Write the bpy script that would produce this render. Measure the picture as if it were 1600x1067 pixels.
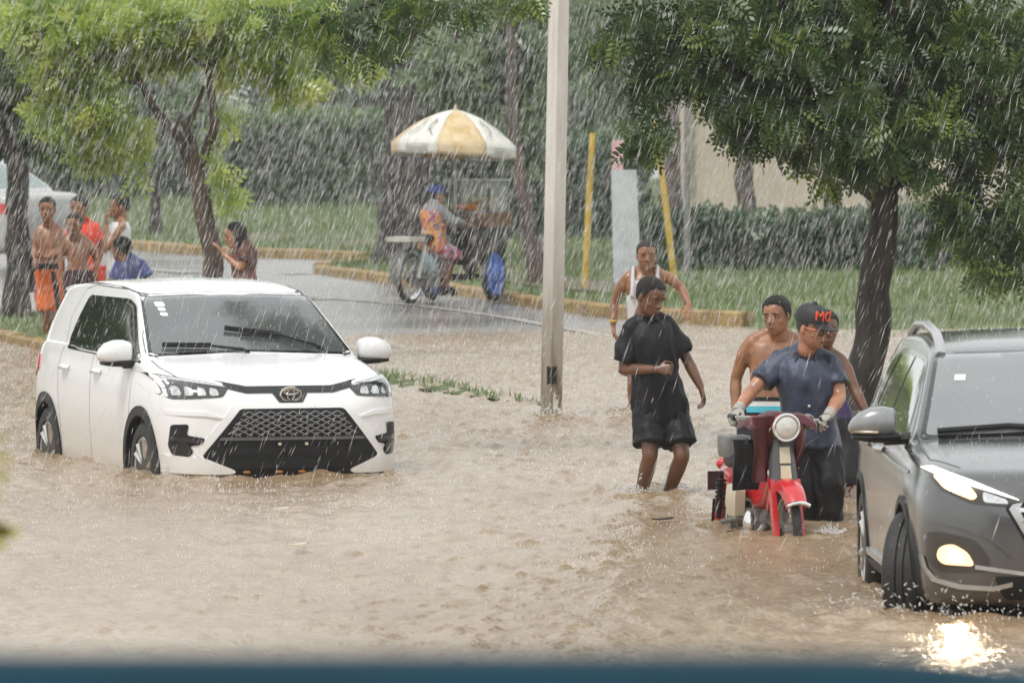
import bpy, bmesh, math, random
import numpy as np
from mathutils import Vector, Matrix, noise as mnoise
from mathutils.bvhtree import BVHTree

for o in list(bpy.data.objects):
    bpy.data.objects.remove(o, do_unlink=True)
SC = bpy.context.scene
COL = SC.collection
R = math.radians

# ------------------------------------------------------------------ camera
F_PX = 14000.0            # focal length in pixels of the 1600 px wide photograph
CAM_H = 3.2               # metres above the flood water
Y_HOR = 40.0              # image row of the horizon
PITCH = math.atan((533.5 - Y_HOR) / F_PX)
cam_data = bpy.data.cameras.new('camera')
cam_data.sensor_width = 36.0
cam_data.lens = 36.0 * F_PX / 1600.0
cam_data.clip_start = 0.5
cam_data.clip_end = 3000.0
cam = bpy.data.objects.new('camera', cam_data)
COL.objects.link(cam)
cam.location = (0, 0, CAM_H)
cam.rotation_euler = (math.pi / 2 - PITCH, 0, 0)
cam_data.dof.use_dof = True
cam_data.dof.focus_distance = 61.5
cam_data.dof.aperture_fstop = 8.0
SC.camera = cam

# ------------------------------------------------------------------ sky, sun, exposure
SUN_EL, SUN_ROT = R(58), R(215)
world = bpy.data.worlds.new('World')
SC.world = world
world.use_nodes = True
wn = world.node_tree
wn.nodes.clear()
w_out = wn.nodes.new('ShaderNodeOutputWorld')
w_bg = wn.nodes.new('ShaderNodeBackground')
w_sky = wn.nodes.new('ShaderNodeTexSky')
w_sky.sky_type = 'NISHITA'
w_sky.sun_disc = False
w_sky.sun_elevation = SUN_EL
w_sky.sun_rotation = SUN_ROT
w_sky.air_density = 1.0
w_sky.dust_density = 5.0
w_sky.ozone_density = 1.0
w_mix = wn.nodes.new('ShaderNodeMix')          # an even grey rain cloud over the clear sky
w_mix.data_type = 'RGBA'
w_mix.inputs['Factor'].default_value = 0.88
w_mix.inputs['B'].default_value = (7.7, 7.85, 7.78, 1)
wn.links.new(w_sky.outputs['Color'], w_mix.inputs['A'])
wn.links.new(w_mix.outputs['Result'], w_bg.inputs['Color'])
w_bg.inputs['Strength'].default_value = 0.11
wn.links.new(w_bg.outputs['Background'], w_out.inputs['Surface'])

sun_data = bpy.data.lights.new('sun', 'SUN')
sun_data.energy = 1.4
sun_data.angle = R(14)
sun_data.color = (1.0, 0.97, 0.92)
sun = bpy.data.objects.new('sun', sun_data)
COL.objects.link(sun)
_sd = Vector((math.sin(SUN_ROT) * math.cos(SUN_EL), math.cos(SUN_ROT) * math.cos(SUN_EL), math.sin(SUN_EL)))
sun.rotation_euler = (-_sd).to_track_quat('-Z', 'Y').to_euler()
sun.location = (0, 40, 60)

SC.view_settings.view_transform = 'Standard'
SC.view_settings.look = 'None'
SC.view_settings.gamma = 1.0
SC.view_settings.use_curve_mapping = False
SC.view_settings.exposure = 0.52
SC.cycles.use_denoising = True
SC.cycles.max_bounces = 6
SC.cycles.diffuse_bounces = 3
SC.cycles.glossy_bounces = 3
SC.cycles.transmission_bounces = 4
SC.cycles.transparent_max_bounces = 16
SC.cycles.volume_bounces = 0
SC.cycles.caustics_reflective = False
SC.cycles.caustics_refractive = False

# ------------------------------------------------------------------ pixel <-> place
_cp, _sp = math.cos(PITCH), math.sin(PITCH)
def ray(px, py):
    u = (px - 800.0) / F_PX
    v = (533.5 - py) / F_PX
    return Vector((u, _cp + v * _sp, -_sp + v * _cp))
def G(px, py, z=0.0):
    """the point of height z seen at a pixel"""
    r = ray(px, py)
    k = (z - CAM_H) / r.z
    return Vector((r.x * k, r.y * k, z))
def A(px, py, d):
    """the point at depth d seen at a pixel"""
    r = ray(px, py)
    k = d / r.y
    return Vector((r.x * k, d, CAM_H + r.z * k))
def S(d):
    return F_PX / d

# ------------------------------------------------------------------ materials
MATS = {}
def nmat(name):
    m = bpy.data.materials.new(name)
    m.use_nodes = True
    nt = m.node_tree
    b = nt.nodes['Principled BSDF']
    return m, nt, b
def pmat(name, col, rough=0.5, metal=0.0, spec=0.5, coat=0.0, var=0.12, scale=6.0, bump=0.0, bscale=60.0,
         col2=None, emit=None, estr=0.0, trans=0.0, coords='Object', detail=4.0, stretch=None, rvar=0.0):
    """a principled material whose colour wanders a little with noise"""
    if name in MATS:
        return MATS[name]
    m, nt, b = nmat(name)
    L = nt.links
    tc = nt.nodes.new('ShaderNodeTexCoord')
    src = tc.outputs[coords]
    if stretch:
        mp = nt.nodes.new('ShaderNodeMapping')
        mp.inputs['Scale'].default_value = stretch
        L.new(src, mp.inputs['Vector'])
        src = mp.outputs['Vector']
    nz = nt.nodes.new('ShaderNodeTexNoise')
    nz.inputs['Scale'].default_value = scale
    nz.inputs['Detail'].default_value = detail
    nz.inputs['Roughness'].default_value = 0.6
    L.new(src, nz.inputs['Vector'])
    rp = nt.nodes.new('ShaderNodeValToRGB')
    c1 = tuple(max(0, c * (1 - var)) for c in col)
    c2 = col2 if col2 else tuple(min(1, c * (1 + var)) for c in col)
    rp.color_ramp.elements[0].position = 0.34
    rp.color_ramp.elements[1].position = 0.66
    rp.color_ramp.elements[0].color = (*c1, 1)
    rp.color_ramp.elements[1].color = (*c2, 1)
    L.new(nz.outputs['Fac'], rp.inputs['Fac'])
    L.new(rp.outputs['Color'], b.inputs['Base Color'])
    b.inputs['Roughness'].default_value = rough
    if rvar:
        mr = nt.nodes.new('ShaderNodeMapRange')
        mr.inputs['To Min'].default_value = max(0, rough - rvar)
        mr.inputs['To Max'].default_value = min(1, rough + rvar)
        L.new(nz.outputs['Fac'], mr.inputs['Value'])
        L.new(mr.outputs['Result'], b.inputs['Roughness'])
    b.inputs['Metallic'].default_value = metal
    b.inputs['Specular IOR Level'].default_value = spec
    b.inputs['Coat Weight'].default_value = coat
    b.inputs['Coat Roughness'].default_value = 0.05
    b.inputs['Transmission Weight'].default_value = trans
    if emit:
        b.inputs['Emission Color'].default_value = (*emit, 1)
        b.inputs['Emission Strength'].default_value = estr
    if bump:
        n2 = nt.nodes.new('ShaderNodeTexNoise')
        n2.inputs['Scale'].default_value = bscale
        n2.inputs['Detail'].default_value = 3.0
        L.new(src, n2.inputs['Vector'])
        bp = nt.nodes.new('ShaderNodeBump')
        bp.inputs['Strength'].default_value = bump
        bp.inputs['Distance'].default_value = 0.02
        L.new(n2.outputs['Fac'], bp.inputs['Height'])
        L.new(bp.outputs['Normal'], b.inputs['Normal'])
    MATS[name] = m
    return m
def glass_mat(name, tint, rough=0.05, alpha=0.35):
    """tinted car glass: mostly mirror-like, a little see-through"""
    if name in MATS:
        return MATS[name]
    m, nt, b = nmat(name)
    b.inputs['Base Color'].default_value = (*tint, 1)
    b.inputs['Roughness'].default_value = rough
    b.inputs['IOR'].default_value = 1.5
    b.inputs['Specular IOR Level'].default_value = 0.6
    b.inputs['Alpha'].default_value = alpha
    b.inputs['Coat Weight'].default_value = 1.0
    b.inputs['Coat Roughness'].default_value = 0.02
    nz = nt.nodes.new('ShaderNodeTexNoise')
    nz.inputs['Scale'].default_value = 90.0
    tc = nt.nodes.new('ShaderNodeTexCoord')
    nt.links.new(tc.outputs['Object'], nz.inputs['Vector'])
    bp = nt.nodes.new('ShaderNodeBump')
    bp.inputs['Strength'].default_value = 0.06
    bp.inputs['Distance'].default_value = 0.01
    nt.links.new(nz.outputs['Fac'], bp.inputs['Height'])
    nt.links.new(bp.outputs['Normal'], b.inputs['Normal'])
    MATS[name] = m
    return m
def leaf_mat(name, dark, mid, light, transl=0.45):
    """leaf surface: colour by a per-leaf random value, lets light through"""
    if name in MATS:
        return MATS[name]
    m = bpy.data.materials.new(name)
    m.use_nodes = True
    nt = m.node_tree
    nt.nodes.clear()
    L = nt.links
    out = nt.nodes.new('ShaderNodeOutputMaterial')
    at = nt.nodes.new('ShaderNodeAttribute')
    at.attribute_name = 'rnd'
    rp = nt.nodes.new('ShaderNodeValToRGB')
    rp.color_ramp.elements[0].color = (*dark, 1)
    rp.color_ramp.elements[1].color = (*light, 1)
    e = rp.color_ramp.elements.new(0.55)
    e.color = (*mid, 1)
    L.new(at.outputs['Fac'], rp.inputs['Fac'])
    d = nt.nodes.new('ShaderNodeBsdfDiffuse')
    t = nt.nodes.new('ShaderNodeBsdfTranslucent')
    g = nt.nodes.new('ShaderNodeBsdfGlossy')
    g.inputs['Roughness'].default_value = 0.35
    g.inputs['Color'].default_value = (0.8, 0.8, 0.8, 1)
    L.new(rp.outputs['Color'], d.inputs['Color'])
    L.new(rp.outputs['Color'], t.inputs['Color'])
    m1 = nt.nodes.new('ShaderNodeMixShader')
    m1.inputs['Fac'].default_value = transl
    L.new(d.outputs[0], m1.inputs[1])
    L.new(t.outputs[0], m1.inputs[2])
    m2 = nt.nodes.new('ShaderNodeMixShader')
    m2.inputs['Fac'].default_value = 0.06
    L.new(m1.outputs[0], m2.inputs[1])
    L.new(g.outputs[0], m2.inputs[2])
    L.new(m2.outputs[0], out.inputs['Surface'])
    MATS[name] = m
    return m

# ------------------------------------------------------------------ objects and mesh helpers
def tag(o, label=None, cat=None, group=None, kind=None):
    if label: o['label'] = label
    if cat: o['category'] = cat
    if group: o['group'] = group
    if kind: o['kind'] = kind
    return o
def empty(name, loc=(0, 0, 0), rz=0.0, label=None, cat=None, group=None):
    o = bpy.data.objects.new(name, None)
    o.empty_display_size = 0.2
    COL.objects.link(o)
    o.location = loc
    o.rotation_euler = (0, 0, rz)
    return tag(o, label, cat, group)
def link(name, me, mat=None, parent=None, smooth=True, angle=None):
    o = bpy.data.objects.new(name, me)
    COL.objects.link(o)
    if mat is not None:
        me.materials.clear()
        for m in (mat if isinstance(mat, (list, tuple)) else [mat]):
            me.materials.append(m)
    if parent is not None:
        o.parent = parent
    if smooth:
        me.polygons.foreach_set('use_smooth', [True] * len(me.polygons))
        if angle is not None:
            me.set_sharp_from_angle(angle=R(angle))
    return o

class MB:
    """collects geometry for one mesh"""
    def __init__(s):
        s.v = []; s.f = []
    def add(s, vs, fs):
        n = len(s.v)
        s.v.extend(tuple(p) for p in vs)
        s.f.extend(tuple(i + n for i in f) for f in fs)
        return s
    def box(s, c, size, M=None, top=1.0):
        x, y, z = size[0] / 2, size[1] / 2, size[2] / 2
        vs = [Vector((sx * x * (top if sz > 0 else 1), sy * y * (top if sz > 0 else 1), sz * z)) for sz in (-1, 1) for sx, sy in ((-1, -1), (1, -1), (1, 1), (-1, 1))]
        if M is not None:
            vs = [M @ p for p in vs]
        c = Vector(c)
        return s.add([p + c for p in vs], [(3, 2, 1, 0), (4, 5, 6, 7), (0, 1, 5, 4), (1, 2, 6, 5), (2, 3, 7, 6), (3, 0, 4, 7)])
    def rings(s, rings, cap=True, closed=False):
        n = len(rings[0]); m = len(rings)
        vs = [p for r in rings for p in r]
        fs = []
        for i in range(m if closed else m - 1):
            a = i * n; b = ((i + 1) % m) * n
            for j in range(n):
                k = (j + 1) % n
                fs.append((a + j, a + k, b + k, b + j))
        if cap and not closed:
            fs.append(tuple(reversed(range(n))))
            fs.append(tuple(range((m - 1) * n, m * n)))
        return s.add(vs, fs)
    def tube(s, pts, rad, n=8, cap=True, flat=1.0, up=None):
        """tapered tube along points; rad a number or one per point; flat squashes one side"""
        pts = [Vector(p) for p in pts]
        if not isinstance(rad, (list, tuple)):
            rad = [rad] * len(pts)
        rings = []
        ref = None
        for i, p in enumerate(pts):
            if i == 0: t = pts[1] - pts[0]
            elif i == len(pts) - 1: t = pts[-1] - pts[-2]
            else: t = (pts[i + 1] - pts[i]).normalized() + (pts[i] - pts[i - 1]).normalized()
            if t.length < 1e-9: t = Vector((0, 0, 1))
            t.normalize()
            if ref is None:
                ref = Vector(up) if up else (Vector((0, 0, 1)) if abs(t.z) < 0.9 else Vector((1, 0, 0)))
            a = t.cross(ref)
            if a.length < 1e-6: a = t.orthogonal()
            a.normalize()
            b = a.cross(t).normalized()
            ref = b
            r = rad[i]
            rings.append([p + a * (r * math.cos(q)) + b * (r * flat * math.sin(q)) for q in (2 * math.pi * k / n for k in range(n))])
        return s.rings(rings, cap)
    def ell(s, c, r, M=None, nu=12, nv=8):
        if not isinstance(r, (list, tuple)): r = (r, r, r)
        c = Vector(c)
        rings = []
        for i in range(1, nv):
            th = math.pi * i / nv
            rings.append([Vector((r[0] * math.sin(th) * math.cos(q), r[1] * math.sin(th) * math.sin(q), -r[2] * math.cos(th))) for q in (2 * math.pi * k / nu for k in range(nu))])
        vs = [p for rg in rings for p in rg] + [Vector((0, 0, -r[2])), Vector((0, 0, r[2]))]
        fs = []
        for i in range(nv - 2):
            for j in range(nu):
                k = (j + 1) % nu
                fs.append((i * nu + j, i * nu + k, (i + 1) * nu + k, (i + 1) * nu + j))
        b, t = (nv - 1) * nu, (nv - 1) * nu + 1
        for j in range(nu):
            k = (j + 1) % nu
            fs.append((b, k, j))
            fs.append((t, (nv - 2) * nu + j, (nv - 2) * nu + k))
        if M is not None: vs = [M @ p for p in vs]
        return s.add([p + c for p in vs], fs)
    def lathe(s, prof, n=24, M=None, c=(0, 0, 0)):
        """profile of (radius, height) turned about z"""
        c = Vector(c)
        rings = [[Vector((r * math.cos(q), r * math.sin(q), z)) for q in (2 * math.pi * k / n for k in range(n))] for r, z in prof]
        rings = [[(M @ p if M is not None else p) + c for p in rg] for rg in rings]
        return s.rings(rings, True)
    def torus(s, c, R1, r, M=None, n=28, m=8, a0=0.0, a1=None):
        c = Vector(c); rings = []
        full = a1 is None
        k_n = n if full else n + 1
        for i in range(k_n):
            q = a0 + (2 * math.pi if full else (a1 - a0)) * i / n
            rings.append([Vector(((R1 + r * math.cos(w)) * math.cos(q), (R1 + r * math.cos(w)) * math.sin(q), r * math.sin(w))) for w in (2 * math.pi * j / m for j in range(m))])
        rings = [[(M @ p if M is not None else p) + c for p in rg] for rg in rings]
        return s.rings(rings, not full, closed=full)
    def prism(s, poly, depth, M=None, c=(0, 0, 0)):
        """polygon in xy pushed along z by depth"""
        c = Vector(c)
        a = [Vector((x, y, 0)) for x, y in poly]; b = [Vector((x, y, depth)) for x, y in poly]
        vs = [(M @ p if M is not None else p) + c for p in a + b]
        n = len(poly)
        fs = [tuple(reversed(range(n))), tuple(range(n, 2 * n))]
        fs += [(i, (i + 1) % n, n + (i + 1) % n, n + i) for i in range(n)]
        return s.add(vs, fs)
    def mesh(s, name='mesh', fix=True):
        me = bpy.data.meshes.new(name)
        me.from_pydata(s.v, [], s.f)
        if fix:
            bm = bmesh.new(); bm.from_mesh(me)
            bmesh.ops.recalc_face_normals(bm, faces=bm.faces)
            bm.to_mesh(me); bm.free()
        me.update()
        return me
    def build(s, name, mat, parent=None, smooth=True, angle=40):
        return link(name, s.mesh(name), mat, parent, smooth, angle)

def np_mesh(name, V, Fq, rnd=None):
    """mesh from numpy arrays of vertices and equal-sized faces; rnd is one value per vertex"""
    me = bpy.data.meshes.new(name)
    V = np.asarray(V, dtype=np.float32); Fq = np.asarray(Fq, dtype=np.int32)
    k = Fq.shape[1]
    me.vertices.add(len(V)); me.vertices.foreach_set('co', V.ravel())
    me.loops.add(Fq.size); me.loops.foreach_set('vertex_index', Fq.ravel())
    me.polygons.add(len(Fq))
    me.polygons.foreach_set('loop_start', np.arange(0, Fq.size, k, dtype=np.int32))
    if rnd is not None:
        a = me.attributes.new('rnd', 'FLOAT', 'POINT')
        a.data.foreach_set('value', np.asarray(rnd, dtype=np.float32))
    me.update(calc_edges=True)
    return me
def remesh(mb, voxel, smooth=2, name='mesh'):
    """fuse overlapping closed pieces into one continuous skin"""
    me = mb.mesh(name)
    o = bpy.data.objects.new('tmp', me)
    COL.objects.link(o)
    m = o.modifiers.new('r', 'REMESH'); m.mode = 'VOXEL'; m.voxel_size = voxel; m.adaptivity = 0.0
    if smooth:
        k = o.modifiers.new('s', 'SMOOTH'); k.factor = 0.5; k.iterations = smooth
    dg = bpy.context.evaluated_depsgraph_get()
    out = bpy.data.meshes.new_from_object(o.evaluated_get(dg), depsgraph=dg)
    bpy.data.objects.remove(o, do_unlink=True)
    bpy.data.meshes.remove(me)
    return out
def displace(me, fn):
    """move every vertex along its normal by fn(co)"""
    n = len(me.vertices)
    co = np.empty(n * 3, np.float32); me.vertices.foreach_get('co', co); co = co.reshape(-1, 3)
    no = np.array([tuple(v.normal) for v in me.vertices], np.float32)
    d = np.array([fn(Vector(c)) for c in co], np.float32)
    co += no * d[:, None]
    me.vertices.foreach_set('co', co.ravel()); me.update()
def join_meshes(ms, name):
    bm = bmesh.new()
    for m in ms:
        bm.from_mesh(m)
    out = bpy.data.meshes.new(name)
    bm.to_mesh(out); bm.free()
    for m in ms: bpy.data.meshes.remove(m)
    return out
def vnoise(x, y, seed=0):
    """smooth 2-D value noise on numpy arrays"""
    rs = np.random.RandomState(seed)
    tab = rs.rand(256, 256).astype(np.float32)
    xi = np.floor(x).astype(int); yi = np.floor(y).astype(int)
    fx = x - xi; fy = y - yi
    fx = fx * fx * (3 - 2 * fx); fy = fy * fy * (3 - 2 * fy)
    a = tab[xi % 256, yi % 256]; b = tab[(xi + 1) % 256, yi % 256]
    c = tab[xi % 256, (yi + 1) % 256]; d = tab[(xi + 1) % 256, (yi + 1) % 256]
    return (a * (1 - fx) + b * fx) * (1 - fy) + (c * (1 - fx) + d * fx) * fy
random.seed(7)
RNG = np.random.RandomState(11)
# ================================================================== SETTING
ROAD_Z = -0.33
def sstep(a, b, x):
    t = np.clip((x - a) / (b - a), 0, 1)
    return t * t * (3 - 2 * t)
def road_z(x, y):
    x = np.asarray(x, dtype=float); y = np.asarray(y, dtype=float)
    e = y - 1.0 * np.clip(x, 0, 12)
    return ROAD_Z + 0.33 * sstep(80, 93.0, e) + 0.045 * sstep(92, 101, e) + 0.02 * sstep(100, 130, e)
def grid(name, xs, ys, zf, mat, parent=None):
    X, Y = np.meshgrid(xs, ys)
    Z = zf(X, Y)
    V = np.stack([X, Y, Z], -1).reshape(-1, 3)
    nx, ny = len(xs), len(ys)
    i = np.arange(ny - 1)[:, None] * nx + np.arange(nx - 1)[None, :]
    Fq = np.stack([i, i + 1, i + nx + 1, i + nx], -1).reshape(-1, 4)
    return link(name, np_mesh(name, V, Fq), mat, parent, True)

# ---- ground and road
m_earth = pmat('wet_earth', (0.16, 0.12, 0.085), 0.8, var=0.3, scale=0.8)
g = MB(); g.add([(-190, -8, -0.40), (190, -8, -0.40), (190, 300, -0.40), (-190, 300, -0.40)], [(0, 1, 2, 3)])
tag(g.build('ground', m_earth, smooth=False), kind='structure')

def asphalt():
    m, nt, b = nmat('wet_asphalt')
    L = nt.links
    tc = nt.nodes.new('ShaderNodeTexCoord')
    n1 = nt.nodes.new('ShaderNodeTexNoise'); n1.inputs['Scale'].default_value = 0.45; n1.inputs['Detail'].default_value = 6
    n2 = nt.nodes.new('ShaderNodeTexNoise'); n2.inputs['Scale'].default_value = 40; n2.inputs['Detail'].default_value = 3
    L.new(tc.outputs['Object'], n1.inputs['Vector']); L.new(tc.outputs['Object'], n2.inputs['Vector'])
    rp = nt.nodes.new('ShaderNodeValToRGB')
    rp.color_ramp.elements[0].color = (0.125, 0.120, 0.112, 1); rp.color_ramp.elements[0].position = 0.35
    rp.color_ramp.elements[1].color = (0.22, 0.21, 0.195, 1); rp.color_ramp.elements[1].position = 0.7
    L.new(n1.outputs['Fac'], rp.inputs['Fac']); L.new(rp.outputs['Color'], b.inputs['Base Color'])
    mr = nt.nodes.new('ShaderNodeMapRange'); mr.inputs['To Min'].default_value = 0.14; mr.inputs['To Max'].default_value = 0.38
    L.new(n1.outputs['Fac'], mr.inputs['Value']); L.new(mr.outputs['Result'], b.inputs['Roughness'])
    bp = nt.nodes.new('ShaderNodeBump'); bp.inputs['Strength'].default_value = 0.35; bp.inputs['Distance'].default_value = 0.01
    L.new(n2.outputs['Fac'], bp.inputs['Height']); L.new(bp.outputs['Normal'], b.inputs['Normal'])
    return m
m_asphalt = asphalt()
road = grid('road', np.concatenate([np.linspace(-60, -13, 12), np.linspace(-12, 14, 53), np.linspace(15, 60, 10)]),
            np.concatenate([np.linspace(-6, 72, 14), np.linspace(74, 140, 133), np.linspace(145, 200, 10)]),
            lambda X, Y: road_z(X, Y) + 0.012 * (vnoise(X * 0.7, Y * 0.25, 3) - 0.5) * (Y > 76), m_asphalt)
tag(road, kind='structure')

# ---- flood water
def water_mat():
    m, nt, b = nmat('muddy_water')
    L = nt.links
    tc = nt.nodes.new('ShaderNodeTexCoord')
    mp = nt.nodes.new('ShaderNodeMapping'); mp.inputs['Scale'].default_value = (0.55, 0.12, 1)
    L.new(tc.outputs['Object'], mp.inputs['Vector'])
    n1 = nt.nodes.new('ShaderNodeTexNoise'); n1.inputs['Scale'].default_value = 1.0; n1.inputs['Detail'].default_value = 7; n1.inputs['Roughness'].default_value = 0.65
    L.new(mp.outputs['Vector'], n1.inputs['Vector'])
    rp = nt.nodes.new('ShaderNodeValToRGB')
    rp.color_ramp.elements[0].color = (0.245, 0.162, 0.088, 1); rp.color_ramp.elements[0].position = 0.30
    rp.color_ramp.elements[1].color = (0.37, 0.285, 0.192, 1); rp.color_ramp.elements[1].position = 0.70
    L.new(n1.outputs['Fac'], rp.inputs['Fac'])
    # small drifting silt streaks
    mp2 = nt.nodes.new('ShaderNodeMapping'); mp2.inputs['Scale'].default_value = (9.0, 1.6, 1)
    L.new(tc.outputs['Object'], mp2.inputs['Vector'])
    n2 = nt.nodes.new('ShaderNodeTexNoise'); n2.inputs['Scale'].default_value = 1.0; n2.inputs['Detail'].default_value = 6
    L.new(mp2.outputs['Vector'], n2.inputs['Vector'])
    r2 = nt.nodes.new('ShaderNodeValToRGB')
    r2.color_ramp.elements[0].position = 0.50; r2.color_ramp.elements[0].color = (0, 0, 0, 1)
    r2.color_ramp.elements[1].position = 0.78; r2.color_ramp.elements[1].color = (0.75, 0.75, 0.75, 1)
    L.new(n2.outputs['Fac'], r2.inputs['Fac'])
    mx = nt.nodes.new('ShaderNodeMix'); mx.data_type = 'RGBA'
    L.new(r2.outputs['Color'], mx.inputs['Factor']); L.new(rp.outputs['Color'], mx.inputs['A'])
    mx.inputs['B'].default_value = (0.17, 0.098, 0.046, 1)
    L.new(mx.outputs['Result'], b.inputs['Base Color'])
    b.inputs['Roughness'].default_value = 0.21
    b.inputs['IOR'].default_value = 1.33
    b.inputs['Specular IOR Level'].default_value = 0.4
    mp3 = nt.nodes.new('ShaderNodeMapping'); mp3.inputs['Scale'].default_value = (30, 8, 30)
    L.new(tc.outputs['Object'], mp3.inputs['Vector'])
    n3 = nt.nodes.new('ShaderNodeTexNoise'); n3.inputs['Scale'].default_value = 1.0; n3.inputs['Detail'].default_value = 4
    L.new(mp3.outputs['Vector'], n3.inputs['Vector'])
    bp = nt.nodes.new('ShaderNodeBump'); bp.inputs['Strength'].default_value = 0.9; bp.inputs['Distance'].default_value = 0.016
    L.new(n3.outputs['Fac'], bp.inputs['Height']); L.new(bp.outputs['Normal'], b.inputs['Normal'])
    return m
m_water = water_mat()
_rg = lambda px, py, *q: (G(px, py).x, G(px, py).y) + q
RINGS = [_rg(998, 772, 0.030, 0.26, 0.5), _rg(1046, 768, 0.032, 0.26, 0.5), _rg(990, 652, 0.03, 0.3, 0.6), _rg(1230, 838, 0.028, 0.24, 0.5), _rg(1120, 822, 0.022, 0.24, 0.4), _rg(1297, 830, 0.028, 0.26, 0.45),
         _rg(1400, 955, 0.035, 0.34, 0.8), _rg(1500, 975, 0.03, 0.4, 1.0), _rg(860, 650, 0.016, 0.2, 0.4), _rg(228, 746, 0.018, 0.24, 0.5), _rg(610, 745, 0.018, 0.28, 0.6), _rg(450, 748, 0.016, 0.3, 0.8), _rg(80, 726, 0.016, 0.24, 0.45), _rg(1340, 908, 0.02, 0.26, 0.5)]
def wave(X, Y):
    h = 0.014 * (vnoise(X * 2.1, Y * 0.8, 5) - 0.5) + 0.016 * (vnoise(X * 5.5, Y * 2.2, 6) - 0.5)
    k = 1 + 0.7 * sstep(56, 70, Y)
    h += 0.024 * k * (vnoise(X * 12, Y * 5.0, 7) - 0.5)
    # rain-hit pocks: sharper, sparse
    p = vnoise(X * 22, Y * 6.5, 8)
    h += 0.020 * k * np.clip(p - 0.70, 0, 1) / 0.28
    # rings and bow waves round whatever stands or moves in the water
    for cx, cy, am, lam, ra in RINGS:
        r = np.sqrt((X - cx) ** 2 + ((Y - cy) * 0.8) ** 2)
        h += am * np.exp(-(r / ra) ** 2) * np.cos(2 * math.pi * r / lam)
    return h * (1 - 0.6 * sstep(82, 93, Y))
WX0, WX1, WY0, WY1 = -7.6, 7.6, 40.0, 100.0
water = grid('flood_water', np.arange(WX0, WX1 + 0.01, 0.045), np.arange(WY0, WY1 + 0.01, 0.11), wave, m_water)
tag(water, kind='structure')
ow = MB()
for x0, x1, y0, y1 in ((-60, WX0, -6, 100), (WX1, 60, -6, 100), (WX0, WX1, -6, WY0)):
    ow.add([(x0, y0, 0), (x1, y0, 0), (x1, y1, 0), (x0, y1, 0)], [(0, 1, 2, 3)])
tag(ow.build('flood_water', m_water, smooth=False), kind='structure')

# ---- paint and kerbs
m_line = pmat('worn_white_paint', (0.30, 0.285, 0.26), 0.5, var=0.4, scale=9)
def ribbon(name, pts, half, mat, dz=0.006):
    """a painted strip laid on the road"""
    out = MB(); L = []; Rr = []
    P = []
    for a, b in zip(pts[:-1], pts[1:]):
        for k in range(12):
            P.append(a.lerp(b, k / 12))
    P.append(pts[-1])
    for i, p in enumerate(P):
        t = (P[min(i + 1, len(P) - 1)] - P[max(i - 1, 0)]); t.z = 0; t.normalize()
        n = Vector((-t.y, t.x, 0)) * half
        for q, lst in ((p + n, L), (p - n, Rr)):
            lst.append((q.x, q.y, float(road_z(q.x, q.y)) + dz + 0.004))
    n = len(P)
    out.add(L + Rr, [(i, i + 1, n + i + 1, n + i) for i in range(n - 1)])
    return out.build(name, mat, smooth=False)
zf = 0.03
tag(ribbon('lane_line', [G(300, 455, zf), G(480, 466, zf), G(660, 481, zf), G(800, 498, zf), G(960, 522, zf)], 0.07, m_line), kind='structure')
tag(ribbon('lane_line', [G(470, 470, zf), G(527, 470, zf)], 0.22, m_line), kind='structure')
tag(ribbon('lane_line', [G(230, 424, zf), G(300, 430, zf)], 0.2, m_line), kind='structure')
tag(ribbon('lane_line', [G(448, 431, zf), G(475, 432, zf)], 0.2, m_line), kind='structure')

m_kerb = pmat('yellow_kerb_paint', (0.26, 0.17, 0.06), 0.6, var=0.35, scale=5, col2=(0.38, 0.25, 0.08), bump=0.3, bscale=25)
m_grass_ground = pmat('grass_ground', (0.07, 0.11, 0.03), 0.9, var=0.4, scale=1.3, col2=(0.13, 0.16, 0.055), bump=0.6, bscale=12)
def kerb(name, pts, top, base, width, mat, seg=1.0, label=None):
    """kerb built stone by stone along a line"""
    root = empty(name)
    tag(root, kind='structure')
    k = 0
    for a, b in zip(pts[:-1], pts[1:]):
        n = max(1, int((b - a).length / seg))
        for i in range(n):
            p, q = a.lerp(b, i / n), a.lerp(b, (i + 1) / n - 0.012)
            t = (q - p).normalized(); nn = Vector((-t.y, t.x, 0)) * width / 2
            z1 = top(p) if callable(top) else top
            z2 = top(q) if callable(top) else top
            dz = random.uniform(-0.008, 0.008)
            c = 0.025
            sec = lambda r, z: [r + nn + Vector((0, 0, base)), r + nn + Vector((0, 0, z - c)), r + nn * (1 - 2 * c / width) + Vector((0, 0, z)),
                                r - nn * (1 - 2 * c / width) + Vector((0, 0, z)), r - nn + Vector((0, 0, z - c)), r - nn + Vector((0, 0, base))]
            p0, q0 = Vector((p.x, p.y, 0)), Vector((q.x, q.y, 0))
            MB().rings([sec(p0, z1 + dz), sec(q0, z2 + dz)]).build('kerb_stone', mat, root, smooth=False)
            k += 1
    return root
K2 = [(-420, 356), (-150, 366), (60, 374), (215, 382), (300, 389), (400, 394), (500, 397), (575, 400)]
NOSE = [(590, 404), (560, 410), (515, 414), (500, 418)]
K1 = [(500, 418), (540, 424), (620, 434), (700, 447), (770, 458), (840, 470), (930, 480), (1040, 488), (1170, 493)]
kz = 0.06
k2p = [G(x, y + 8, kz) for x, y in K2]
nosep = [G(x, y + 8, kz) for x, y in NOSE]
k1p = [G(x, y + 8, kz) for x, y in K1]
kerb('kerb', k2p, 0.19, -0.05, 0.18, m_kerb, 1.4)
kerb('kerb', nosep, 0.18, -0.05, 0.18, m_kerb, 1.0)
kerb('kerb', k1p, 0.165, -0.05, 0.18, m_kerb, 0.8)

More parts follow.
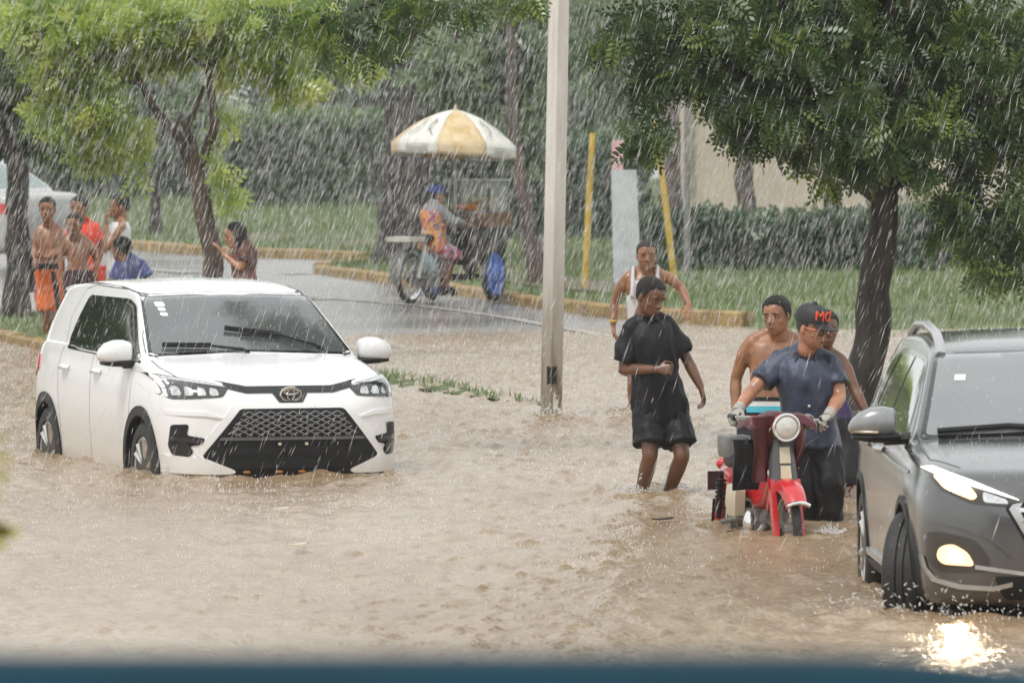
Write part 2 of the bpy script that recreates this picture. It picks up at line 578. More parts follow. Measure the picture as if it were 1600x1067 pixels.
# ---- grass verge behind the kerbs
from mathutils.geometry import tessellate_polygon
def sheet(name, poly, zf, mat, kind='structure'):
    tris = tessellate_polygon([[Vector((p[0], p[1], 0)) for p in poly]])
    me = bpy.data.meshes.new(name)
    me.from_pydata([(p[0], p[1], zf(p[0], p[1])) for p in poly], [], [tuple(t) for t in tris])
    bm = bmesh.new(); bm.from_mesh(me)
    for f in bm.faces:
        f.normal_update()
        if f.normal.z < 0: f.normal_flip()
    bmesh.ops.subdivide_edges(bm, edges=[e for e in bm.edges if e.calc_length() > 3], cuts=3, use_grid_fill=True)
    for v in bm.verts:
        v.co.z = zf(v.co.x, v.co.y)
    bm.to_mesh(me); bm.free()
    o = link(name, me, mat, None, True)
    return tag(o, kind=kind)
right_edge = [G(1176, 528, -0.02), G(1260, 530, -0.02), G(1400, 531, -0.02), G(1620, 531, -0.02), G(2300, 531, -0.02)]
verge_poly = [(p.x, p.y + 0.06) for p in k2p + nosep + k1p[1:] + right_edge] + [(60, 180), (-60, 180)]
verge_poly = [(-60, k2p[0].y + 6)] + verge_poly
def verge_z(x, y):
    near = max(0.0, min(1.0, (x - 1.9) / 0.6))
    edge = 0.14
    low = -0.05 + 0.19 * max(0.0, min(1.0, (y - 92.5) / 7.0))
    return (1 - near) * edge + near * low + 0.03 * mnoise.noise(Vector((x * 0.5, y * 0.2, 0)))
sheet('grass_verge', verge_poly, verge_z, m_grass_ground)
m_dirt = pmat('verge_dirt', (0.15, 0.12, 0.09), 0.75, var=0.25, scale=3)
def strip(name, px, mat, dz, z0=0.14):
    pts = [G(x, y, z0) for x, y in px]
    return sheet(name, [(p.x, p.y) for p in pts], lambda x, y: verge_z(x, y) + dz, mat)
strip('dirt_path', [(330, 371), (450, 382), (600, 389), (600, 376), (450, 368), (330, 362)], m_dirt, 0.016)
strip('dirt_path', [(700, 428), (840, 450), (980, 462), (1000, 448), (850, 430), (700, 408)], m_dirt, 0.016)

# ---- median island
MED_NEAR = [(0.30, 75.2), (-0.10, 76.4), (-1.15, 80.0), (-2.6, 83.6), (-4.55, 88.3), (-5.4, 92.3), (-9.5, 106)]
MED_FAR = [(-8.2, 107), (-4.55, 95.5), (-3.55, 90.0), (-1.9, 85.0), (-0.75, 80.9), (0.05, 76.9), (0.40, 75.6)]
def med_z(x, y):
    t = max(0.0, min(1.0, (y - 80) / 7.5))
    return 0.004 + 0.085 * t * t + 0.012 * mnoise.noise(Vector((x * 2, y * 0.7, 3)))
median_poly = MED_NEAR + MED_FAR
sheet('median_island', median_poly, med_z, m_grass_ground)
kerb('kerb', [Vector((x, y, 0)) for x, y in MED_NEAR[2:]], lambda p: med_z(p.x, p.y) + 0.0, -0.3, 0.17, m_kerb, 0.9)

# ---- grass blades
def in_poly(P, poly):
    x, y = P[:, 0], P[:, 1]
    ins = np.zeros(len(P), bool)
    n = len(poly)
    for i in range(n):
        x1, y1 = poly[i]; x2, y2 = poly[(i + 1) % n]
        c = ((y1 > y) != (y2 > y)) & (x < (x2 - x1) * (y - y1) / (y2 - y1 + 1e-12) + x1)
        ins ^= c
    return ins
def blades(name, P, zf, hmin, hmax, w, mat, label):
    n = len(P)
    z = np.array([zf(a, b) for a, b in P])
    h = RNG.uniform(hmin, hmax, n); an = RNG.uniform(0, math.pi, n)
    lean = RNG.normal(0, 0.35, (n, 2)) * h[:, None]
    dx, dy = np.cos(an) * w / 2, np.sin(an) * w / 2
    b = np.stack([P[:, 0], P[:, 1], z - 0.01], -1)
    V = np.empty((n, 4, 3))
    off = np.stack([dx, dy, 0 * dx], -1)
    up = np.stack([lean[:, 0], lean[:, 1], h], -1)
    V[:, 0] = b - off; V[:, 1] = b + off; V[:, 2] = b + up * 1.0 + off * 0.25; V[:, 3] = b + up * 0.97 - off * 0.25
    rnd = np.repeat(np.clip(RNG.normal(0.5, 0.22, n), 0, 1), 4)
    me = np_mesh(name, V.reshape(-1, 3), np.arange(n * 4).reshape(-1, 4), rnd)
    o = link(name, me, mat, None, False)
    return tag(o, label, 'grass', kind='stuff')
m_blade = leaf_mat('grass_blade', (0.085, 0.14, 0.03), (0.15, 0.23, 0.055), (0.26, 0.30, 0.11), 0.45)
def scatter(poly, box, n, keep=None):
    x0, x1, y0, y1 = box
    P = np.stack([RNG.uniform(x0, x1, n), RNG.uniform(y0, y1, n)], -1)
    P = P[in_poly(P, poly)]
    if keep is not None: P = P[keep(P)]
    return P
patch = lambda P: vnoise(P[:, 0] * 0.9, P[:, 1] * 0.3, 21) + 0.45 * RNG.rand(len(P)) > 0.42
blades('verge_grass', scatter(verge_poly, (-14, 12, 92, 172), 90000, patch), verge_z, 0.05, 0.16, 0.022, m_blade, 'short green grass on the verge behind the yellow kerb')
P = scatter(median_poly, (-10, 1, 75, 107), 52000)
P = P[(RNG.rand(len(P)) < 0.3 + 0.7 * (vnoise(P[:, 0] * 2.2, P[:, 1] * 1.1, 9) > 0.33)) & ((P[:, 1] < 83) | (RNG.rand(len(P)) < 0.5))]
blades('median_grass', P, med_z, 0.03, 0.10, 0.016, m_blade, 'grass tufts rising from the flooded median strip')

# ---- blue parapet just in front of the photographer, far out of focus
m_blue = pmat('dark_blue_paint', (0.0012, 0.028, 0.047), 0.75, var=0.15, scale=3, spec=0.2)
pz = A(800, 1026, 9.0).z
pp = MB()
rings = []
for x, dz in ((-6, 0), (-2, 0), (0.34, 0), (0.42, -0.004), (0.50, -0.012), (0.7, -0.03), (1.6, -0.10), (6, -0.3)):
    t = pz + dz
    sec = [(0.10, -0.30), (0.10, t - 0.05)]
    sec += [(0.05 + 0.10 * math.cos(a), t - 0.05 + 0.05 * math.sin(a)) for a in (0.2, 0.6, 1.0, 1.57, 2.1, 2.6, 3.0)]
    sec += [(-0.05, t - 0.06), (0.0, t - 0.09), (0.0, -0.30)]
    rings.append([(x, 9.0 + a, b) for a, b in sec])
pp.rings(rings)
tag(pp.build('parapet', m_blue), 'dark blue painted parapet, blurred, along the bottom edge of the picture', 'parapet')
# ================================================================== CARS
from mathutils.geometry import delaunay_2d_cdt
def pchip(tab, x):
    """smooth monotone curve through a table of (x, y)"""
    X = np.array([a for a, _ in tab], float); Y = np.array([b for _, b in tab], float)
    h = np.diff(X); d = np.diff(Y) / h
    m = np.zeros(len(X)); m[0], m[-1] = d[0], d[-1]
    for i in range(1, len(X) - 1):
        if d[i - 1] * d[i] > 0:
            w1, w2 = 2 * h[i] + h[i - 1], h[i] + 2 * h[i - 1]
            m[i] = (w1 + w2) / (w1 / d[i - 1] + w2 / d[i])
    x = np.clip(x, X[0], X[-1])
    k = np.clip(np.searchsorted(X, x) - 1, 0, len(h) - 1)
    t = (x - X[k]) / h[k]
    return float((1 + 2 * t) * (1 - t) ** 2 * Y[k] + t * (1 - t) ** 2 * h[k] * m[k] + t * t * (3 - 2 * t) * Y[k + 1] + t * t * (t - 1) * h[k] * m[k + 1])
def car_ring(sp, t):
    """half outline of the body across the car at distance t behind the nose"""
    w, zb, zsh = pchip(sp['w'], t), pchip(sp['zb'], t), pchip(sp['zsh'], t)
    zt = pchip(sp['top'], t)
    low = [(0, zb), (0.55 * w, zb), (0.88 * w, zb + 0.012), (0.965 * w, zb + 0.06)]
    zs = zsh - zb
    low += [(0.992 * w, zb + 0.30 * zs), (w, zb + 0.52 * zs), (0.996 * w, zb + 0.72 * zs), (0.98 * w, zb + 0.88 * zs), (0.948 * w, zsh)]
    dz = zt - zsh
    hood = [(0.90 * w, zsh + 0.45 * dz), (0.83 * w, zsh + 0.72 * dz), (0.72 * w, zsh + 0.86 * dz), (0.58 * w, zsh + 0.93 * dz), (0.32 * w, zsh + 0.985 * dz), (0, zt)]
    k = pchip(sp['cab'], t)                 # 0 on the bonnet, 1 in the cabin
    ze = zt - sp['crown']
    xb = 0.948 * w - 0.02
    xe = max(0.3, xb - max(0, ze - zsh) * sp['lean'])
    cab = [(xb, zsh + 0.015), (xb + (xe - xb) * 0.5 + 0.012, zsh + (ze - zsh) * 0.5), (xe + 0.012, ze - 0.035), (xe - 0.02, ze + 0.012), (xe * 0.55, zt - 0.012), (0, zt)]
    up = [(a[0] * (1 - k) + b[0] * k, a[1] * (1 - k) + b[1] * k) for a, b in zip(hood, cab)]
    return low + up
def smooth_row(P, m):
    """Catmull-Rom through the points of a ring"""
    P = np.array(P, float); out = []
    n = len(P)
    for i in range(n - 1):
        p0, p1, p2, p3 = P[max(i - 1, 0)], P[i], P[i + 1], P[min(i + 2, n - 1)]
        l1 = np.linalg.norm(p2 - p1)
        m1 = (p2 - p0) * l1 / max(1e-6, np.linalg.norm(p2 - p1) + np.linalg.norm(p1 - p0))
        m2 = (p3 - p1) * l1 / max(1e-6, np.linalg.norm(p3 - p2) + np.linalg.norm(p2 - p1))
        for j in range(m):
            t = j / m
            out.append((2 * t ** 3 - 3 * t * t + 1) * p1 + (t ** 3 - 2 * t * t + t) * m1 + (-2 * t ** 3 + 3 * t * t) * p2 + (t ** 3 - t * t) * m2)
    out.append(P[-1])
    return out
def car_body(sp):
    L = sp['L']
    ts = sorted(set([0, 0.012, 0.03, 0.05, 0.075, 0.1, 0.13, 0.165, 0.2, 0.25] + [round(x, 3) for x in np.arange(0.3, L - 0.25, 0.05)] +
                    [L - 0.25, L - 0.2, L - 0.15, L - 0.11, L - 0.075, L - 0.05, L - 0.03, L - 0.012, L]))
    rings = []
    for t in ts:
        h = smooth_row(car_ring(sp, t), 3)
        r = [Vector((x, -t, z)) for x, z in h] + [Vector((-x, -t, z)) for x, z in reversed(h[1:-1])]
        rings.append(r)
    me = MB().rings(rings).mesh('body')
    o = bpy.data.objects.new('tmp', me); COL.objects.link(o)
    cutters = []
    for t, z, r in sp['arch']:
        for s in (-1, 1):
            M = Matrix.Rotation(math.pi / 2, 3, 'Y')
            c = MB().lathe([(r, 0), (r, 0.55)], 40, M, (s * 0.75 - 0.275, -t, z)).mesh('cut')
            co = bpy.data.objects.new('tmpc', c); COL.objects.link(co); cutters.append(co)
            b = o.modifiers.new('b', 'BOOLEAN'); b.operation = 'DIFFERENCE'; b.solver = 'EXACT'; b.object = co
    dg = bpy.context.evaluated_depsgraph_get()
    out = bpy.data.meshes.new_from_object(o.evaluated_get(dg), depsgraph=dg)
    bvh = BVHTree.FromObject(o.evaluated_get(dg), dg)
    # an uncut hull for projecting trim on to
    for b in list(o.modifiers): o.modifiers.remove(b)
    dg = bpy.context.evaluated_depsgraph_get()
    hull = BVHTree.FromObject(o.evaluated_get(dg), dg)
    for c in cutters + [o]: bpy.data.objects.remove(c, do_unlink=True)
    return out, hull
def dens(poly, step, closed=True):
    out = []
    n = len(poly)
    for i in range(n if closed else n - 1):
        a, b = Vector(poly[i]), Vector(poly[(i + 1) % n])
        k = max(1, int((b - a).length / step))
        for j in range(k): out.append(a.lerp(b, j / k))
    if not closed: out.append(Vector(poly[-1]))
    return out
def rounded(poly, r, k=4):
    """cut the corners of a polygon with small arcs"""
    out = []
    n = len(poly)
    for i in range(n):
        p0, p, p1 = Vector(poly[i - 1]), Vector(poly[i]), Vector(poly[(i + 1) % n])
        a, b = (p0 - p), (p1 - p)
        ra = min(r, a.length * 0.45); rb = min(r, b.length * 0.45)
        A_, B_ = p + a.normalized() * ra, p + b.normalized() * rb
        for j in range(k + 1):
            t = j / k
            out.append(A_ * (1 - t) ** 2 + p * 2 * t * (1 - t) + B_ * t * t)
    return out
def cast(hull, q, view, s):
    if view == 'front': o, d = Vector((q[0], 3, q[1])), Vector((0, -1, 0))
    elif view == 'rear': o, d = Vector((q[0], -9, q[1])), Vector((0, 1, 0))
    elif view == 'side': o, d = Vector((s * 3, q[0], q[1])), Vector((-s, 0, 0))
    else: o, d = Vector((q[0], q[1], 4)), Vector((0, 0, -1))
    loc, nor, _, _ = hull.ray_cast(o, d)
    if loc is None:
        loc, nor, _, _ = hull.find_nearest(Vector((o.x if view != 'side' else s * 0.8, o.y if view == 'side' or view == 'top' else (-0.3 if view == 'front' else -4.0), o.z if view != 'top' else 1.0)))
    return loc, d
def patch(hull, poly, view='front', s=1, off=0.004, thick=0.02, step=0.03, mirror=False):
    """a panel cut to a polygon and laid on the body, thick enough to have an edge"""
    b = dens(poly, step)
    n = len(b)
    x0, x1 = min(p.x for p in b), max(p.x for p in b); y0, y1 = min(p.y for p in b), max(p.y for p in b)
    pts = list(b)
    P = np.array([(x, y) for x in np.arange(x0 + step, x1, step) for y in np.arange(y0 + step, y1, step)])
    if len(P):
        P = P[in_poly(P, [(p.x, p.y) for p in b])]
        B = np.array([(p.x, p.y) for p in b])
        if len(P):
            dm = np.min(np.linalg.norm(P[:, None] - B[None], axis=2), axis=1)
            pts += [Vector(p) for p in P[dm > step * 0.5]]
    vs, _, fs, *_ = delaunay_2d_cdt(pts, [(i, (i + 1) % n) for i in range(n)], [list(range(n))], 1, 1e-6)
    out = MB()
    top = []; bot = []
    for q in vs:
        loc, d = cast(hull, q, view, s)
        top.append(loc - d * off); bot.append(loc + d * thick)
    m = len(vs)
    ed = {}
    for f in fs:
        for i in range(len(f)):
            e = (f[i], f[(i + 1) % len(f)])
            if (e[1], e[0]) in ed: del ed[(e[1], e[0])]
            else: ed[e] = 1
    faces = [tuple(f) for f in fs] + [(a, b_, b_ + m, a + m) for (b_, a) in ed]
    out.add(top + bot, faces)
    bm_vs = out
    return bm_vs
def pbuild(mb, name, mat, parent, angle=35):
    me = mb.mesh(name)
    bm = bmesh.new(); bm.from_mesh(me)
    loose = [v for v in bm.verts if not v.link_faces]
    bmesh.ops.delete(bm, geom=loose, context='VERTS')
    bm.to_mesh(me); bm.free()
    return link(name, me, mat, parent, True, angle)
def seam(hull, line, view, s=1, w=0.0045, off=0.0015, step=0.03):
    """a dark panel gap drawn as a narrow raised strip"""
    P = dens(line, step, closed=False)
    L, Rr = [], []
    for i, p in enumerate(P):
        t = (P[min(i + 1, len(P) - 1)] - P[max(i - 1, 0)]).normalized()
        nn = Vector((-t.y, t.x)) * w / 2
        for q, lst in ((p + nn, L), (p - nn, Rr)):
            loc, d = cast(hull, q, view, s); lst.append(loc - d * off)
    n = len(P)
    return MB().add(L + Rr, [(i, i + 1, n + i + 1, n + i) for i in range(n - 1)])
def mir(poly): return [(-x, y) for x, y in reversed(poly)]

m_tyre = pmat('tyre_rubber', (0.018, 0.017, 0.016), 0.6, var=0.3, scale=30, bump=0.3, bscale=80)
m_black = pmat('black_plastic', (0.010, 0.010, 0.011), 0.45, var=0.2, scale=14, spec=0.3)
m_gloss_black = pmat('gloss_black', (0.008, 0.008, 0.009), 0.15, var=0.1, coat=0.6)
m_alloy = pmat('alloy', (0.55, 0.54, 0.51), 0.30, metal=0.7, var=0.15, scale=12)
m_dark_alloy = pmat('dark_alloy', (0.05, 0.045, 0.04), 0.4, metal=0.4, var=0.2)
m_chrome = pmat('chrome', (0.75, 0.76, 0.77), 0.12, metal=1.0, var=0.04)
m_lens = pmat('lamp_lens', (0.62, 0.63, 0.62), 0.10, metal=0.85, var=0.25, scale=25)
m_lens_dark = pmat('lamp_housing', (0.03, 0.03, 0.03), 0.08, coat=1.0, var=0.3, scale=20)
m_red_lens = pmat('red_lamp', (0.45, 0.01, 0.01), 0.15, coat=0.8)
m_seam = pmat('panel_gap', (0.07, 0.07, 0.07), 0.8)
m_well = pmat('wheel_well', (0.012, 0.011, 0.010), 0.9)
def wheel(parent, c, r, width, side, spokes=5, steer=0.0, tilt=0.1):
    """wheel > tyre, rim"""
    w = empty('wheel', c); w.parent = parent; w.rotation_euler = (0, 0, steer)
    M = Matrix.Rotation(math.pi / 2 * side, 3, 'Y')     # +z of the lathe points outwards
    h = width / 2
    rr = r * 0.66
    ty = MB().lathe([(rr * 0.98, -h * 0.8), (rr + 0.01, -h), (r - 0.035, -h), (r - 0.010, -h * 0.86), (r, -h * 0.6), (r, -h * 0.28), (r - 0.012, -h * 0.24), (r - 0.012, -h * 0.16), (r, -h * 0.12), (r, h * 0.12),
                     (r - 0.012, h * 0.16), (r - 0.012, h * 0.24), (r, h * 0.28), (r, h * 0.6), (r - 0.010, h * 0.86), (r - 0.035, h), (rr + 0.012, h), (rr * 0.98, h * 0.8)], 48, M)
    ty.build('tyre', m_tyre, w, angle=50)
    rim = MB().lathe([(rr + 0.004, h * 0.86), (rr + 0.004, h * 0.78), (rr - 0.02, h * 0.5), (rr - 0.03, -h * 0.5), (0.03, -h * 0.4), (0.0, -h * 0.4)], 40, M)
    rb = rim.build('rim', m_dark_alloy, w)
    sp = MB()
    sp.torus((0, 0, 0), rr - 0.006, 0.012, M @ Matrix.Identity(3), 40, 8)
    sp.v = [tuple(Vector(p) + M @ Vector((0, 0, h * 0.8))) for p in sp.v]
    for i in range(spokes):
        for da in (-0.20, 0.20):
            a = 2 * math.pi * i / spokes + tilt
            p0 = Vector((math.cos(a + da * 0.8) * 0.045, math.sin(a + da * 0.8) * 0.045, h * 0.55))
            p1 = Vector((math.cos(a + da) * (rr - 0.008), math.sin(a + da) * (rr - 0.008), h * 0.78))
            sp.tube([M @ p0, M @ p0.lerp(p1, 0.5) + M @ Vector((0, 0, 0.006)), M @ p1], [0.030, 0.024, 0.028], 6)
    sp.lathe([(0.0, h * 0.72), (0.035, h * 0.70), (0.06, h * 0.55), (0.06, h * 0.2), (0, h * 0.2)], 20, M)
    sp.build('spoke_face', m_alloy, rb)
    return w
def wells(parent, sp):
    for t, z, r in sp['arch']:
        for s in (-1, 1):
            M = Matrix.Rotation(math.pi / 2 * s, 3, 'Y')
            c = Vector((s * 0.69, -t, z))
            rg = [[M @ Vector((a * math.cos(q), a * math.sin(q), h)) + c for q in (2 * math.pi * k / 40 for k in range(40))]
                  for a, h in ((r - 0.003, 0.12), (r - 0.003, -0.215), (0.01, -0.215), (0.01, -0.208), (r - 0.012, -0.205), (r - 0.012, 0.12))]
            MB().rings(rg, False, True).build('wheel_well', m_well, parent)
def arch_trim(parent, hull, t, z, r0, r1, s, mat, a0=-25, a1=205, off=0.012):
    P = []
    n = 40
    for i in range(n + 1):
        a = R(a0 + (a1 - a0) * i / n)
        P.append((-t + r1 * math.cos(a), z + r1 * math.sin(a)))
    for i in range(n, -1, -1):
        a = R(a0 + (a1 - a0) * i / n)
        P.append((-t + r0 * math.cos(a), z + r0 * math.sin(a)))
    pbuild(patch(hull, P, 'side', s, off, 0.04, 0.03), 'arch_cladding', mat, parent)

def white_paint(name, col, metal, rough, dirt):
    """car paint with a clear coat and a film of road dirt towards the sills"""
    m, nt, b = nmat(name)
    L = nt.links
    tc = nt.nodes.new('ShaderNodeTexCoord')
    nz = nt.nodes.new('ShaderNodeTexNoise'); nz.inputs['Scale'].default_value = 7; nz.inputs['Detail'].default_value = 6
    L.new(tc.outputs['Object'], nz.inputs['Vector'])
    sx = nt.nodes.new('ShaderNodeSeparateXYZ'); L.new(tc.outputs['Object'], sx.inputs[0])
    ad = nt.nodes.new('ShaderNodeMath'); ad.operation = 'MULTIPLY_ADD'
    L.new(nz.outputs['Fac'], ad.inputs[0]); ad.inputs[1].default_value = -0.35; L.new(sx.outputs['Z'], ad.inputs[2])
    mr = nt.nodes.new('ShaderNodeMapRange')
    mr.inputs['From Min'].default_value = 0.05; mr.inputs['From Max'].default_value = 0.42
    mr.inputs['To Min'].default_value = 0.55; mr.inputs['To Max'].default_value = 0.0
    L.new(ad.outputs[0], mr.inputs['Value'])
    mx = nt.nodes.new('ShaderNodeMix'); mx.data_type = 'RGBA'
    mx.inputs['A'].default_value = (*col, 1); mx.inputs['B'].default_value = (*dirt, 1)
    L.new(mr.outputs['Result'], mx.inputs['Factor']); L.new(mx.outputs['Result'], b.inputs['Base Color'])
    b.inputs['Roughness'].default_value = rough; b.inputs['Metallic'].default_value = metal
    b.inputs['Coat Weight'].default_value = 0.8; b.inputs['Coat Roughness'].default_value = 0.06
    # clinging drops
    n2 = nt.nodes.new('ShaderNodeTexNoise'); n2.inputs['Scale'].default_value = 110; n2.inputs['Detail'].default_value = 2
    L.new(tc.outputs['Object'], n2.inputs['Vector'])
    bp = nt.nodes.new('ShaderNodeBump'); bp.inputs['Strength'].default_value = 0.12; bp.inputs['Distance'].default_value = 0.004
    L.new(n2.outputs['Fac'], bp.inputs['Height']); L.new(bp.outputs['Normal'], b.inputs['Coat Normal'])
    return m

# ------------------------------------------------------------------ the white car
def white_car():
    th = R(17.9)
    root = empty('parked_car', (-1.566, 63.9, -0.332), math.pi + th, 'white compact SUV standing in the flood, facing the camera, wipers raised on its windscreen', 'car')
    root.scale = (1.05, 1.05, 1.05)
    SP = dict(L=3.98, crown=0.045, lean=0.40,
              w=[(0, 0.30), (0.02, 0.44), (0.05, 0.57), (0.09, 0.66), (0.15, 0.735), (0.22, 0.785), (0.35, 0.825), (0.6, 0.845), (1.2, 0.85), (2.6, 0.85), (3.3, 0.848), (3.65, 0.825), (3.82, 0.78), (3.91, 0.71), (3.96, 0.58), (3.98, 0.42)],
              zb=[(0, 0.36), (0.03, 0.28), (0.08, 0.235), (0.2, 0.215), (0.6, 0.2), (3.4, 0.2), (3.8, 0.25), (3.95, 0.36), (3.98, 0.42)],
              zsh=[(0, 0.66), (0.03, 0.74), (0.06, 0.80), (0.1, 0.85), (0.16, 0.885), (0.3, 0.925), (0.6, 0.97), (0.95, 1.015), (1.3, 1.045), (2.0, 1.075), (2.9, 1.105), (3.5, 1.11), (3.75, 1.05), (3.88, 0.96), (3.95, 0.86), (3.98, 0.76)],
              top=[(0, 0.70), (0.03, 0.78), (0.06, 0.845), (0.10, 0.905), (0.15, 0.945), (0.3, 0.985), (0.6, 1.04), (0.9, 1.09), (0.99, 1.108), (1.05, 1.145), (1.2, 1.233), (1.5, 1.405), (1.66, 1.492), (1.74, 1.520), (1.95, 1.552), (2.3, 1.578), (2.7, 1.582), (3.1, 1.568), (3.4, 1.54), (3.56, 1.52), (3.62, 1.485), (3.70, 1.33), (3.80, 1.12), (3.88, 0.99), (3.95, 0.89), (3.98, 0.80)],
              cab=[(0, 0), (0.93, 0), (1.06, 1), (3.72, 1), (3.86, 0.1), (3.98, 0)],
              arch=[(0.83, 0.335, 0.365), (3.35, 0.335, 0.365)])
    paint = white_paint('white_car_paint', (0.76, 0.765, 0.77), 0.0, 0.35, (0.55, 0.48, 0.40))
    plain = pmat('white_mirror_paint', (0.72, 0.725, 0.73), 0.35, coat=0.8, var=0.03)
    me, hull = car_body(SP)
    body = link('body', me, paint, root, True, 38)
    wells(root, SP)
    m_ws = pmat('misted_windscreen', (0.075, 0.082, 0.085), 0.04, spec=0.9, coat=1.0, var=0.12, scale=2, bump=0.03, bscale=140)
    m_sg = pmat('tinted_side_glass', (0.012, 0.016, 0.015), 0.05, spec=0.8, coat=1.0, var=0.3, bump=0.03, bscale=90)
    # windscreen with black border
    pbuild(patch(hull, rounded([(-0.735, 1.088), (-0.60, 1.495), (0, 1.512), (0.60, 1.495), (0.735, 1.088), (0, 1.116)], 0.03), 'front', 1, 0.003, 0.02), 'windscreen_seal', m_gloss_black, root)
    ws = pbuild(patch(hull, rounded([(-0.705, 1.105), (-0.588, 1.475), (0, 1.492), (0.588, 1.475), (0.705, 1.105), (0, 1.13)], 0.03), 'front', 1, 0.008, 0.02), 'windscreen', m_ws, root)
    m_sticker = pmat('white_sticker', (0.75, 0.77, 0.76), 0.4)
    for k, (zc, wd, ht) in enumerate(((1.43, 0.034, 0.016), (1.398, 0.026, 0.012), (1.365, 0.026, 0.012))):
        pbuild(patch(hull, rounded([(0.50 - wd, zc - ht), (0.50 + wd, zc - ht), (0.50 + wd, zc + ht), (0.50 - wd, zc + ht)], 0.012), 'front', 1, 0.012, 0.0), 'sticker', m_sticker, ws)
    # side glass: two panes in a dark frame, both sides
    frame = rounded([(-1.02, 1.045), (-1.30, 1.20), (-1.66, 1.425), (-1.85, 1.462), (-2.84, 1.462), (-2.93, 1.16), (-2.86, 1.085)], 0.04)
    pane1 = rounded([(-1.16, 1.075), (-1.36, 1.20), (-1.70, 1.41), (-1.88, 1.438), (-2.14, 1.440), (-2.10, 1.085)], 0.03)
    pane2 = rounded([(-2.15, 1.088), (-2.19, 1.440), (-2.80, 1.436), (-2.885, 1.165), (-2.83, 1.108)], 0.03)
    for s in (1, -1):
        pbuild(patch(hull, frame, 'side', s, 0.003, 0.02), 'window_frame', m_gloss_black, root)
        pbuild(patch(hull, pane1, 'side', s, 0.009, 0.015), 'side_window', m_sg, root)
        pbuild(patch(hull, pane2, 'side', s, 0.009, 0.015), 'side_window', m_sg, root)
        # door gaps, handles
        for ln in ([(-1.07, 1.04), (-1.10, 0.75), (-1.18, 0.36), (-1.22, 0.27)], [(-2.14, 1.07), (-2.13, 0.6), (-2.10, 0.27)], [(-2.95, 1.10), (-3.02, 0.95), (-2.98, 0.74), (-2.93, 0.55), (-2.90, 0.30)],
                   [(-1.64, 1.50), (-1.25, 1.22), (-1.0, 1.08)], [(-1.72, 1.495), (-2.0, 1.522), (-2.8, 1.532), (-3.0, 1.50), (-3.08, 1.3), (-2.98, 1.10)]):
            pbuild(seam(hull, ln, 'side', s), 'door_gap', m_seam, root)
        for t in (1.96, 2.80):
            c, _ = cast(hull, (-t, 0.955), 'side', s)
            hb = MB().tube([c + Vector((s * 0.004, 0.085, -0.003)), c + Vector((s * 0.032, 0.06, 0)), c + Vector((s * 0.036, 0, 0.003)), c + Vector((s * 0.032, -0.06, 0)), c + Vector((s * 0.004, -0.085, -0.003))], [0.016, 0.018, 0.019, 0.018, 0.016], 8)
            hb.build('door_handle', paint, root)
        # sill cladding and arches
        pbuild(patch(hull, rounded([(-1.20, 0.205), (-1.20, 0.262), (-2.98, 0.262), (-2.98, 0.205)], 0.02), 'side', s, 0.010, 0.02), 'sill_cladding', m_black, root)
        arch_trim(root, hull, 0.83, 0.335, 0.358, 0.425, s, m_black, -22, 205)
        arch_trim(root, hull, 3.35, 0.335, 0.358, 0.425, s, m_black, -28, 205)
        wheel(root, (s * 0.735, -0.83, 0.33), 0.325, 0.20, s, 5, 0.0, 0.3)
        wheel(root, (s * 0.735, -3.35, 0.33), 0.325, 0.20, s, 5, 0.0, 0.1)
        # mirror
        mr = empty('wing_mirror', (s * 0.93, -1.18, 1.115)); mr.parent = root
        cap = MB()
        rg = []
        for u, hy, hz, oz in ((-0.115, 0.035, 0.045, 0.005), (-0.10, 0.065, 0.068, 0.004), (-0.05, 0.082, 0.083, 0.004), (0.02, 0.086, 0.084, 0.0), (0.075, 0.075, 0.070, -0.006), (0.115, 0.045, 0.042, -0.016), (0.13, 0.015, 0.015, -0.02)):
            rg.append([Vector((s * u, 0.02 + hy * math.copysign(abs(math.cos(q)) ** 0.75, math.cos(q)), oz + hz * math.copysign(abs(math.sin(q)) ** 0.75, math.sin(q)))) for q in (2 * math.pi * k / 16 for k in range(16))])
        cap.rings(rg).build('mirror_cap', plain, mr)
        lo = MB()
        rg = []
        for u, hy, hz in ((-0.125, 0.05, 0.02), (-0.05, 0.082, 0.03), (0.03, 0.08, 0.026), (0.10, 0.05, 0.014)):
            rg.append([Vector((s * u, 0.02 + hy * math.cos(q), -0.072 + hz * math.sin(q))) for q in (2 * math.pi * k / 12 for k in range(12))])
        lo.rings(rg)
        lo.tube([(s * -0.06, 0.0, -0.085), (s * -0.13, 0.0, -0.085), (s * -0.20, 0.02, -0.075)], [0.03, 0.026, 0.03], 8)
        lo.build('mirror_base', m_black, mr)
        MB().box((s * 0.005, -0.068, 0.0), (0.19, 0.008, 0.11)).build('mirror_glass', m_sg, mr)
    # roof channel seams and aerial
    for s in (1, -1):
        pbuild(seam(hull, [(s * 0.585, -1.70), (s * 0.60, -2.3), (s * 0.60, -3.0), (s * 0.58, -3.5)], 'top', 1, 0.014), 'roof_channel', m_seam, root)
        pbuild(seam(hull, [(s * 0.73, -1.02), (s * 0.745, -0.7), (s * 0.72, -0.34)], 'top', 1, 0.007), 'bonnet_gap', m_seam, root)
    MB().tube([(0.22, -3.2, 1.55), (0.22, -3.22, 1.575), (0.235, -3.30, 1.72)], [0.016, 0.006, 0.003], 8).build('aerial', m_black, root)
    # bonnet front edge bar with badge notch
    bar = [(-0.50, 0.955), (-0.30, 0.915), (0.30, 0.915), (0.50, 0.955), (0.50, 0.915), (0.31, 0.868), (0.125, 0.868), (0.085, 0.806), (0.03, 0.792), (-0.03, 0.792), (-0.085, 0.806), (-0.125, 0.868), (-0.31, 0.868), (-0.50, 0.915)]
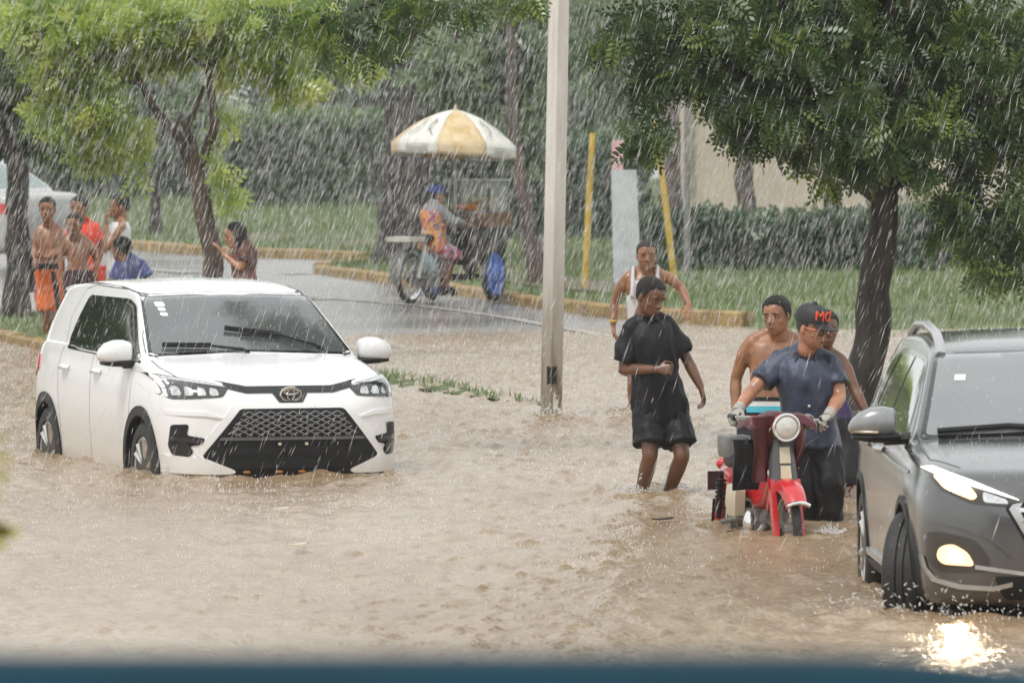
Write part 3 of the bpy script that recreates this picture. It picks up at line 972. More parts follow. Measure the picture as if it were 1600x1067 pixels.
    pbuild(patch(hull, bar, 'front', 1, 0.006, 0.03, 0.025), 'grille_bar', m_gloss_black, root)
    bd = MB()
    cb, _ = cast(hull, (0, 0.858), 'front', 1)
    Mx = Matrix.Rotation(math.pi / 2, 3, 'X')
    def ell_ring(rx, rz, cz, r):
        rings = []
        n = 36
        for i in range(n):
            q = 2 * math.pi * i / n
            p = Vector((rx * math.cos(q), 0, cz + rz * math.sin(q)))
            nrm = Vector((math.cos(q) / rx, 0, math.sin(q) / rz)).normalized()
            rings.append([p + nrm * (r * math.cos(w)) + Vector((0, r * math.sin(w), 0)) for w in (2 * math.pi * j / 6 for j in range(6))])
        bd.rings(rings, False, True)
    ell_ring(0.072, 0.048, 0, 0.0075); ell_ring(0.024, 0.043, -0.002, 0.006); ell_ring(0.050, 0.019, 0.017, 0.006)
    bo = bd.build('badge', m_chrome, root)
    bo.location = cb + Vector((0, 0.028, 0)); bo.rotation_euler = (R(-8), 0, 0)
    # headlamps
    lamp = [(0.425, 0.905), (0.475, 0.845), (0.79, 0.825), (0.835, 0.86), (0.83, 0.985), (0.80, 0.99), (0.50, 0.935)]
    strip_ = [(0.445, 0.905), (0.50, 0.912), (0.80, 0.965), (0.815, 0.985), (0.50, 0.93)]
    for s in (1, -1):
        f = (lambda q: q) if s > 0 else mir
        hl = pbuild(patch(hull, f(rounded(lamp, 0.02)), 'front', 1, 0.006, 0.03, 0.02), 'headlamp', m_lens_dark, root)
        pbuild(patch(hull, f(rounded([(0.435, 0.909), (0.50, 0.918), (0.79, 0.962), (0.815, 0.985), (0.50, 0.934)], 0.006)), 'front', 1, 0.012, 0.01, 0.02), 'light_strip', m_lens, hl)
        for x0, x1 in ((0.50, 0.565), (0.585, 0.645), (0.665, 0.72), (0.735, 0.785)):
            pbuild(patch(hull, f(rounded([(x0, 0.856), (x1, 0.853), (x1 - 0.006, 0.905 + (x1 - 0.5) * 0.06), (x0 + 0.01, 0.898 + (x0 - 0.5) * 0.06)], 0.015)), 'front', 1, 0.011, 0.01, 0.015), 'reflector', m_lens, hl)
    # big lower grille
    gr = [(-0.365, 0.765), (0.365, 0.765), (0.62, 0.45), (0.61, 0.432), (0.51, 0.39), (0.44, 0.345), (0.42, 0.295), (0, 0.285), (-0.42, 0.295), (-0.44, 0.345), (-0.51, 0.39), (-0.61, 0.432), (-0.62, 0.45)]
    # pale surround that frames the opening
    sur = rounded([(-0.405, 0.80), (0.405, 0.80), (0.675, 0.465), (0.60, 0.41), (-0.60, 0.41), (-0.675, 0.465)], 0.03)
    pbuild(patch(hull, sur, 'front', 1, 0.012, 0.02, 0.03), 'grille_surround', paint, root)
    go = pbuild(patch(hull, rounded(gr, 0.025), 'front', 1, 0.020, 0.03, 0.03), 'lower_grille', m_black, root)
    # lattice in the upper part, one bar at a time
    nb = 0
    def clipline(a, b, half):
        out = []
        for i in range(25):
            p = Vector(a).lerp(Vector(b), i / 24)
            hw = 0.345 + (0.755 - p.y) * 0.80 - 0.012
            if abs(p.x) <= hw and 0.575 <= p.y <= 0.752: out.append(p)
        return out
    for sgn in (1, -1):
        for k in range(-11, 12):
            x = k * 0.078
            ln = clipline((x - sgn * 0.19, 0.57), (x + sgn * 0.19, 0.76), 0.0)
            if len(ln) < 4: continue
            pts = [cast(hull, q, 'front', 1)[0] + Vector((0, 0.030 + 0.002 * sgn, 0)) for q in (ln[0], ln[len(ln) // 2], ln[-1])]
            MB().tube(pts, 0.0055, 4).build('grille_lattice', m_lattice, go)
    pbuild(patch(hull, [(-0.50, 0.572), (0.50, 0.572), (0.515, 0.552), (-0.515, 0.552)], 'front', 1, 0.042, 0.02, 0.03), 'grille_crossbar', m_bar, go)
    pbuild(patch(hull, [(-0.56, 0.50), (0.56, 0.50), (0.60, 0.452), (-0.60, 0.452)], 'front', 1, 0.030, 0.02, 0.03), 'grille_crossbar', m_black, go)
    pbuild(patch(hull, [(-0.46, 0.40), (0.46, 0.40), (0.42, 0.36), (-0.42, 0.36)], 'front', 1, 0.030, 0.02, 0.03), 'grille_crossbar', m_black, go)
    for s in (-0.09, 0.10):
        c, _ = cast(hull, (s, 0.525), 'front', 1)
        MB().box(c + Vector((0, 0.03, 0)), (0.02, 0.012, 0.018)).build('plate_bolt', pmat('plate_bolt', (0.6, 0.55, 0.42), 0.4), go)
    m_leaf_litter = pmat('leaf_litter', (0.35, 0.14, 0.03), 0.6)
    for x in (0.33, 0.10, -0.06, -0.22):
        c, _ = cast(hull, (x, 0.335), 'front', 1)
        MB().ell(c + Vector((0, 0.03, 0)), (0.028, 0.006, 0.011), None, 8, 5).build('stuck_leaf', m_leaf_litter, go)
    for s in (1, -1):
        f = (lambda q: q) if s > 0 else mir
        pod = [(0.795, 0.655), (0.70, 0.66), (0.715, 0.585), (0.60, 0.565), (0.62, 0.525), (0.70, 0.51), (0.672, 0.48), (0.69, 0.445), (0.73, 0.432), (0.785, 0.445), (0.805, 0.51)]
        po = pbuild(patch(hull, f(rounded(pod, 0.02)), 'front', 1, 0.008, 0.03, 0.02), 'fog_lamp_pod', m_black, root)
        pbuild(patch(hull, f(rounded([(0.795, 0.575), (0.61, 0.560), (0.635, 0.530), (0.795, 0.54)], 0.012)), 'front', 1, 0.022, 0.02, 0.02), 'pod_fin', m_gloss_black, po)
        circ = [(0.740 + 0.050 * math.cos(q), 0.487 + 0.050 * math.sin(q)) for q in (2 * math.pi * k / 20 for k in range(20))]
        pbuild(patch(hull, f(circ), 'front', 1, 0.016, 0.02, 0.02), 'fog_lamp_blank', m_gloss_black, po)
        fang = [(0.845, 0.455), (0.68, 0.435), (0.60, 0.428), (0.50, 0.385), (0.415, 0.352), (0.405, 0.332), (0.44, 0.322), (0.60, 0.320), (0.845, 0.33)]
        pbuild(patch(hull, f(rounded(fang, 0.025)), 'front', 1, 0.040, 0.03, 0.025), 'bumper_lip', paint, root)
        # crease line above the pod
        pbuild(patch(hull, f([(0.82, 0.755), (0.60, 0.745), (0.46, 0.70), (0.45, 0.69), (0.60, 0.715), (0.82, 0.72)]), 'front', 1, 0.012, 0.02, 0.02), 'bumper_crease', paint, root)
        # tail lamp
        pbuild(patch(hull, rounded([(-3.62, 1.02), (-3.60, 0.92), (-3.86, 0.84), (-3.90, 0.98), (-3.80, 1.02)], 0.02), 'side', s, 0.012, 0.04, 0.02), 'tail_lamp', m_red_lens, root)
    pbuild(patch(hull, rounded([(-0.55, 1.40), (0.55, 1.40), (0.66, 1.10), (-0.66, 1.10)], 0.05), 'rear', 1, 0.006, 0.02, 0.04), 'rear_window', m_sg, root)
    # roof spoiler
    MB().rings([[(x, -3.45, 1.535 - x * x * 0.05), (x, -3.72 + x * x * 0.08, 1.505 - x * x * 0.05), (x, -3.72 + x * x * 0.08, 1.485 - x * x * 0.05), (x, -3.45, 1.49 - x * x * 0.05)] for x in np.linspace(-0.60, 0.60, 13)]).build('roof_spoiler', paint, root)
    # wipers, lifted a little off the glass
    for a, b, c in (((0.62, 1.155), (0.28, 1.150), (0.02, 1.118)), ((0.13, 1.262), (-0.25, 1.215), (-0.52, 1.135))):
        pts = []
        for q in dens([a, b, c], 0.05, False):
            l, _ = cast(hull, q, 'front', 1); pts.append(l + Vector((0, 0.035, 0.012)))
        k = int(len(pts) * 0.62)
        wp = MB().tube(pts[:k], 0.012, 6, flat=1.6).build('wiper_blade', m_black, root)
        arm = [p + Vector((0, 0.015, -0.004)) for p in pts[int(len(pts) * 0.28):]]
        arm[-1] = arm[-1] + Vector((0, -0.03, -0.015))
        MB().tube(arm, [0.008 + 0.006 * i / len(arm) for i in range(len(arm))], 6).build('wiper_arm', m_black, root)
        MB().box(pts[int(len(pts) * 0.30)] + Vector((0, 0.012, 0)), (0.11, 0.02, 0.028)).build('wiper_joint', m_black, root)
    return root
m_lattice = pmat('lattice_grey', (0.16, 0.16, 0.16), 0.35, var=0.1)
m_bar = pmat('grey_plastic', (0.10, 0.10, 0.10), 0.4, var=0.1)
white_car()

# ------------------------------------------------------------------ the grey SUV with its lamps on
def grey_suv():
    th = R(2.6)
    root = empty('moving_car', (3.10, 48.3, -0.17), math.pi + th, 'grey SUV driving through the water with its headlamp and fog lamp lit', 'car')
    SP = dict(L=4.47, crown=0.05, lean=0.42,
              w=[(0, 0.40), (0.02, 0.54), (0.05, 0.66), (0.10, 0.75), (0.18, 0.82), (0.30, 0.872), (0.55, 0.905), (0.9, 0.922), (2.2, 0.925), (3.5, 0.925), (4.0, 0.90), (4.3, 0.82), (4.42, 0.7), (4.47, 0.55)],
              zb=[(0, 0.36), (0.04, 0.27), (0.1, 0.235), (0.3, 0.22), (3.9, 0.22), (4.3, 0.3), (4.47, 0.42)],
              zsh=[(0, 0.70), (0.03, 0.79), (0.07, 0.85), (0.15, 0.90), (0.3, 0.945), (0.6, 0.985), (1.0, 1.015), (1.4, 1.045), (2.2, 1.08), (3.2, 1.12), (3.9, 1.13), (4.25, 1.05), (4.42, 0.9), (4.47, 0.8)],
              top=[(0, 0.74), (0.03, 0.84), (0.07, 0.91), (0.14, 0.955), (0.3, 0.99), (0.6, 1.045), (0.95, 1.09), (1.12, 1.115), (1.18, 1.15), (1.4, 1.275), (1.7, 1.435), (1.92, 1.54), (2.02, 1.570), (2.3, 1.612), (2.8, 1.64), (3.3, 1.63), (3.8, 1.58), (4.0, 1.54), (4.08, 1.48), (4.25, 1.2), (4.36, 1.02), (4.44, 0.92), (4.47, 0.84)],
              cab=[(0, 0), (1.05, 0), (1.2, 1), (4.15, 1), (4.3, 0.1), (4.47, 0)],
              arch=[(0.90, 0.36, 0.40), (3.57, 0.36, 0.40)])
    paint = white_paint('grey_car_paint', (0.125, 0.128, 0.13), 0.65, 0.18, (0.10, 0.07, 0.04))
    plain = pmat('grey_mirror_paint', (0.26, 0.265, 0.27), 0.3, metal=0.5, coat=0.8, var=0.05)
    satin = pmat('satin_silver', (0.5, 0.5, 0.5), 0.3, metal=0.8, var=0.06)
    me, hull = car_body(SP)
    link('body', me, paint, root, True, 38)
    wells(root, SP)
    m_ws = pmat('grey_windscreen', (0.15, 0.16, 0.165), 0.08, spec=0.9, coat=1.0, var=0.1, scale=2, bump=0.05, bscale=140)
    m_sg = pmat('grey_side_glass', (0.05, 0.055, 0.05), 0.05, spec=0.9, coat=1.0, var=0.2)
    pbuild(patch(hull, rounded([(-0.80, 1.088), (-0.635, 1.542), (0, 1.565), (0.635, 1.542), (0.80, 1.088), (0, 1.118)], 0.03), 'front', 1, 0.003, 0.02), 'windscreen_seal', m_gloss_black, root)
    ws = pbuild(patch(hull, rounded([(-0.765, 1.11), (-0.62, 1.525), (0, 1.547), (0.62, 1.525), (0.765, 1.11), (0, 1.135)], 0.03), 'front', 1, 0.008, 0.02), 'windscreen', m_ws, root)
    pbuild(patch(hull, [(0.56, 1.395), (0.50, 1.395), (0.49, 1.425), (0.55, 1.425)], 'front', 1, 0.013, 0.0, 0.02), 'sticker', pmat('mint_sticker', (0.62, 0.80, 0.70), 0.4), ws)
    fr = rounded([(-1.18, 1.055), (-1.60, 1.31), (-1.95, 1.485), (-2.15, 1.515), (-3.2, 1.525), (-3.75, 1.43), (-3.85, 1.26), (-3.6, 1.16)], 0.04)
    for s in (1, -1):
        pbuild(patch(hull, fr, 'side', s, 0.003, 0.02), 'window_frame', m_gloss_black, root)
        pbuild(patch(hull, rounded([(-1.34, 1.095), (-1.66, 1.30), (-1.99, 1.465), (-2.17, 1.490), (-2.45, 1.493), (-2.42, 1.12)], 0.03), 'side', s, 0.009, 0.015), 'side_window', m_sg, root)
        pbuild(patch(hull, rounded([(-2.50, 1.122), (-2.53, 1.495), (-3.15, 1.498), (-3.30, 1.155)], 0.03), 'side', s, 0.009, 0.015), 'side_window', m_sg, root)
        pbuild(patch(hull, rounded([(-3.36, 1.16), (-3.23, 1.495), (-3.68, 1.41), (-3.79, 1.26), (-3.6, 1.18)], 0.03), 'side', s, 0.009, 0.015), 'side_window', m_sg, root)
        for ln in ([(-1.22, 1.05), (-1.27, 0.75), (-1.33, 0.40), (-1.35, 0.28)], [(-2.45, 1.11), (-2.44, 0.6), (-2.42, 0.28)], [(-3.32, 1.14), (-3.33, 0.95), (-3.2, 0.7), (-3.05, 0.5), (-3.0, 0.3)]):
            pbuild(seam(hull, ln, 'side', s), 'door_gap', m_seam, root)
        pbuild(seam(hull, [(-0.75, 0.93), (-1.6, 0.945), (-2.6, 0.975), (-3.9, 1.02)], 'side', s, 0.02, 0.004), 'body_crease', satin, root)
        for t in (2.28, 3.12):
            c, _ = cast(hull, (-t, 0.985), 'side', s)
            MB().tube([c + Vector((s * 0.004, 0.1, -0.003)), c + Vector((s * 0.034, 0.07, 0)), c + Vector((s * 0.038, 0, 0.003)), c + Vector((s * 0.034, -0.07, 0)), c + Vector((s * 0.004, -0.1, -0.003))], [0.018, 0.02, 0.02, 0.02, 0.018], 8).build('door_handle', satin, root)
        pbuild(patch(hull, rounded([(-1.32, 0.225), (-1.32, 0.32), (-3.14, 0.32), (-3.14, 0.225)], 0.02), 'side', s, 0.010, 0.02), 'sill_cladding', m_black, root)
        pbuild(patch(hull, rounded([(-1.34, 0.325), (-1.34, 0.365), (-3.10, 0.385), (-3.10, 0.345)], 0.02), 'side', s, 0.018, 0.02), 'sill_strip', satin, root)
        arch_trim(root, hull, 0.90, 0.36, 0.392, 0.435, s, m_black, -24, 205, 0.010)
        arch_trim(root, hull, 3.57, 0.36, 0.392, 0.435, s, m_black, -28, 205, 0.010)
        wheel(root, (s * (0.80 if s < 0 else 0.835), -0.90, 0.355), 0.352, 0.225, s, 5, R(-21), 0.2)
        wheel(root, (s * 0.80, -3.57, 0.355), 0.352, 0.225, s, 5, 0.0, 0.1)
        mr = empty('wing_mirror', (s * 1.04, -1.34, 1.175)); mr.parent = root
        cap = MB(); rg = []
        for u, hy, hz, oz in ((-0.125, 0.04, 0.05, 0.005), (-0.11, 0.075, 0.075, 0.004), (-0.05, 0.092, 0.088, 0.004), (0.02, 0.092, 0.084, 0.0), (0.085, 0.075, 0.062, -0.010), (0.125, 0.045, 0.036, -0.024), (0.14, 0.015, 0.012, -0.03)):
            rg.append([Vector((s * u, 0.02 + hy * math.copysign(abs(math.cos(q)) ** 0.75, math.cos(q)), oz + hz * math.copysign(abs(math.sin(q)) ** 0.75, math.sin(q)))) for q in (2 * math.pi * k / 16 for k in range(16))])
        cap.rings(rg).build('mirror_cap', plain, mr)
        lo = MB(); rg = []
        for u, hy, hz in ((-0.14, 0.05, 0.03), (-0.05, 0.088, 0.036), (0.05, 0.084, 0.03), (0.12, 0.05, 0.014)):
            rg.append([Vector((s * u, 0.02 + hy * math.cos(q), -0.080 + hz * math.sin(q))) for q in (2 * math.pi * k / 12 for k in range(12))])
        lo.rings(rg)
        lo.tube([(s * -0.06, 0.0, -0.095), (s * -0.15, 0.0, -0.095), (s * -0.22, 0.02, -0.085)], [0.035, 0.03, 0.035], 8)
        lo.build('mirror_base', m_black, mr)
        MB().tube([(s * -0.02, 0.108, -0.052), (s * 0.06, 0.10, -0.05), (s * 0.115, 0.06, -0.05)], [0.008, 0.008, 0.005], 6).build('indicator_strip', pmat('amber_strip', (0.45, 0.38, 0.25), 0.3), mr)
        MB().box((s * 0.005, -0.075, 0.0), (0.20, 0.008, 0.12)).build('mirror_glass', m_sg, mr)
        # roof rail
        rr = [cast(hull, (s * 0.605, -t), 'top', 1)[0] + Vector((0, 0, h)) for t, h in ((1.97, 0.0), (2.08, 0.045), (2.25, 0.062), (2.8, 0.06), (3.4, 0.055), (3.72, 0.035), (3.82, 0.0))]
        MB().tube(rr, [0.028] * 7, 10, flat=0.8).build('roof_rail', satin, root)
        pbuild(seam(hull, [(s * 0.80, -1.2), (s * 0.815, -0.9), (s * 0.80, -0.52), (s * 0.66, -0.26)], 'top', 1, 0.008), 'bonnet_gap', m_seam, root)
    # lamps
    on = pmat('lit_lamp', (1, 1, 1), 0.3, emit=(1.0, 0.86, 0.66), estr=22.0, var=0.0)
    drl = pmat('lit_strip', (1, 1, 1), 0.3, emit=(1.0, 0.97, 0.90), estr=5.0, var=0.0)
    warm = pmat('lit_fog_lamp', (1, 1, 1), 0.3, emit=(1.0, 0.80, 0.52), estr=22.0, var=0.0)
    glow = pmat('lit_reflector_bowl', (0.8, 0.7, 0.5), 0.25, emit=(1.0, 0.52, 0.17), estr=1.35, var=0.1)
    bronze = pmat('lamp_bezel', (0.06, 0.055, 0.05), 0.2, metal=0.5, coat=0.6)
    lamp = [(0.345, 0.80), (0.42, 0.775), (0.62, 0.79), (0.775, 0.86), (0.865, 0.975), (0.80, 0.985), (0.62, 0.915)]
    for s in (1, -1):
        f = (lambda q: q) if s > 0 else mir
        hl = pbuild(patch(hull, f(rounded(lamp, 0.02)), 'front', 1, 0.006, 0.03, 0.02), 'headlamp', bronze, root)
        pbuild(patch(hull, f(rounded([(0.36, 0.812), (0.62, 0.918), (0.80, 0.982), (0.855, 0.972), (0.80, 0.948), (0.62, 0.89)], 0.006)), 'front', 1, 0.014, 0.01, 0.02), 'light_strip', drl, hl)
        pbuild(patch(hull, f(rounded([(0.615, 0.81), (0.76, 0.872), (0.81, 0.935), (0.79, 0.942), (0.62, 0.88), (0.585, 0.83)], 0.02)), 'front', 1, 0.016, 0.01, 0.02), 'lit_reflector', glow, hl)
        pbuild(patch(hull, f(rounded([(0.665, 0.845), (0.745, 0.875), (0.775, 0.915), (0.69, 0.895)], 0.02)), 'front', 1, 0.024, 0.01, 0.02), 'headlamp_bulb', on, hl)
        pbuild(patch(hull, f(rounded([(0.42, 0.79), (0.555, 0.80), (0.56, 0.86), (0.43, 0.815)], 0.02)), 'front', 1, 0.012, 0.01, 0.02), 'reflector', m_lens, hl)
        pod = [(0.86, 0.62), (0.80, 0.64), (0.60, 0.60), (0.52, 0.50), (0.52, 0.42), (0.80, 0.42), (0.86, 0.50)]
        po = pbuild(patch(hull, f(rounded(pod, 0.04)), 'front', 1, 0.006, 0.03, 0.02), 'fog_lamp_pod', bronze, root)
        pbuild(patch(hull, f(rounded([(0.60, 0.455), (0.77, 0.462), (0.80, 0.50), (0.785, 0.555), (0.72, 0.575), (0.64, 0.53)], 0.03)), 'front', 1, 0.016, 0.01, 0.02), 'fog_lamp', glow, po)
        pbuild(patch(hull, f(rounded([(0.672, 0.485), (0.735, 0.487), (0.748, 0.51), (0.728, 0.53), (0.69, 0.52)], 0.02)), 'front', 1, 0.022, 0.01, 0.02), 'fog_lamp_bulb', warm, po)
        pbuild(patch(hull, f(rounded([(0.86, 0.70), (0.70, 0.665), (0.52, 0.60), (0.40, 0.50), (0.42, 0.54), (0.52, 0.645), (0.70, 0.71)], 0.01)), 'front', 1, 0.012, 0.02, 0.02), 'bumper_crease', paint, root)
        pbuild(patch(hull, f([(0.86, 0.50), (0.845, 0.44), (0.80, 0.385), (0.68, 0.355), (0.50, 0.345), (0.40, 0.37), (0.40, 0.345), (0.50, 0.32), (0.69, 0.33), (0.82, 0.365), (0.866, 0.43), (0.88, 0.50)]), 'front', 1, 0.020, 0.02, 0.02), 'bumper_trim', satin, root)
        pbuild(patch(hull, f([(0.60, 0.44), (0.30, 0.40), (0.30, 0.42), (0.60, 0.462)]), 'front', 1, 0.018, 0.02, 0.02), 'bumper_trim', satin, root)
        # edge of the chrome grille frame
        pbuild(patch(hull, f([(0.345, 0.80), (0.40, 0.79), (0.42, 0.765), (0.30, 0.56), (0.27, 0.56), (0.365, 0.765)]), 'front', 1, 0.030, 0.03, 0.02), 'grille_frame', satin, root)
        pbuild(patch(hull, rounded([(-4.0, 1.09), (-3.95, 0.97), (-4.32, 0.92), (-4.34, 1.02)], 0.02), 'side', s, 0.012, 0.04, 0.02), 'tail_lamp', m_red_lens, root)
    gp = pbuild(patch(hull, rounded([(-0.40, 0.80), (0.40, 0.80), (0.44, 0.77), (0.30, 0.53), (-0.30, 0.53), (-0.44, 0.77)], 0.02), 'front', 1, 0.012, 0.02, 0.03), 'grille', m_black, root)
    for z in (0.76, 0.70, 0.64, 0.58):
        hw = 0.28 + (z - 0.53) * 0.45
        pbuild(patch(hull, [(-hw, z - 0.01), (hw, z - 0.01), (hw, z + 0.012), (-hw, z + 0.012)], 'front', 1, 0.030, 0.02, 0.03), 'grille_bar', m_chrome, gp)
    lg = pbuild(patch(hull, rounded([(-0.50, 0.40), (0.50, 0.40), (0.44, 0.27), (-0.44, 0.27)], 0.03), 'front', 1, 0.010, 0.02, 0.03), 'lower_grille', m_black, root)
    pts = []
    for q in dens([(0.70, 1.128), (0.30, 1.155), (-0.05, 1.135)], 0.06, False):
        l, _ = cast(hull, q, 'front', 1); pts.append(l + Vector((0, 0.035, 0.006)))
    MB().tube(pts, 0.013, 6, flat=1.5).build('wiper_blade', m_black, root)
    for s in (1, -1):
        for nm, c, tgt, en, col in (('headlamp', (0.70, 0.885), -0.02, 55.0, (1.0, 0.84, 0.62)), ('fog', (0.70, 0.51), -0.10, 45.0, (1.0, 0.76, 0.48))):
            p, _ = cast(hull, (s * c[0], c[1]), 'front', 1)
            ld = bpy.data.lights.new(nm + '_beam', 'SPOT'); ld.energy = en * 0.16; ld.color = col; ld.spot_size = R(95); ld.spot_blend = 0.8; ld.shadow_soft_size = 0.02
            lo = bpy.data.objects.new(nm + '_beam', ld); COL.objects.link(lo); lo.parent = root
            lo.location = p + Vector((0, 0.06, 0)); lo.rotation_euler = Vector((0, 1, tgt)).to_track_quat('-Z', 'Y').to_euler()
    return root
grey_suv()

# ------------------------------------------------------------------ the taxi behind the children
def taxi():
    c = G(24, 425, 0.05)
    th = R(-128)                     # heading left and away
    h = Vector((math.sin(th), -math.cos(th), 0))
    root = empty('taxi', (0, 0, 0), 0, 'white taxi with a yellow roof panel seen from behind, left of the slim tree', 'car')
    SP = dict(L=4.3, crown=0.04, lean=0.46,
              w=[(0, 0.40), (0.03, 0.58), (0.1, 0.70), (0.25, 0.79), (0.6, 0.83), (3.6, 0.83), (4.0, 0.80), (4.2, 0.74), (4.27, 0.66), (4.3, 0.5)],
              zb=[(0, 0.36), (0.1, 0.24), (0.4, 0.2), (3.9, 0.22), (4.2, 0.3), (4.3, 0.42)],
              zsh=[(0, 0.60), (0.06, 0.70), (0.3, 0.78), (1.0, 0.90), (2.0, 0.93), (3.3, 0.96), (4.0, 0.96), (4.2, 0.90), (4.27, 0.82), (4.3, 0.7)],
              top=[(0, 0.64), (0.06, 0.74), (0.3, 0.82), (1.0, 0.96), (1.1, 0.99), (1.5, 1.2), (1.9, 1.40), (2.3, 1.455), (2.8, 1.45), (3.1, 1.41), (3.4, 1.25), (3.75, 1.04), (3.85, 1.015), (4.1, 1.0), (4.2, 0.97), (4.27, 0.87), (4.3, 0.75)],
              cab=[(0, 0), (1.0, 0), (1.15, 1), (3.6, 1), (3.85, 0), (4.3, 0)],
              arch=[(0.8, 0.31, 0.34), (3.42, 0.31, 0.34)])
    paint = white_paint('taxi_paint', (0.36, 0.37, 0.36), 0.0, 0.4, (0.36, 0.32, 0.27))
    me, hull = car_body(SP)
    link('body', me, paint, root, True, 38)
    wells(root, SP)
    m_g = pmat('taxi_glass', (0.10, 0.17, 0.16), 0.06, coat=1.0, var=0.1)
    pbuild(patch(hull, rounded([(-0.50, 1.36), (0.50, 1.36), (0.66, 1.06), (-0.66, 1.06)], 0.05), 'rear', 1, 0.006, 0.02, 0.04), 'rear_window', m_g, root)
    pbuild(patch(hull, rounded([(-0.55, 1.18), (0.55, 1.18), (0.62, 1.02), (-0.62, 1.02)], 0.04), 'front', 1, 0.006, 0.02, 0.04), 'windscreen', m_g, root)
    y_roof = pmat('taxi_yellow', (0.55, 0.32, 0.03), 0.4)
    pbuild(patch(hull, [(-0.46, -2.0), (0.46, -2.0), (0.46, -3.0), (-0.46, -3.0)], 'top', 1, 0.012, 0.02, 0.06), 'roof_panel', y_roof, root)
    MB().box((0, -2.2, 1.53), (0.5, 0.16, 0.13), top=0.8).build('roof_sign', y_roof, root, False)
    for s in (1, -1):
        pbuild(patch(hull, rounded([(-1.25, 0.965), (-1.85, 1.33), (-2.3, 1.385), (-2.3, 0.975)], 0.03), 'side', s, 0.006, 0.02), 'side_window', m_g, root)
        pbuild(patch(hull, rounded([(-2.36, 0.975), (-2.36, 1.385), (-2.95, 1.36), (-3.3, 1.03), (-3.1, 0.985)], 0.03), 'side', s, 0.006, 0.02), 'side_window', m_g, root)
        wheel(root, (s * 0.74, -0.8, 0.30), 0.30, 0.18, s)
        wheel(root, (s * 0.74, -3.42, 0.30), 0.30, 0.18, s)
        f = (lambda q: q) if s > 0 else mir
        pbuild(patch(hull, f(rounded([(0.50, 0.86), (0.76, 0.88), (0.77, 0.72), (0.52, 0.73)], 0.03)), 'rear', 1, 0.01, 0.02, 0.03), 'tail_lamp', m_tail_on, root)
        pbuild(patch(hull, rounded([(-4.05, 0.88), (-4.05, 0.75), (-4.22, 0.73), (-4.24, 0.86)], 0.02), 'side', s, 0.012, 0.04, 0.02), 'tail_lamp', m_red_lens, root)
    pbuild(patch(hull, rounded([(-0.62, 0.42), (0.62, 0.42), (0.62, 0.34), (-0.62, 0.34)], 0.02), 'rear', 1, 0.01, 0.02, 0.04), 'bumper_strip', m_black, root)
    # put its rear left corner where the photograph has it
    rz = math.atan2(-h.x, h.y)
    corner = Matrix.Rotation(rz, 3, 'Z') @ Vector((-0.68, -4.25, 0))
    root.rotation_euler = (0, 0, rz)
    root.location = (c.x - corner.x, c.y - corner.y, 0.05)
    return root
m_tail_on = pmat('lit_tail_lamp', (0.6, 0.02, 0.02), 0.2, emit=(1.0, 0.05, 0.04), estr=0.12, var=0.05)
taxi()
# ================================================================== POLES, HEDGES, TREES
m_bark = pmat('wet_bark', (0.024, 0.019, 0.016), 0.75, var=0.5, scale=9, col2=(0.06, 0.048, 0.04), bump=1.0, bscale=16, stretch=(1, 1, 0.22))
m_bark_mid = pmat('brown_bark', (0.075, 0.052, 0.042), 0.8, var=0.4, scale=9, col2=(0.13, 0.095, 0.08), bump=1.0, bscale=18, stretch=(1, 1, 0.22))
def frames(dirs, roll):
    d = dirs / np.linalg.norm(dirs, axis=1, keepdims=True)
    ref = np.where(np.abs(d[:, 2:3]) < 0.9, np.array([[0, 0, 1.0]]), np.array([[1.0, 0, 0]]))
    a = np.cross(ref, d); a /= np.linalg.norm(a, axis=1, keepdims=True)
    b = np.cross(d, a)
    c, s = np.cos(roll)[:, None], np.sin(roll)[:, None]
    return d, a * c + b * s, b * c - a * s
def sprig(pairs, length, ll, lw, droop=0.25):
    """one feathered leaf: pairs of leaflets along a drooping stalk; every leaflet one kite"""
    V = []; n = 0
    for i in range(pairs):
        t = (i + 0.6) / pairs
        x = t * length; z = -droop * length * t * t
        k = 0.75 + 0.5 * math.sin(math.pi * t)
        for s in (-1, 1):
            bx, by = 0.45 * ll * k, s * 0.9 * ll * k
            b = np.array([x, s * 0.004, z]); tip = np.array([x + bx, by, z - 0.25 * ll])
            mid = (b + tip) / 2; side = np.array([-by, bx, 0]); side = side / np.linalg.norm(side) * lw * k / 2
            V += [b, mid + side + [0, 0, 0.004], tip, mid - side + [0, 0, 0.004]]
    x, z = length, -droop * length
    V += [np.array([x, 0, z]), np.array([x + ll / 2, lw / 2, z - 0.1 * ll]), np.array([x + ll, 0, z - 0.25 * ll]), np.array([x + ll / 2, -lw / 2, z - 0.1 * ll])]
    return np.array(V)
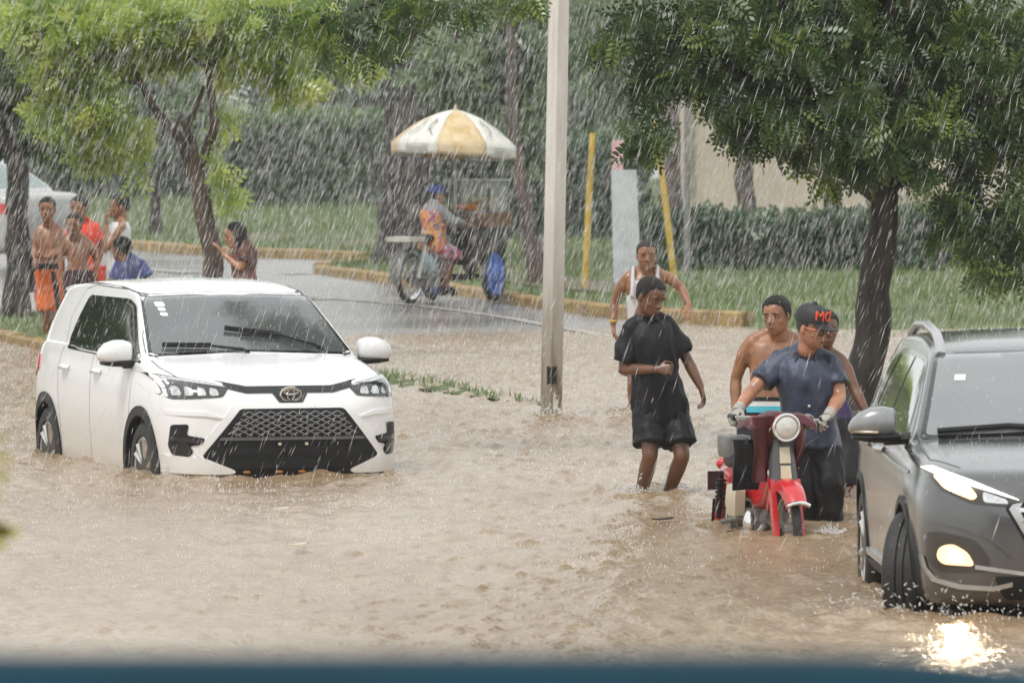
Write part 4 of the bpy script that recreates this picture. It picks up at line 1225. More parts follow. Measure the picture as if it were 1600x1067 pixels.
def leaves(name, clumps, n, tpl, mat, parent, spread=0.2, seed=1, down=0.25, rbias=0.0, smin=0.7, smax=1.25):
    """thousands of feathered leaves spread through the crown's clumps; one mesh"""
    rs = np.random.RandomState(seed)
    wts = np.array([max(1e-6, (c[1][0] * c[1][1] * c[1][2]) ** (2 / 3.0)) * (c[2] if len(c) > 2 else 1.0) for c in clumps])
    cnt = np.maximum(1, (wts / wts.sum() * n).astype(int))
    P, D, Q = [], [], []
    for (c, r, *_), k in zip(clumps, cnt):
        c = np.array(c); r = np.array(r)
        nsub = max(3, int(k / 26))
        u = rs.normal(size=(nsub, 3)); u /= np.linalg.norm(u, axis=1, keepdims=True)
        sub = u * (rs.rand(nsub, 1) ** 0.45) * 0.86
        pick = rs.randint(0, nsub, k)
        p = sub[pick] + rs.normal(size=(k, 3)) * spread * (0.5 + rs.rand(nsub)[pick][:, None])
        P.append(c + p * r)
        out = p + rs.normal(size=(k, 3)) * 0.7
        out[:, 2] -= down
        D.append(out)
        Q.append(np.clip(0.5 + 0.22 * rs.normal(size=nsub)[pick] + 0.14 * rs.normal(size=k) + rbias, 0, 1))
    P = np.concatenate(P); D = np.concatenate(D); Q = np.concatenate(Q)
    m = len(P)
    f, a, b = frames(D, rs.uniform(0, 2 * math.pi, m) * 0.35)
    sc = rs.uniform(smin, smax, m)[:, None, None]
    T = tpl[None] * sc
    V = P[:, None] + T[..., 0:1] * f[:, None] + T[..., 1:2] * a[:, None] + T[..., 2:3] * b[:, None]
    k = tpl.shape[0]
    me = np_mesh(name, V.reshape(-1, 3), np.arange(m * k).reshape(-1, 4), np.repeat(Q, k))
    return link(name, me, mat, parent, False)
def wob(pts, k=5, amp=0.03, seed=0):
    """bend a rough polyline into a natural branch line"""
    out = []
    n = len(pts)
    for i in range(n - 1):
        p0, p1, p2, p3 = pts[max(i - 1, 0)], pts[i], pts[i + 1], pts[min(i + 2, n - 1)]
        for j in range(k):
            t = j / k
            q = 0.5 * ((2 * p1) + (p2 - p0) * t + (2 * p0 - 5 * p1 + 4 * p2 - p3) * t * t + (3 * p1 - p0 - 3 * p2 + p3) * t ** 3)
            out.append(q + Vector((mnoise.noise(q * 2.3 + Vector((seed, 0, 0))), mnoise.noise(q * 2.3 + Vector((0, seed + 9, 0))), 0)) * amp)
    out.append(pts[-1])
    return out
def trunk_mesh(limbs, seed=0):
    """limbs: list of (points, r0, r1)"""
    mb = MB()
    for pts, r0, r1 in limbs:
        w = wob(pts, 6, min(0.05, r0 * 0.5), seed)
        n = len(w)
        rr = []
        for i in range(n):
            t = i / (n - 1)
            rr.append((r0 * (1 - t) + r1 * t) * (1 + 0.12 * mnoise.noise(Vector((i * 0.5, seed, r0 * 10)))))
        mb.tube(w, rr, 12)
    return mb
def tree(name, label, limbs, clumps, n, tpl, leafm, bark, seed, flare=0.0, cat='tree', group=None, **kw):
    base = limbs[0][0][0]
    root = empty(name, base, 0, label, cat, group)
    rel = [([p - base for p in pts], a, b) for pts, a, b in limbs]
    tm = trunk_mesh(rel, seed)
    if flare:
        r = rel[0][1]
        for k in range(6):
            a = k * 1.05 + seed
            tm.tube([Vector((math.cos(a) * r * (1 + flare), math.sin(a) * r * (1 + flare), -0.15)), Vector((math.cos(a) * r * 0.75, math.sin(a) * r * 0.75, 0.12)), Vector((math.cos(a) * r * 0.4, math.sin(a) * r * 0.4, 0.6))], [r * 0.35, r * 0.45, r * 0.3], 8)
    tm.build('trunk', bark, root)
    cl = [(tuple(Vector(c[0]) - base),) + tuple(c[1:]) for c in clumps]
    leaves('crown', cl, n, tpl, leafm, root, seed=seed, **kw)
    return root
def cl(px, py, d, rx, ry, depth, wt=1.0):
    """a leaf clump at a picture place, radii in picture pixels, depth in metres"""
    return (A(px, py, d), (rx / S(d), depth, ry / S(d)), wt)

# ---- concrete lamp pole
def pole_material():
    m, nt, b = nmat('stained_concrete')
    L = nt.links
    tc = nt.nodes.new('ShaderNodeTexCoord')
    mp = nt.nodes.new('ShaderNodeMapping'); mp.inputs['Scale'].default_value = (9, 9, 1.2); L.new(tc.outputs['Object'], mp.inputs['Vector'])
    nz = nt.nodes.new('ShaderNodeTexNoise'); nz.inputs['Scale'].default_value = 1.5; nz.inputs['Detail'].default_value = 7; L.new(mp.outputs['Vector'], nz.inputs['Vector'])
    r1 = nt.nodes.new('ShaderNodeValToRGB')
    r1.color_ramp.elements[0].color = (0.56, 0.535, 0.495, 1); r1.color_ramp.elements[0].position = 0.3
    r1.color_ramp.elements[1].color = (0.74, 0.72, 0.68, 1); r1.color_ramp.elements[1].position = 0.7
    L.new(nz.outputs['Fac'], r1.inputs['Fac'])
    sx = nt.nodes.new('ShaderNodeSeparateXYZ'); L.new(tc.outputs['Object'], sx.inputs[0])
    ma = nt.nodes.new('ShaderNodeMath'); ma.operation = 'MULTIPLY_ADD'; ma.inputs[1].default_value = -2.2
    L.new(nz.outputs['Fac'], ma.inputs[0]); L.new(sx.outputs['Z'], ma.inputs[2])
    mr = nt.nodes.new('ShaderNodeMapRange'); mr.inputs['From Min'].default_value = -0.75; mr.inputs['From Max'].default_value = 0.95
    mr.inputs['To Min'].default_value = 0.85; mr.inputs['To Max'].default_value = 0.0
    L.new(ma.outputs[0], mr.inputs['Value'])
    mx = nt.nodes.new('ShaderNodeMix'); mx.data_type = 'RGBA'; L.new(mr.outputs['Result'], mx.inputs['Factor'])
    L.new(r1.outputs['Color'], mx.inputs['A']); mx.inputs['B'].default_value = (0.11, 0.066, 0.026, 1)
    L.new(mx.outputs['Result'], b.inputs['Base Color']); b.inputs['Roughness'].default_value = 0.55
    bp = nt.nodes.new('ShaderNodeBump'); bp.inputs['Strength'].default_value = 0.4; bp.inputs['Distance'].default_value = 0.01
    L.new(nz.outputs['Fac'], bp.inputs['Height']); L.new(bp.outputs['Normal'], b.inputs['Normal'])
    return m
pb = G(860, 646)
pole = empty('utility_pole', (pb.x, pb.y, -0.3), 0, 'pale concrete pole with a brown stained foot standing in the water', 'pole')
mb = MB(); rings = []
for z in np.linspace(0, 9, 19):
    t = z / 9
    h = 0.094 * (1 - t) + 0.078 * t
    c = h * 0.28
    sec = [(-h + c, -h), (h - c, -h), (h, -h + c), (h, h - c), (h - c, h), (-h + c, h), (-h, h - c), (-h, -h + c)]
    rot = R(32)
    ox = 0.019 * z
    rings.append([(ox + 0.78 * (x * math.cos(rot) - y * math.sin(rot)), x * math.sin(rot) + y * math.cos(rot), z) for x, y in sec])
mb.rings(rings).build('shaft', pole_material(), pole, angle=25)
MB().box((0.012, -0.098, 0.62), (0.072, 0.03, 0.135)).build('access_opening', m_well, pole, False)
MB().box((0.012, -0.094, 0.62), (0.088, 0.03, 0.152)).build('opening_frame', pmat('pole_frame', (0.10, 0.08, 0.06), 0.7), pole, False)
MB().prism([(-0.035, -0.05), (0.03, -0.055), (0.04, 0.01), (0.012, 0.03), (0.03, 0.06), (-0.02, 0.05), (-0.04, 0.0)], 0.006, Matrix.Rotation(math.pi / 2, 3, 'X'), (0.028, -0.095, 0.40)).build('paper_scrap', pmat('torn_paper', (0.5, 0.46, 0.40), 0.7), pole, False)

# ---- yellow guy-wire guards, painted post, thin pole
m_yel = pmat('yellow_guard', (0.50, 0.34, 0.05), 0.5, var=0.2, scale=5)
for (a, b, lab) in (((926, 208), (913, 452), 'yellow guy wire guard standing left of the pale blue post'), ((1024, 190), (1057, 456), 'yellow guy wire guard leaning right of the pale blue post')):
    d = G(*b, 0.13).y
    P0, P1 = A(b[0], b[1], d), A(a[0], a[1], d)
    r = empty('guy_wire_guard', P0, 0, lab, 'guard', 'yellow guy wire guards')
    MB().tube([Vector((0, 0, -0.1)), (P1 - P0) * 0.5, P1 - P0], [0.042, 0.040, 0.036], 10).build('sleeve', m_yel, r)
    MB().tube([(P1 - P0) * 0.98, (P1 - P0) * 2.2], 0.008, 6).build('wire', m_black, r)
d = G(980, 446, 0.13).y
P0 = A(981, 448, d)
r = empty('painted_post', P0, 0, 'broad pale blue concrete post with a pink top behind the running youth', 'post')
h1 = A(974, 266, d).z - P0.z
MB().rings([[(-0.165, -0.12, -0.1), (0.165, -0.12, -0.1), (0.165, 0.12, -0.1), (-0.165, 0.12, -0.1)], [(-0.20, -0.10, h1), (0.10, -0.10, h1), (0.10, 0.10, h1), (-0.20, 0.10, h1)]]).build('shaft', pmat('pale_blue_paint', (0.47, 0.50, 0.52), 0.6, var=0.15, scale=5, bump=0.2), r, False)
MB().rings([[(-0.19, -0.09, h1 + 0.002), (-0.06, -0.09, h1 + 0.002), (-0.06, 0.09, h1 + 0.002), (-0.19, 0.09, h1 + 0.002)], [(-0.19, -0.08, h1 + 0.35), (-0.05, -0.08, h1 + 0.35), (-0.05, 0.08, h1 + 0.35), (-0.19, 0.08, h1 + 0.35)]]).build('pink_top', pmat('pink_paint', (0.62, 0.36, 0.38), 0.6, var=0.1), r, False)
d = G(1072, 432, 0.13).y
P0, P1 = A(1073, 434, d), A(1075, -40, d)
r = empty('thin_pole', P0, 0, 'thin grey metal pole in front of the hedge', 'pole')
MB().tube([Vector((0, 0, -0.1)), P1 - P0], [0.045, 0.038], 10).build('shaft', pmat('grey_galvanised', (0.22, 0.22, 0.21), 0.5, metal=0.3), r)
MB().lathe([(0.06, -0.02), (0.06, 0.03), (0.046, 0.05), (0.0, 0.05)], 12).build('foot_plate', m_bar, r)

# ---- beige wall behind the right hand hedge
wd = 126.0
wx0 = A(1066, 200, wd).x
wall = empty('boundary_wall', (wx0, wd, 0), 0, 'plain beige rendered wall behind the clipped hedge', 'wall')
m_wall = pmat('beige_render', (0.50, 0.43, 0.34), 0.85, var=0.1, scale=1.2, bump=0.2, bscale=8)
for k in range(6):
    MB().box((1.5 + 3.02 * k, 0, 1.2), (3.0, 0.22, 2.6)).build('wall_panel', m_wall, wall, False)
    MB().box((3.01 * k, -0.05, 1.25), (0.24, 0.34, 2.72)).build('pier', m_wall, wall, False)
MB().box((9, 0, 2.56), (18.4, 0.36, 0.10)).build('coping', m_wall, wall, False)

# ---- hedges
tpl_hedge = sprig(2, 0.07, 0.055, 0.045, 0.1)
def hedge(name, label, x0, x1, d, depth, z0, z1, n, mat, seed, tpl):
    root = empty(name, ((x0 + x1) / 2, d, z0), 0, label, 'hedge', 'hedges behind the verge')
    rs = np.random.RandomState(seed)
    w, h = x1 - x0, z1 - z0
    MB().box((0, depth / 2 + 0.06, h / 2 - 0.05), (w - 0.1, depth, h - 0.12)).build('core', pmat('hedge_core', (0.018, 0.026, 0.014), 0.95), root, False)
    k1 = int(n * 0.72); k2 = n - k1
    P = np.concatenate([np.stack([rs.uniform(-w / 2, w / 2, k1), rs.normal(0, 0.07, k1), rs.uniform(0, h, k1)], -1),
                        np.stack([rs.uniform(-w / 2, w / 2, k2), rs.uniform(0, depth, k2), h + rs.normal(0, 0.05, k2)], -1)])
    lump = vnoise(P[:, 0] * 1.4 + 50, P[:, 2] * 1.8 + 9, seed)
    P[:, 1] += 0.22 * (0.5 - lump)
    P[:, 2] += 0.10 * (vnoise(P[:, 0] * 0.9 + 20, P[:, 1] * 0.8, seed + 1) - 0.5) * (P[:, 2] > h * 0.7)
    D = rs.normal(size=(n, 3)); D[:, 1] -= 0.8; D[:, 2] += 0.3
    f, a, b = frames(D, rs.uniform(0, 6.28, n))
    T = tpl[None] * rs.uniform(0.7, 1.4, n)[:, None, None]
    V = P[:, None] + T[..., 0:1] * f[:, None] + T[..., 1:2] * a[:, None] + T[..., 2:3] * b[:, None]
    k = tpl.shape[0]
    q = np.clip(0.42 + 0.5 * (lump - 0.5) + 0.2 * rs.normal(size=n), 0, 1)
    link('foliage', np_mesh('foliage', V.reshape(-1, 3), np.arange(n * k).reshape(-1, 4), np.repeat(q, k)), mat, root, False)
    return root
lm_hedge = leaf_mat('hedge_leaf', (0.042, 0.088, 0.042), (0.088, 0.165, 0.075), (0.17, 0.25, 0.105), 0.4)
lm_hedge2 = leaf_mat('far_hedge_leaf', (0.095, 0.16, 0.07), (0.165, 0.26, 0.11), (0.26, 0.35, 0.14), 0.45)
hd = 112.0
hedge('clipped_hedge', 'low dark green clipped hedge along the beige wall on the right', A(1000, 400, hd).x, A(2100, 400, hd).x, hd, 1.2, 0.12, A(1200, 346, hd).z, 12500, lm_hedge, 3, sprig(2, 0.08, 0.065, 0.05, 0.1))
hd = 128.0
hedge('clipped_hedge', 'dark hedge behind the ice cart and the concrete pole', A(690, 400, hd).x, A(1010, 400, hd).x, hd, 1.5, 0.1, A(850, 235, hd).z, 7200, lm_hedge, 4, sprig(2, 0.09, 0.075, 0.055, 0.1))
hd = 152.0
hedge('clipped_hedge', 'tall grey green hedge left of the big dark trunk', A(335, 400, hd).x, A(640, 400, hd).x, hd, 2.0, 0.1, A(480, 192, hd).z, 7200, lm_hedge2, 5, sprig(2, 0.11, 0.09, 0.06, 0.1))
hd = 158.0
hedge('clipped_hedge', 'dim hedge along the back of the lawn at far left', A(-400, 400, hd).x, A(345, 400, hd).x, hd, 2.0, 0.1, A(200, 232, hd).z, 7200, lm_hedge, 6, sprig(2, 0.12, 0.10, 0.07, 0.1))
# pale canopy poking over the far hedge
cc = A(505, 196, 160)
r = empty('garden_parasol', (cc.x, 160, 0.1), 0, 'pale green parasol top showing over the tall hedge', 'parasol')
zc = A(505, 183, 160).z - 0.1
MB().lathe([(0.02, zc), (0.3, zc - 0.05), (0.6, zc - 0.17), (0.72, zc - 0.26), (0.70, zc - 0.27), (0.3, zc - 0.1), (0.02, zc - 0.05)], 10).build('canopy', pmat('pale_green_cloth', (0.25, 0.42, 0.27), 0.7), r)
MB().tube([(0, 0, 0), (0, 0, zc)], 0.03, 8).build('pole', m_bar, r)

# ---- trees
tpl_near = sprig(5, 0.16, 0.050, 0.024, 0.35)
tpl_mid = sprig(4, 0.17, 0.065, 0.034, 0.30)
tpl_far = sprig(3, 0.20, 0.105, 0.060, 0.25)
lm_neem = leaf_mat('dark_tree_leaf', (0.034, 0.072, 0.024), (0.085, 0.158, 0.042), (0.34, 0.45, 0.085), 0.5)
lm_bright = leaf_mat('bright_tree_leaf', (0.22, 0.34, 0.075), (0.38, 0.52, 0.12), (0.58, 0.64, 0.17), 0.55)
lm_olive = leaf_mat('mid_tree_leaf', (0.07, 0.125, 0.04), (0.14, 0.225, 0.065), (0.28, 0.37, 0.10), 0.5)
lm_back = leaf_mat('back_tree_leaf', (0.085, 0.135, 0.07), (0.165, 0.25, 0.115), (0.29, 0.37, 0.15), 0.5)

d = 67.5
def pl(lst, d, dd=None): return [A(x, y, d + (dd[i] if dd else 0)) for i, (x, y) in enumerate(lst)]
def root_pt(px, py, d, z): q = A(px, py, d); return Vector((q.x, q.y, z))
R_limbs = [([root_pt(1330, 705, d, -0.28)] + pl([(1336, 655), (1350, 590), (1364, 500), (1374, 420), (1382, 350), (1386, 300), (1392, 230), (1395, 120), (1380, -60)], d), 0.158, 0.07),
           (pl([(1380, 300), (1335, 272), (1300, 248), (1262, 205), (1200, 150), (1120, 90), (1040, 60), (960, 75)], d, [0, 0, -0.1, -0.2, -0.3, -0.4, -0.4, -0.4]), 0.105, 0.02),
           (pl([(1384, 300), (1420, 240), (1470, 190), (1540, 150), (1640, 120)], d, [0, 0.1, 0.2, 0.3, 0.4]), 0.10, 0.03),
           (pl([(1390, 200), (1250, 40), (1050, -60), (860, -80), (700, -40), (560, 15), (470, 45)], d, [0, -0.2, -0.5, -0.8, -1, -1, -1]), 0.09, 0.012),
           (pl([(1470, 190), (1510, 260), (1540, 340), (1570, 420)], d, [0.2, 0.1, 0, 0]), 0.035, 0.01),
           (pl([(1300, 248), (1240, 240), (1190, 225)], d), 0.03, 0.01),
           (pl([(1080, 85), (1045, 120), (1020, 170), (1005, 230)], d, [-0.4] * 4), 0.025, 0.006)]
R_cl = [cl(x, y, d + dz, max(12, rx - 13), max(10, ry - 13), dp, w) for x, y, rx, ry, dz, dp, w in (
    (940, 60, 55, 30, -0.5, 0.35, 0.9), (1000, 30, 80, 40, -0.4, 0.5, 1), (1090, 50, 100, 60, -0.3, 0.7, 1), (1200, 60, 120, 80, -0.3, 0.9, 1), (1320, 70, 120, 90, 0, 1.1, 1), (1440, 80, 120, 90, 0.3, 1.1, 1), (1560, 90, 120, 90, 0.3, 1.1, 1), (1680, 100, 120, 120, 0.3, 1.1, .6),
    (1200, -60, 200, 80, 0, 1.1, .8), (1440, -60, 200, 80, 0.2, 1.1, .8), (1010, 130, 45, 60, -0.4, 0.35, 1.1), (1005, 225, 36, 45, -0.4, 0.3, 1.5), (1060, 130, 45, 40, -0.4, 0.35, 1), (1120, 140, 60, 55, -0.3, 0.5, 1), (1210, 165, 90, 60, -0.3, 0.7, 1), (1320, 180, 90, 70, -0.5, 0.7, 1),
    (1150, 215, 40, 28, -0.2, 0.3, 1.3), (1205, 222, 54, 32, 0.2, 0.4, 1.0), (1285, 272, 34, 30, 0.2, 0.4, .8), (1250, 225, 46, 34, 0.4, 0.4, .8), (1350, 255, 50, 45, -0.6, 0.35, 1.1), (1400, 215, 80, 60, -0.5, 0.5, 1), (1500, 200, 90, 70, 0.1, 0.8, 1), (1590, 210, 80, 80, 0.2, 0.8, 1),
    (1425, 275, 42, 40, -0.3, 0.3, 1), (1490, 290, 60, 45, 0, 0.5, 1), (1470, 350, 40, 34, 0, 0.3, 1.1), (1530, 370, 50, 50, 0, 0.4, 1.1), (1590, 330, 50, 80, 0.1, 0.5, 1), (1590, 420, 36, 46, 0.1, 0.35, 1.2), (1540, 425, 36, 24, 0, 0.25, 1.2),
    (450, 25, 40, 30, -1, 0.3, 1), (520, 35, 60, 42, -1, 0.4, 1.1), (590, 45, 60, 40, -1, 0.4, 1.1), (570, 90, 34, 18, -1, 0.2, 1), (660, 20, 60, 36, -1, 0.4, 1), (730, 10, 50, 22, -1, 0.35, 1), (830, -8, 60, 18, -1, 0.35, 1), (500, 75, 34, 22, -1, 0.2, 1), (640, 48, 40, 22, -1, 0.2, 1))]
R_cl += [cl(x, y, d + dz, rx, ry, dp, 0.8) for x, y, rx, ry, dz, dp in ((800, -450, 90, 80, 0, 0.9), (880, -540, 100, 90, 0.6, 1.0), (960, -640, 110, 90, 0.8, 1.2), (820, -620, 80, 70, 1.2, 0.9), (760, -160, 110, 70, -0.6, 0.9), (900, -260, 130, 90, 0, 1.2), (1050, -200, 130, 80, 0, 1.2), (1180, -330, 160, 110, 0, 1.5), (980, -420, 150, 100, 0.5, 1.5), (1350, -280, 180, 120, 0, 1.6), (1250, -500, 200, 130, 0, 1.8), (1500, -250, 160, 120, 0, 1.5), (840, -380, 90, 70, 0.6, 1.0), (1080, -560, 160, 100, 0.8, 1.6))]
R_limbs += [(pl([(1380, -60), (1300, -250), (1180, -420), (1060, -560)], d), 0.07, 0.015), (pl([(1300, -250), (1150, -260), (950, -320), (830, -390)], d), 0.04, 0.01)]
tree('street_tree', 'large dark leafy street tree with a thick trunk behind the moped', R_limbs, R_cl, 20500, tpl_near, lm_neem, m_bark, 2, 0.5, group='trees along the flooded street', down=0.5, spread=0.17)

d = 86.0
L_limbs = [([root_pt(334, 560, d, -0.1)] + pl([(333, 500), (331, 430), (326, 360), (314, 305), (297, 265)], d), 0.105, 0.085),
           (pl([(297, 268), (282, 222), (265, 200), (240, 165), (222, 130), (205, 95), (170, 70), (120, 40)], d, [0, 0, .1, .2, .2, .2, .2, .2]), 0.055, 0.012),
           (pl([(300, 262), (302, 232), (292, 205), (280, 190)], d, [0, -.1, -.2, -.3]), 0.05, 0.022),
           (pl([(300, 264), (320, 238), (336, 195), (330, 150), (326, 120), (328, 60), (333, -20)], d, [0, 0, 0, 0, 0, .1, .1]), 0.062, 0.018),
           (pl([(292, 205), (306, 165), (318, 135)], d, [-.2, -.1, 0]), 0.03, 0.02),
           (pl([(328, 110), (300, 90), (260, 60)], d), 0.025, 0.01), (pl([(330, 100), (390, 80), (450, 100), (480, 130)], d), 0.025, 0.006),
           (pl([(330, 60), (420, 30), (520, 50), (590, 80)], d), 0.02, 0.006), (pl([(222, 130), (150, 130), (90, 160)], d), 0.02, 0.006)]
L_cl = [cl(x, y, d + dz, max(8, rx - 9), max(8, ry - 9), dp, w) for x, y, rx, ry, dz, dp, w in (
    (60, 30, 70, 45, .3, .7, .8), (150, 40, 80, 45, .2, .8, .9), (250, 30, 80, 45, 0, .8, .9), (350, 30, 80, 45, 0, .8, .8), (440, 20, 60, 40, 0, .6, .7), (110, 100, 70, 45, .2, .6, .9), (200, 95, 56, 36, .3, .6, .8), (275, 70, 60, 36, .3, .5, .7), (380, 90, 60, 40, .2, .6, .8),
    (455, 130, 38, 34, 0, .3, 1.2), (425, 80, 40, 30, 0, .3, .9), (150, 160, 60, 40, .2, .5, .9), (90, 175, 50, 36, .3, .4, .7), (180, 215, 50, 34, .2, .4, .9), (130, 245, 34, 24, .2, .3, .8), (160, 255, 26, 20, .2, .2, .8), (560, 85, 44, 26, .3, .3, 1.0), (595, 70, 22, 22, .3, .2, 1.0), (520, 50, 40, 26, .3, .3, .8), (345, 260, 14, 26, -.1, .12, 1.0), (350, 305, 13, 26, -.1, .12, 1.1), (360, 200, 18, 16, 0, .15, .8), (213, 275, 13, 17, 0, .12, 1.0))]
tree('street_tree', 'slim forked tree with bright yellow green leaves that the girl touches', L_limbs, L_cl, 4900, tpl_mid, lm_bright, m_bark_mid, 5, 0.25, group='trees along the flooded street', down=0.3, spread=0.2)

d = G(28, 498, 0.07).y
T_limbs = [([root_pt(27, 500, d, 0.03)] + pl([(27, 450), (27, 360), (26, 290), (25, 245)], d), 0.14, 0.11),
           (pl([(24, 250), (8, 215), (-8, 170), (-20, 110)], d), 0.085, 0.03), (pl([(27, 250), (42, 205), (52, 170), (60, 110)], d), 0.075, 0.02), (pl([(8, 215), (0, 180), (5, 150)], d), 0.04, 0.015)]
T_cl = [cl(x, y, d + dz, max(8, rx - 8), max(8, ry - 8), dp, w) for x, y, rx, ry, dz, dp, w in (
    (-60, 90, 90, 60, 0, 1, 1), (10, 110, 70, 50, .2, .7, 1), (70, 130, 60, 45, .3, .6, .9), (20, 60, 90, 50, .3, .8, 1), (-40, 180, 60, 40, .2, .6, 1), (75, 195, 50, 34, .3, .4, 1), (100, 225, 34, 28, .2, .3, 1), (50, 220, 34, 24, .3, .3, .8), (10, 160, 40, 30, .5, .4, .8), (-10, 210, 40, 28, .4, .4, .7))]
tree('street_tree', 'dark slim trunked tree at the left edge beside the boy in orange shorts', T_limbs, T_cl, 5000, tpl_mid, lm_olive, m_bark, 8, 0.6, group='trees along the flooded street', down=0.3)

# trees behind the road
d = G(636, 412, 0.14).y
B_limbs = [([root_pt(637, 412, d, 0.1)] + pl([(638, 330), (642, 230), (640, 150), (632, 60), (620, -60)], d), 0.42, 0.22),
           (pl([(640, 170), (690, 90), (730, 0), (760, -80)], d), 0.18, 0.1), (pl([(636, 120), (590, 60), (560, -20)], d), 0.16, 0.08)]
B_cl = [cl(x, y, d + dz, rx, ry, dp, w) for x, y, rx, ry, dz, dp, w in ((560, 20, 100, 60, 2, 1.5, .8), (700, 40, 90, 70, 2.5, 1.5, .8), (780, 90, 80, 70, 3, 1.5, .6), (640, -40, 160, 60, 1, 2, .7), (720, 130, 50, 40, 3, 1, .5))]
tree('old_tree', 'huge dark tree trunk behind the fruit cart', B_limbs, B_cl, 3200, tpl_far, lm_back, m_bark, 12, 0.45, group='trees behind the verge')
def back_tree(label, base, line, r0, clx, n, leafm, seed, bark=m_bark):
    d = G(*base, 0.14).y
    pts = [root_pt(base[0], base[1], d, 0.08)] + pl(line, d)
    return tree('background_tree', label, [(pts, r0, r0 * 0.55)], [cl(x, y, d + dz, rx, ry, dp, w) for x, y, rx, ry, dz, dp, w in clx], n, tpl_far, leafm, bark, seed, 0.15, group='trees behind the verge')
back_tree('thin leaning reddish trunk right of the yellow and white umbrella', (838, 444), [(828, 380), (818, 300), (806, 220), (800, 140), (798, 40)], 0.10, ((800, 130, 60, 60, 1, .7, 1), (820, 220, 40, 50, 1.5, .5, .8), (790, 40, 80, 60, 1, .9, 1), (700, 100, 60, 60, 1, .9, .8)), 988, lm_back, 20, m_bark_mid)
back_tree('short dark trunk on the far lawn behind the white shirt', (243, 366), [(243, 320), (240, 270), (238, 210), (236, 120)], 0.085, ((240, 150, 90, 60, 0, 1, 1), (200, 190, 80, 40, 0, 1, 1), (290, 180, 70, 50, 0, 1, 1)), 1140, lm_back, 21)
back_tree('brown trunk rising behind the hedge next to the thin pole', (1052, 415), [(1052, 330), (1050, 240), (1054, 160), (1060, 60)], 0.14, ((1030, 40, 90, 70, 1, 1, 1), (960, 60, 80, 60, 1, 1, 1), (980, 150, 50, 40, 2, .7, .6)), 1064, lm_back, 22, m_bark_mid)
back_tree('brown trunk against the left half of the beige wall', (1166, 402), [(1166, 330), (1164, 250), (1160, 170), (1166, 60)], 0.15, ((1160, 60, 110, 70, 0, 1, 1), (1240, 40, 90, 60, 0, 1, 1)), 798, lm_back, 23, m_bark_mid)
back_tree('brown trunk against the beige wall beside the large street tree', (1300, 400), [(1300, 330), (1301, 260), (1298, 170), (1300, 60)], 0.13, ((1320, 60, 110, 70, 0, 1, 1), (1420, 60, 110, 70, 0, 1, 1)), 798, lm_back, 24, m_bark_mid)
# crowns along the left side of the road, reflected in the white car's windows
for x, y, lab, sd in ((-8.6, 76.0, 'tall roadside tree beyond the left edge, nearest the white car', 61), (-11.5, 86.0, 'tall roadside tree beyond the left edge, farther down the road', 62)):
    pts = [Vector((x, y, -0.2)), Vector((x + 0.1, y, 2)), Vector((x - 0.1, y, 4)), Vector((x, y, 6.5))]
    cs_ = [(Vector((x + wx, y + wy, wz)), (1.2, 1.3, 0.8), 1.0) for wx, wy, wz in ((0, 0, 2.4), (-0.9, 0.5, 3.0), (0.7, -0.6, 3.2), (0, 0.9, 4.0), (-0.5, -0.9, 4.4), (0.6, 0.4, 5.0), (0, 0, 5.9), (-0.3, 0.6, 1.6))]
    tree('street_tree', lab, [(pts, 0.18, 0.07)], cs_, 2200, tpl_far, lm_olive, m_bark, sd, group='trees along the flooded street', smin=1.0, smax=1.8)
# the wood that closes the view
wr = np.random.RandomState(4)
spots = [(-160, 'far left'), (20, 'left'), (180, ''), (330, ''), (470, ''), (600, ''), (760, ''), (880, ''), (955, ''), (1040, ''), (1200, ''), (1380, ''), (1560, ''), (1740, '')]
WL = ['hazy tree in the wood above the taxi', 'hazy tree in the wood at the far left corner', 'hazy tree in the wood above the boy in white', 'hazy tree in the wood behind the forked tree', 'hazy tree in the wood above the tall hedge', 'hazy tree in the wood behind the huge dark trunk',
      'hazy tree in the wood above the umbrella', 'hazy tree in the wood just left of the concrete pole top', 'hazy tree in the wood behind the left yellow guard', 'hazy tree in the wood right of the concrete pole top', 'hazy tree in the wood above the thin grey pole', 'hazy tree in the wood above the beige wall', 'hazy tree in the wood behind the large street tree', 'hazy tree in the wood at the right edge']
for i, (px, _) in enumerate(spots):
    dd = 166 + 12 * wr.rand() if px < 1000 else 140 + 8 * wr.rand()
    b = A(px, 300, dd)
    pts = [Vector((b.x, dd, 0.0)), Vector((b.x + 0.1, dd, 1.2)), Vector((b.x - 0.1, dd, 2.6)), Vector((b.x, dd, 4.2))]
    cls_ = []
    for k in range(9):
        cls_.append((Vector((b.x + wr.uniform(-1.3, 1.3), dd + wr.uniform(-1, 1.2), 1.2 + 0.5 * k * 0.62 + wr.uniform(-0.2, 0.2))), (wr.uniform(0.7, 1.1), 0.9, wr.uniform(0.4, 0.6)), 1.0))
    tree('background_tree', WL[i], [(pts, 0.17, 0.08)], cls_, 1250, tpl_far, [lm_back, lm_hedge2, lm_back][i % 3], m_bark, 40 + i, group='wood that closes the view', smin=0.9, smax=1.6)

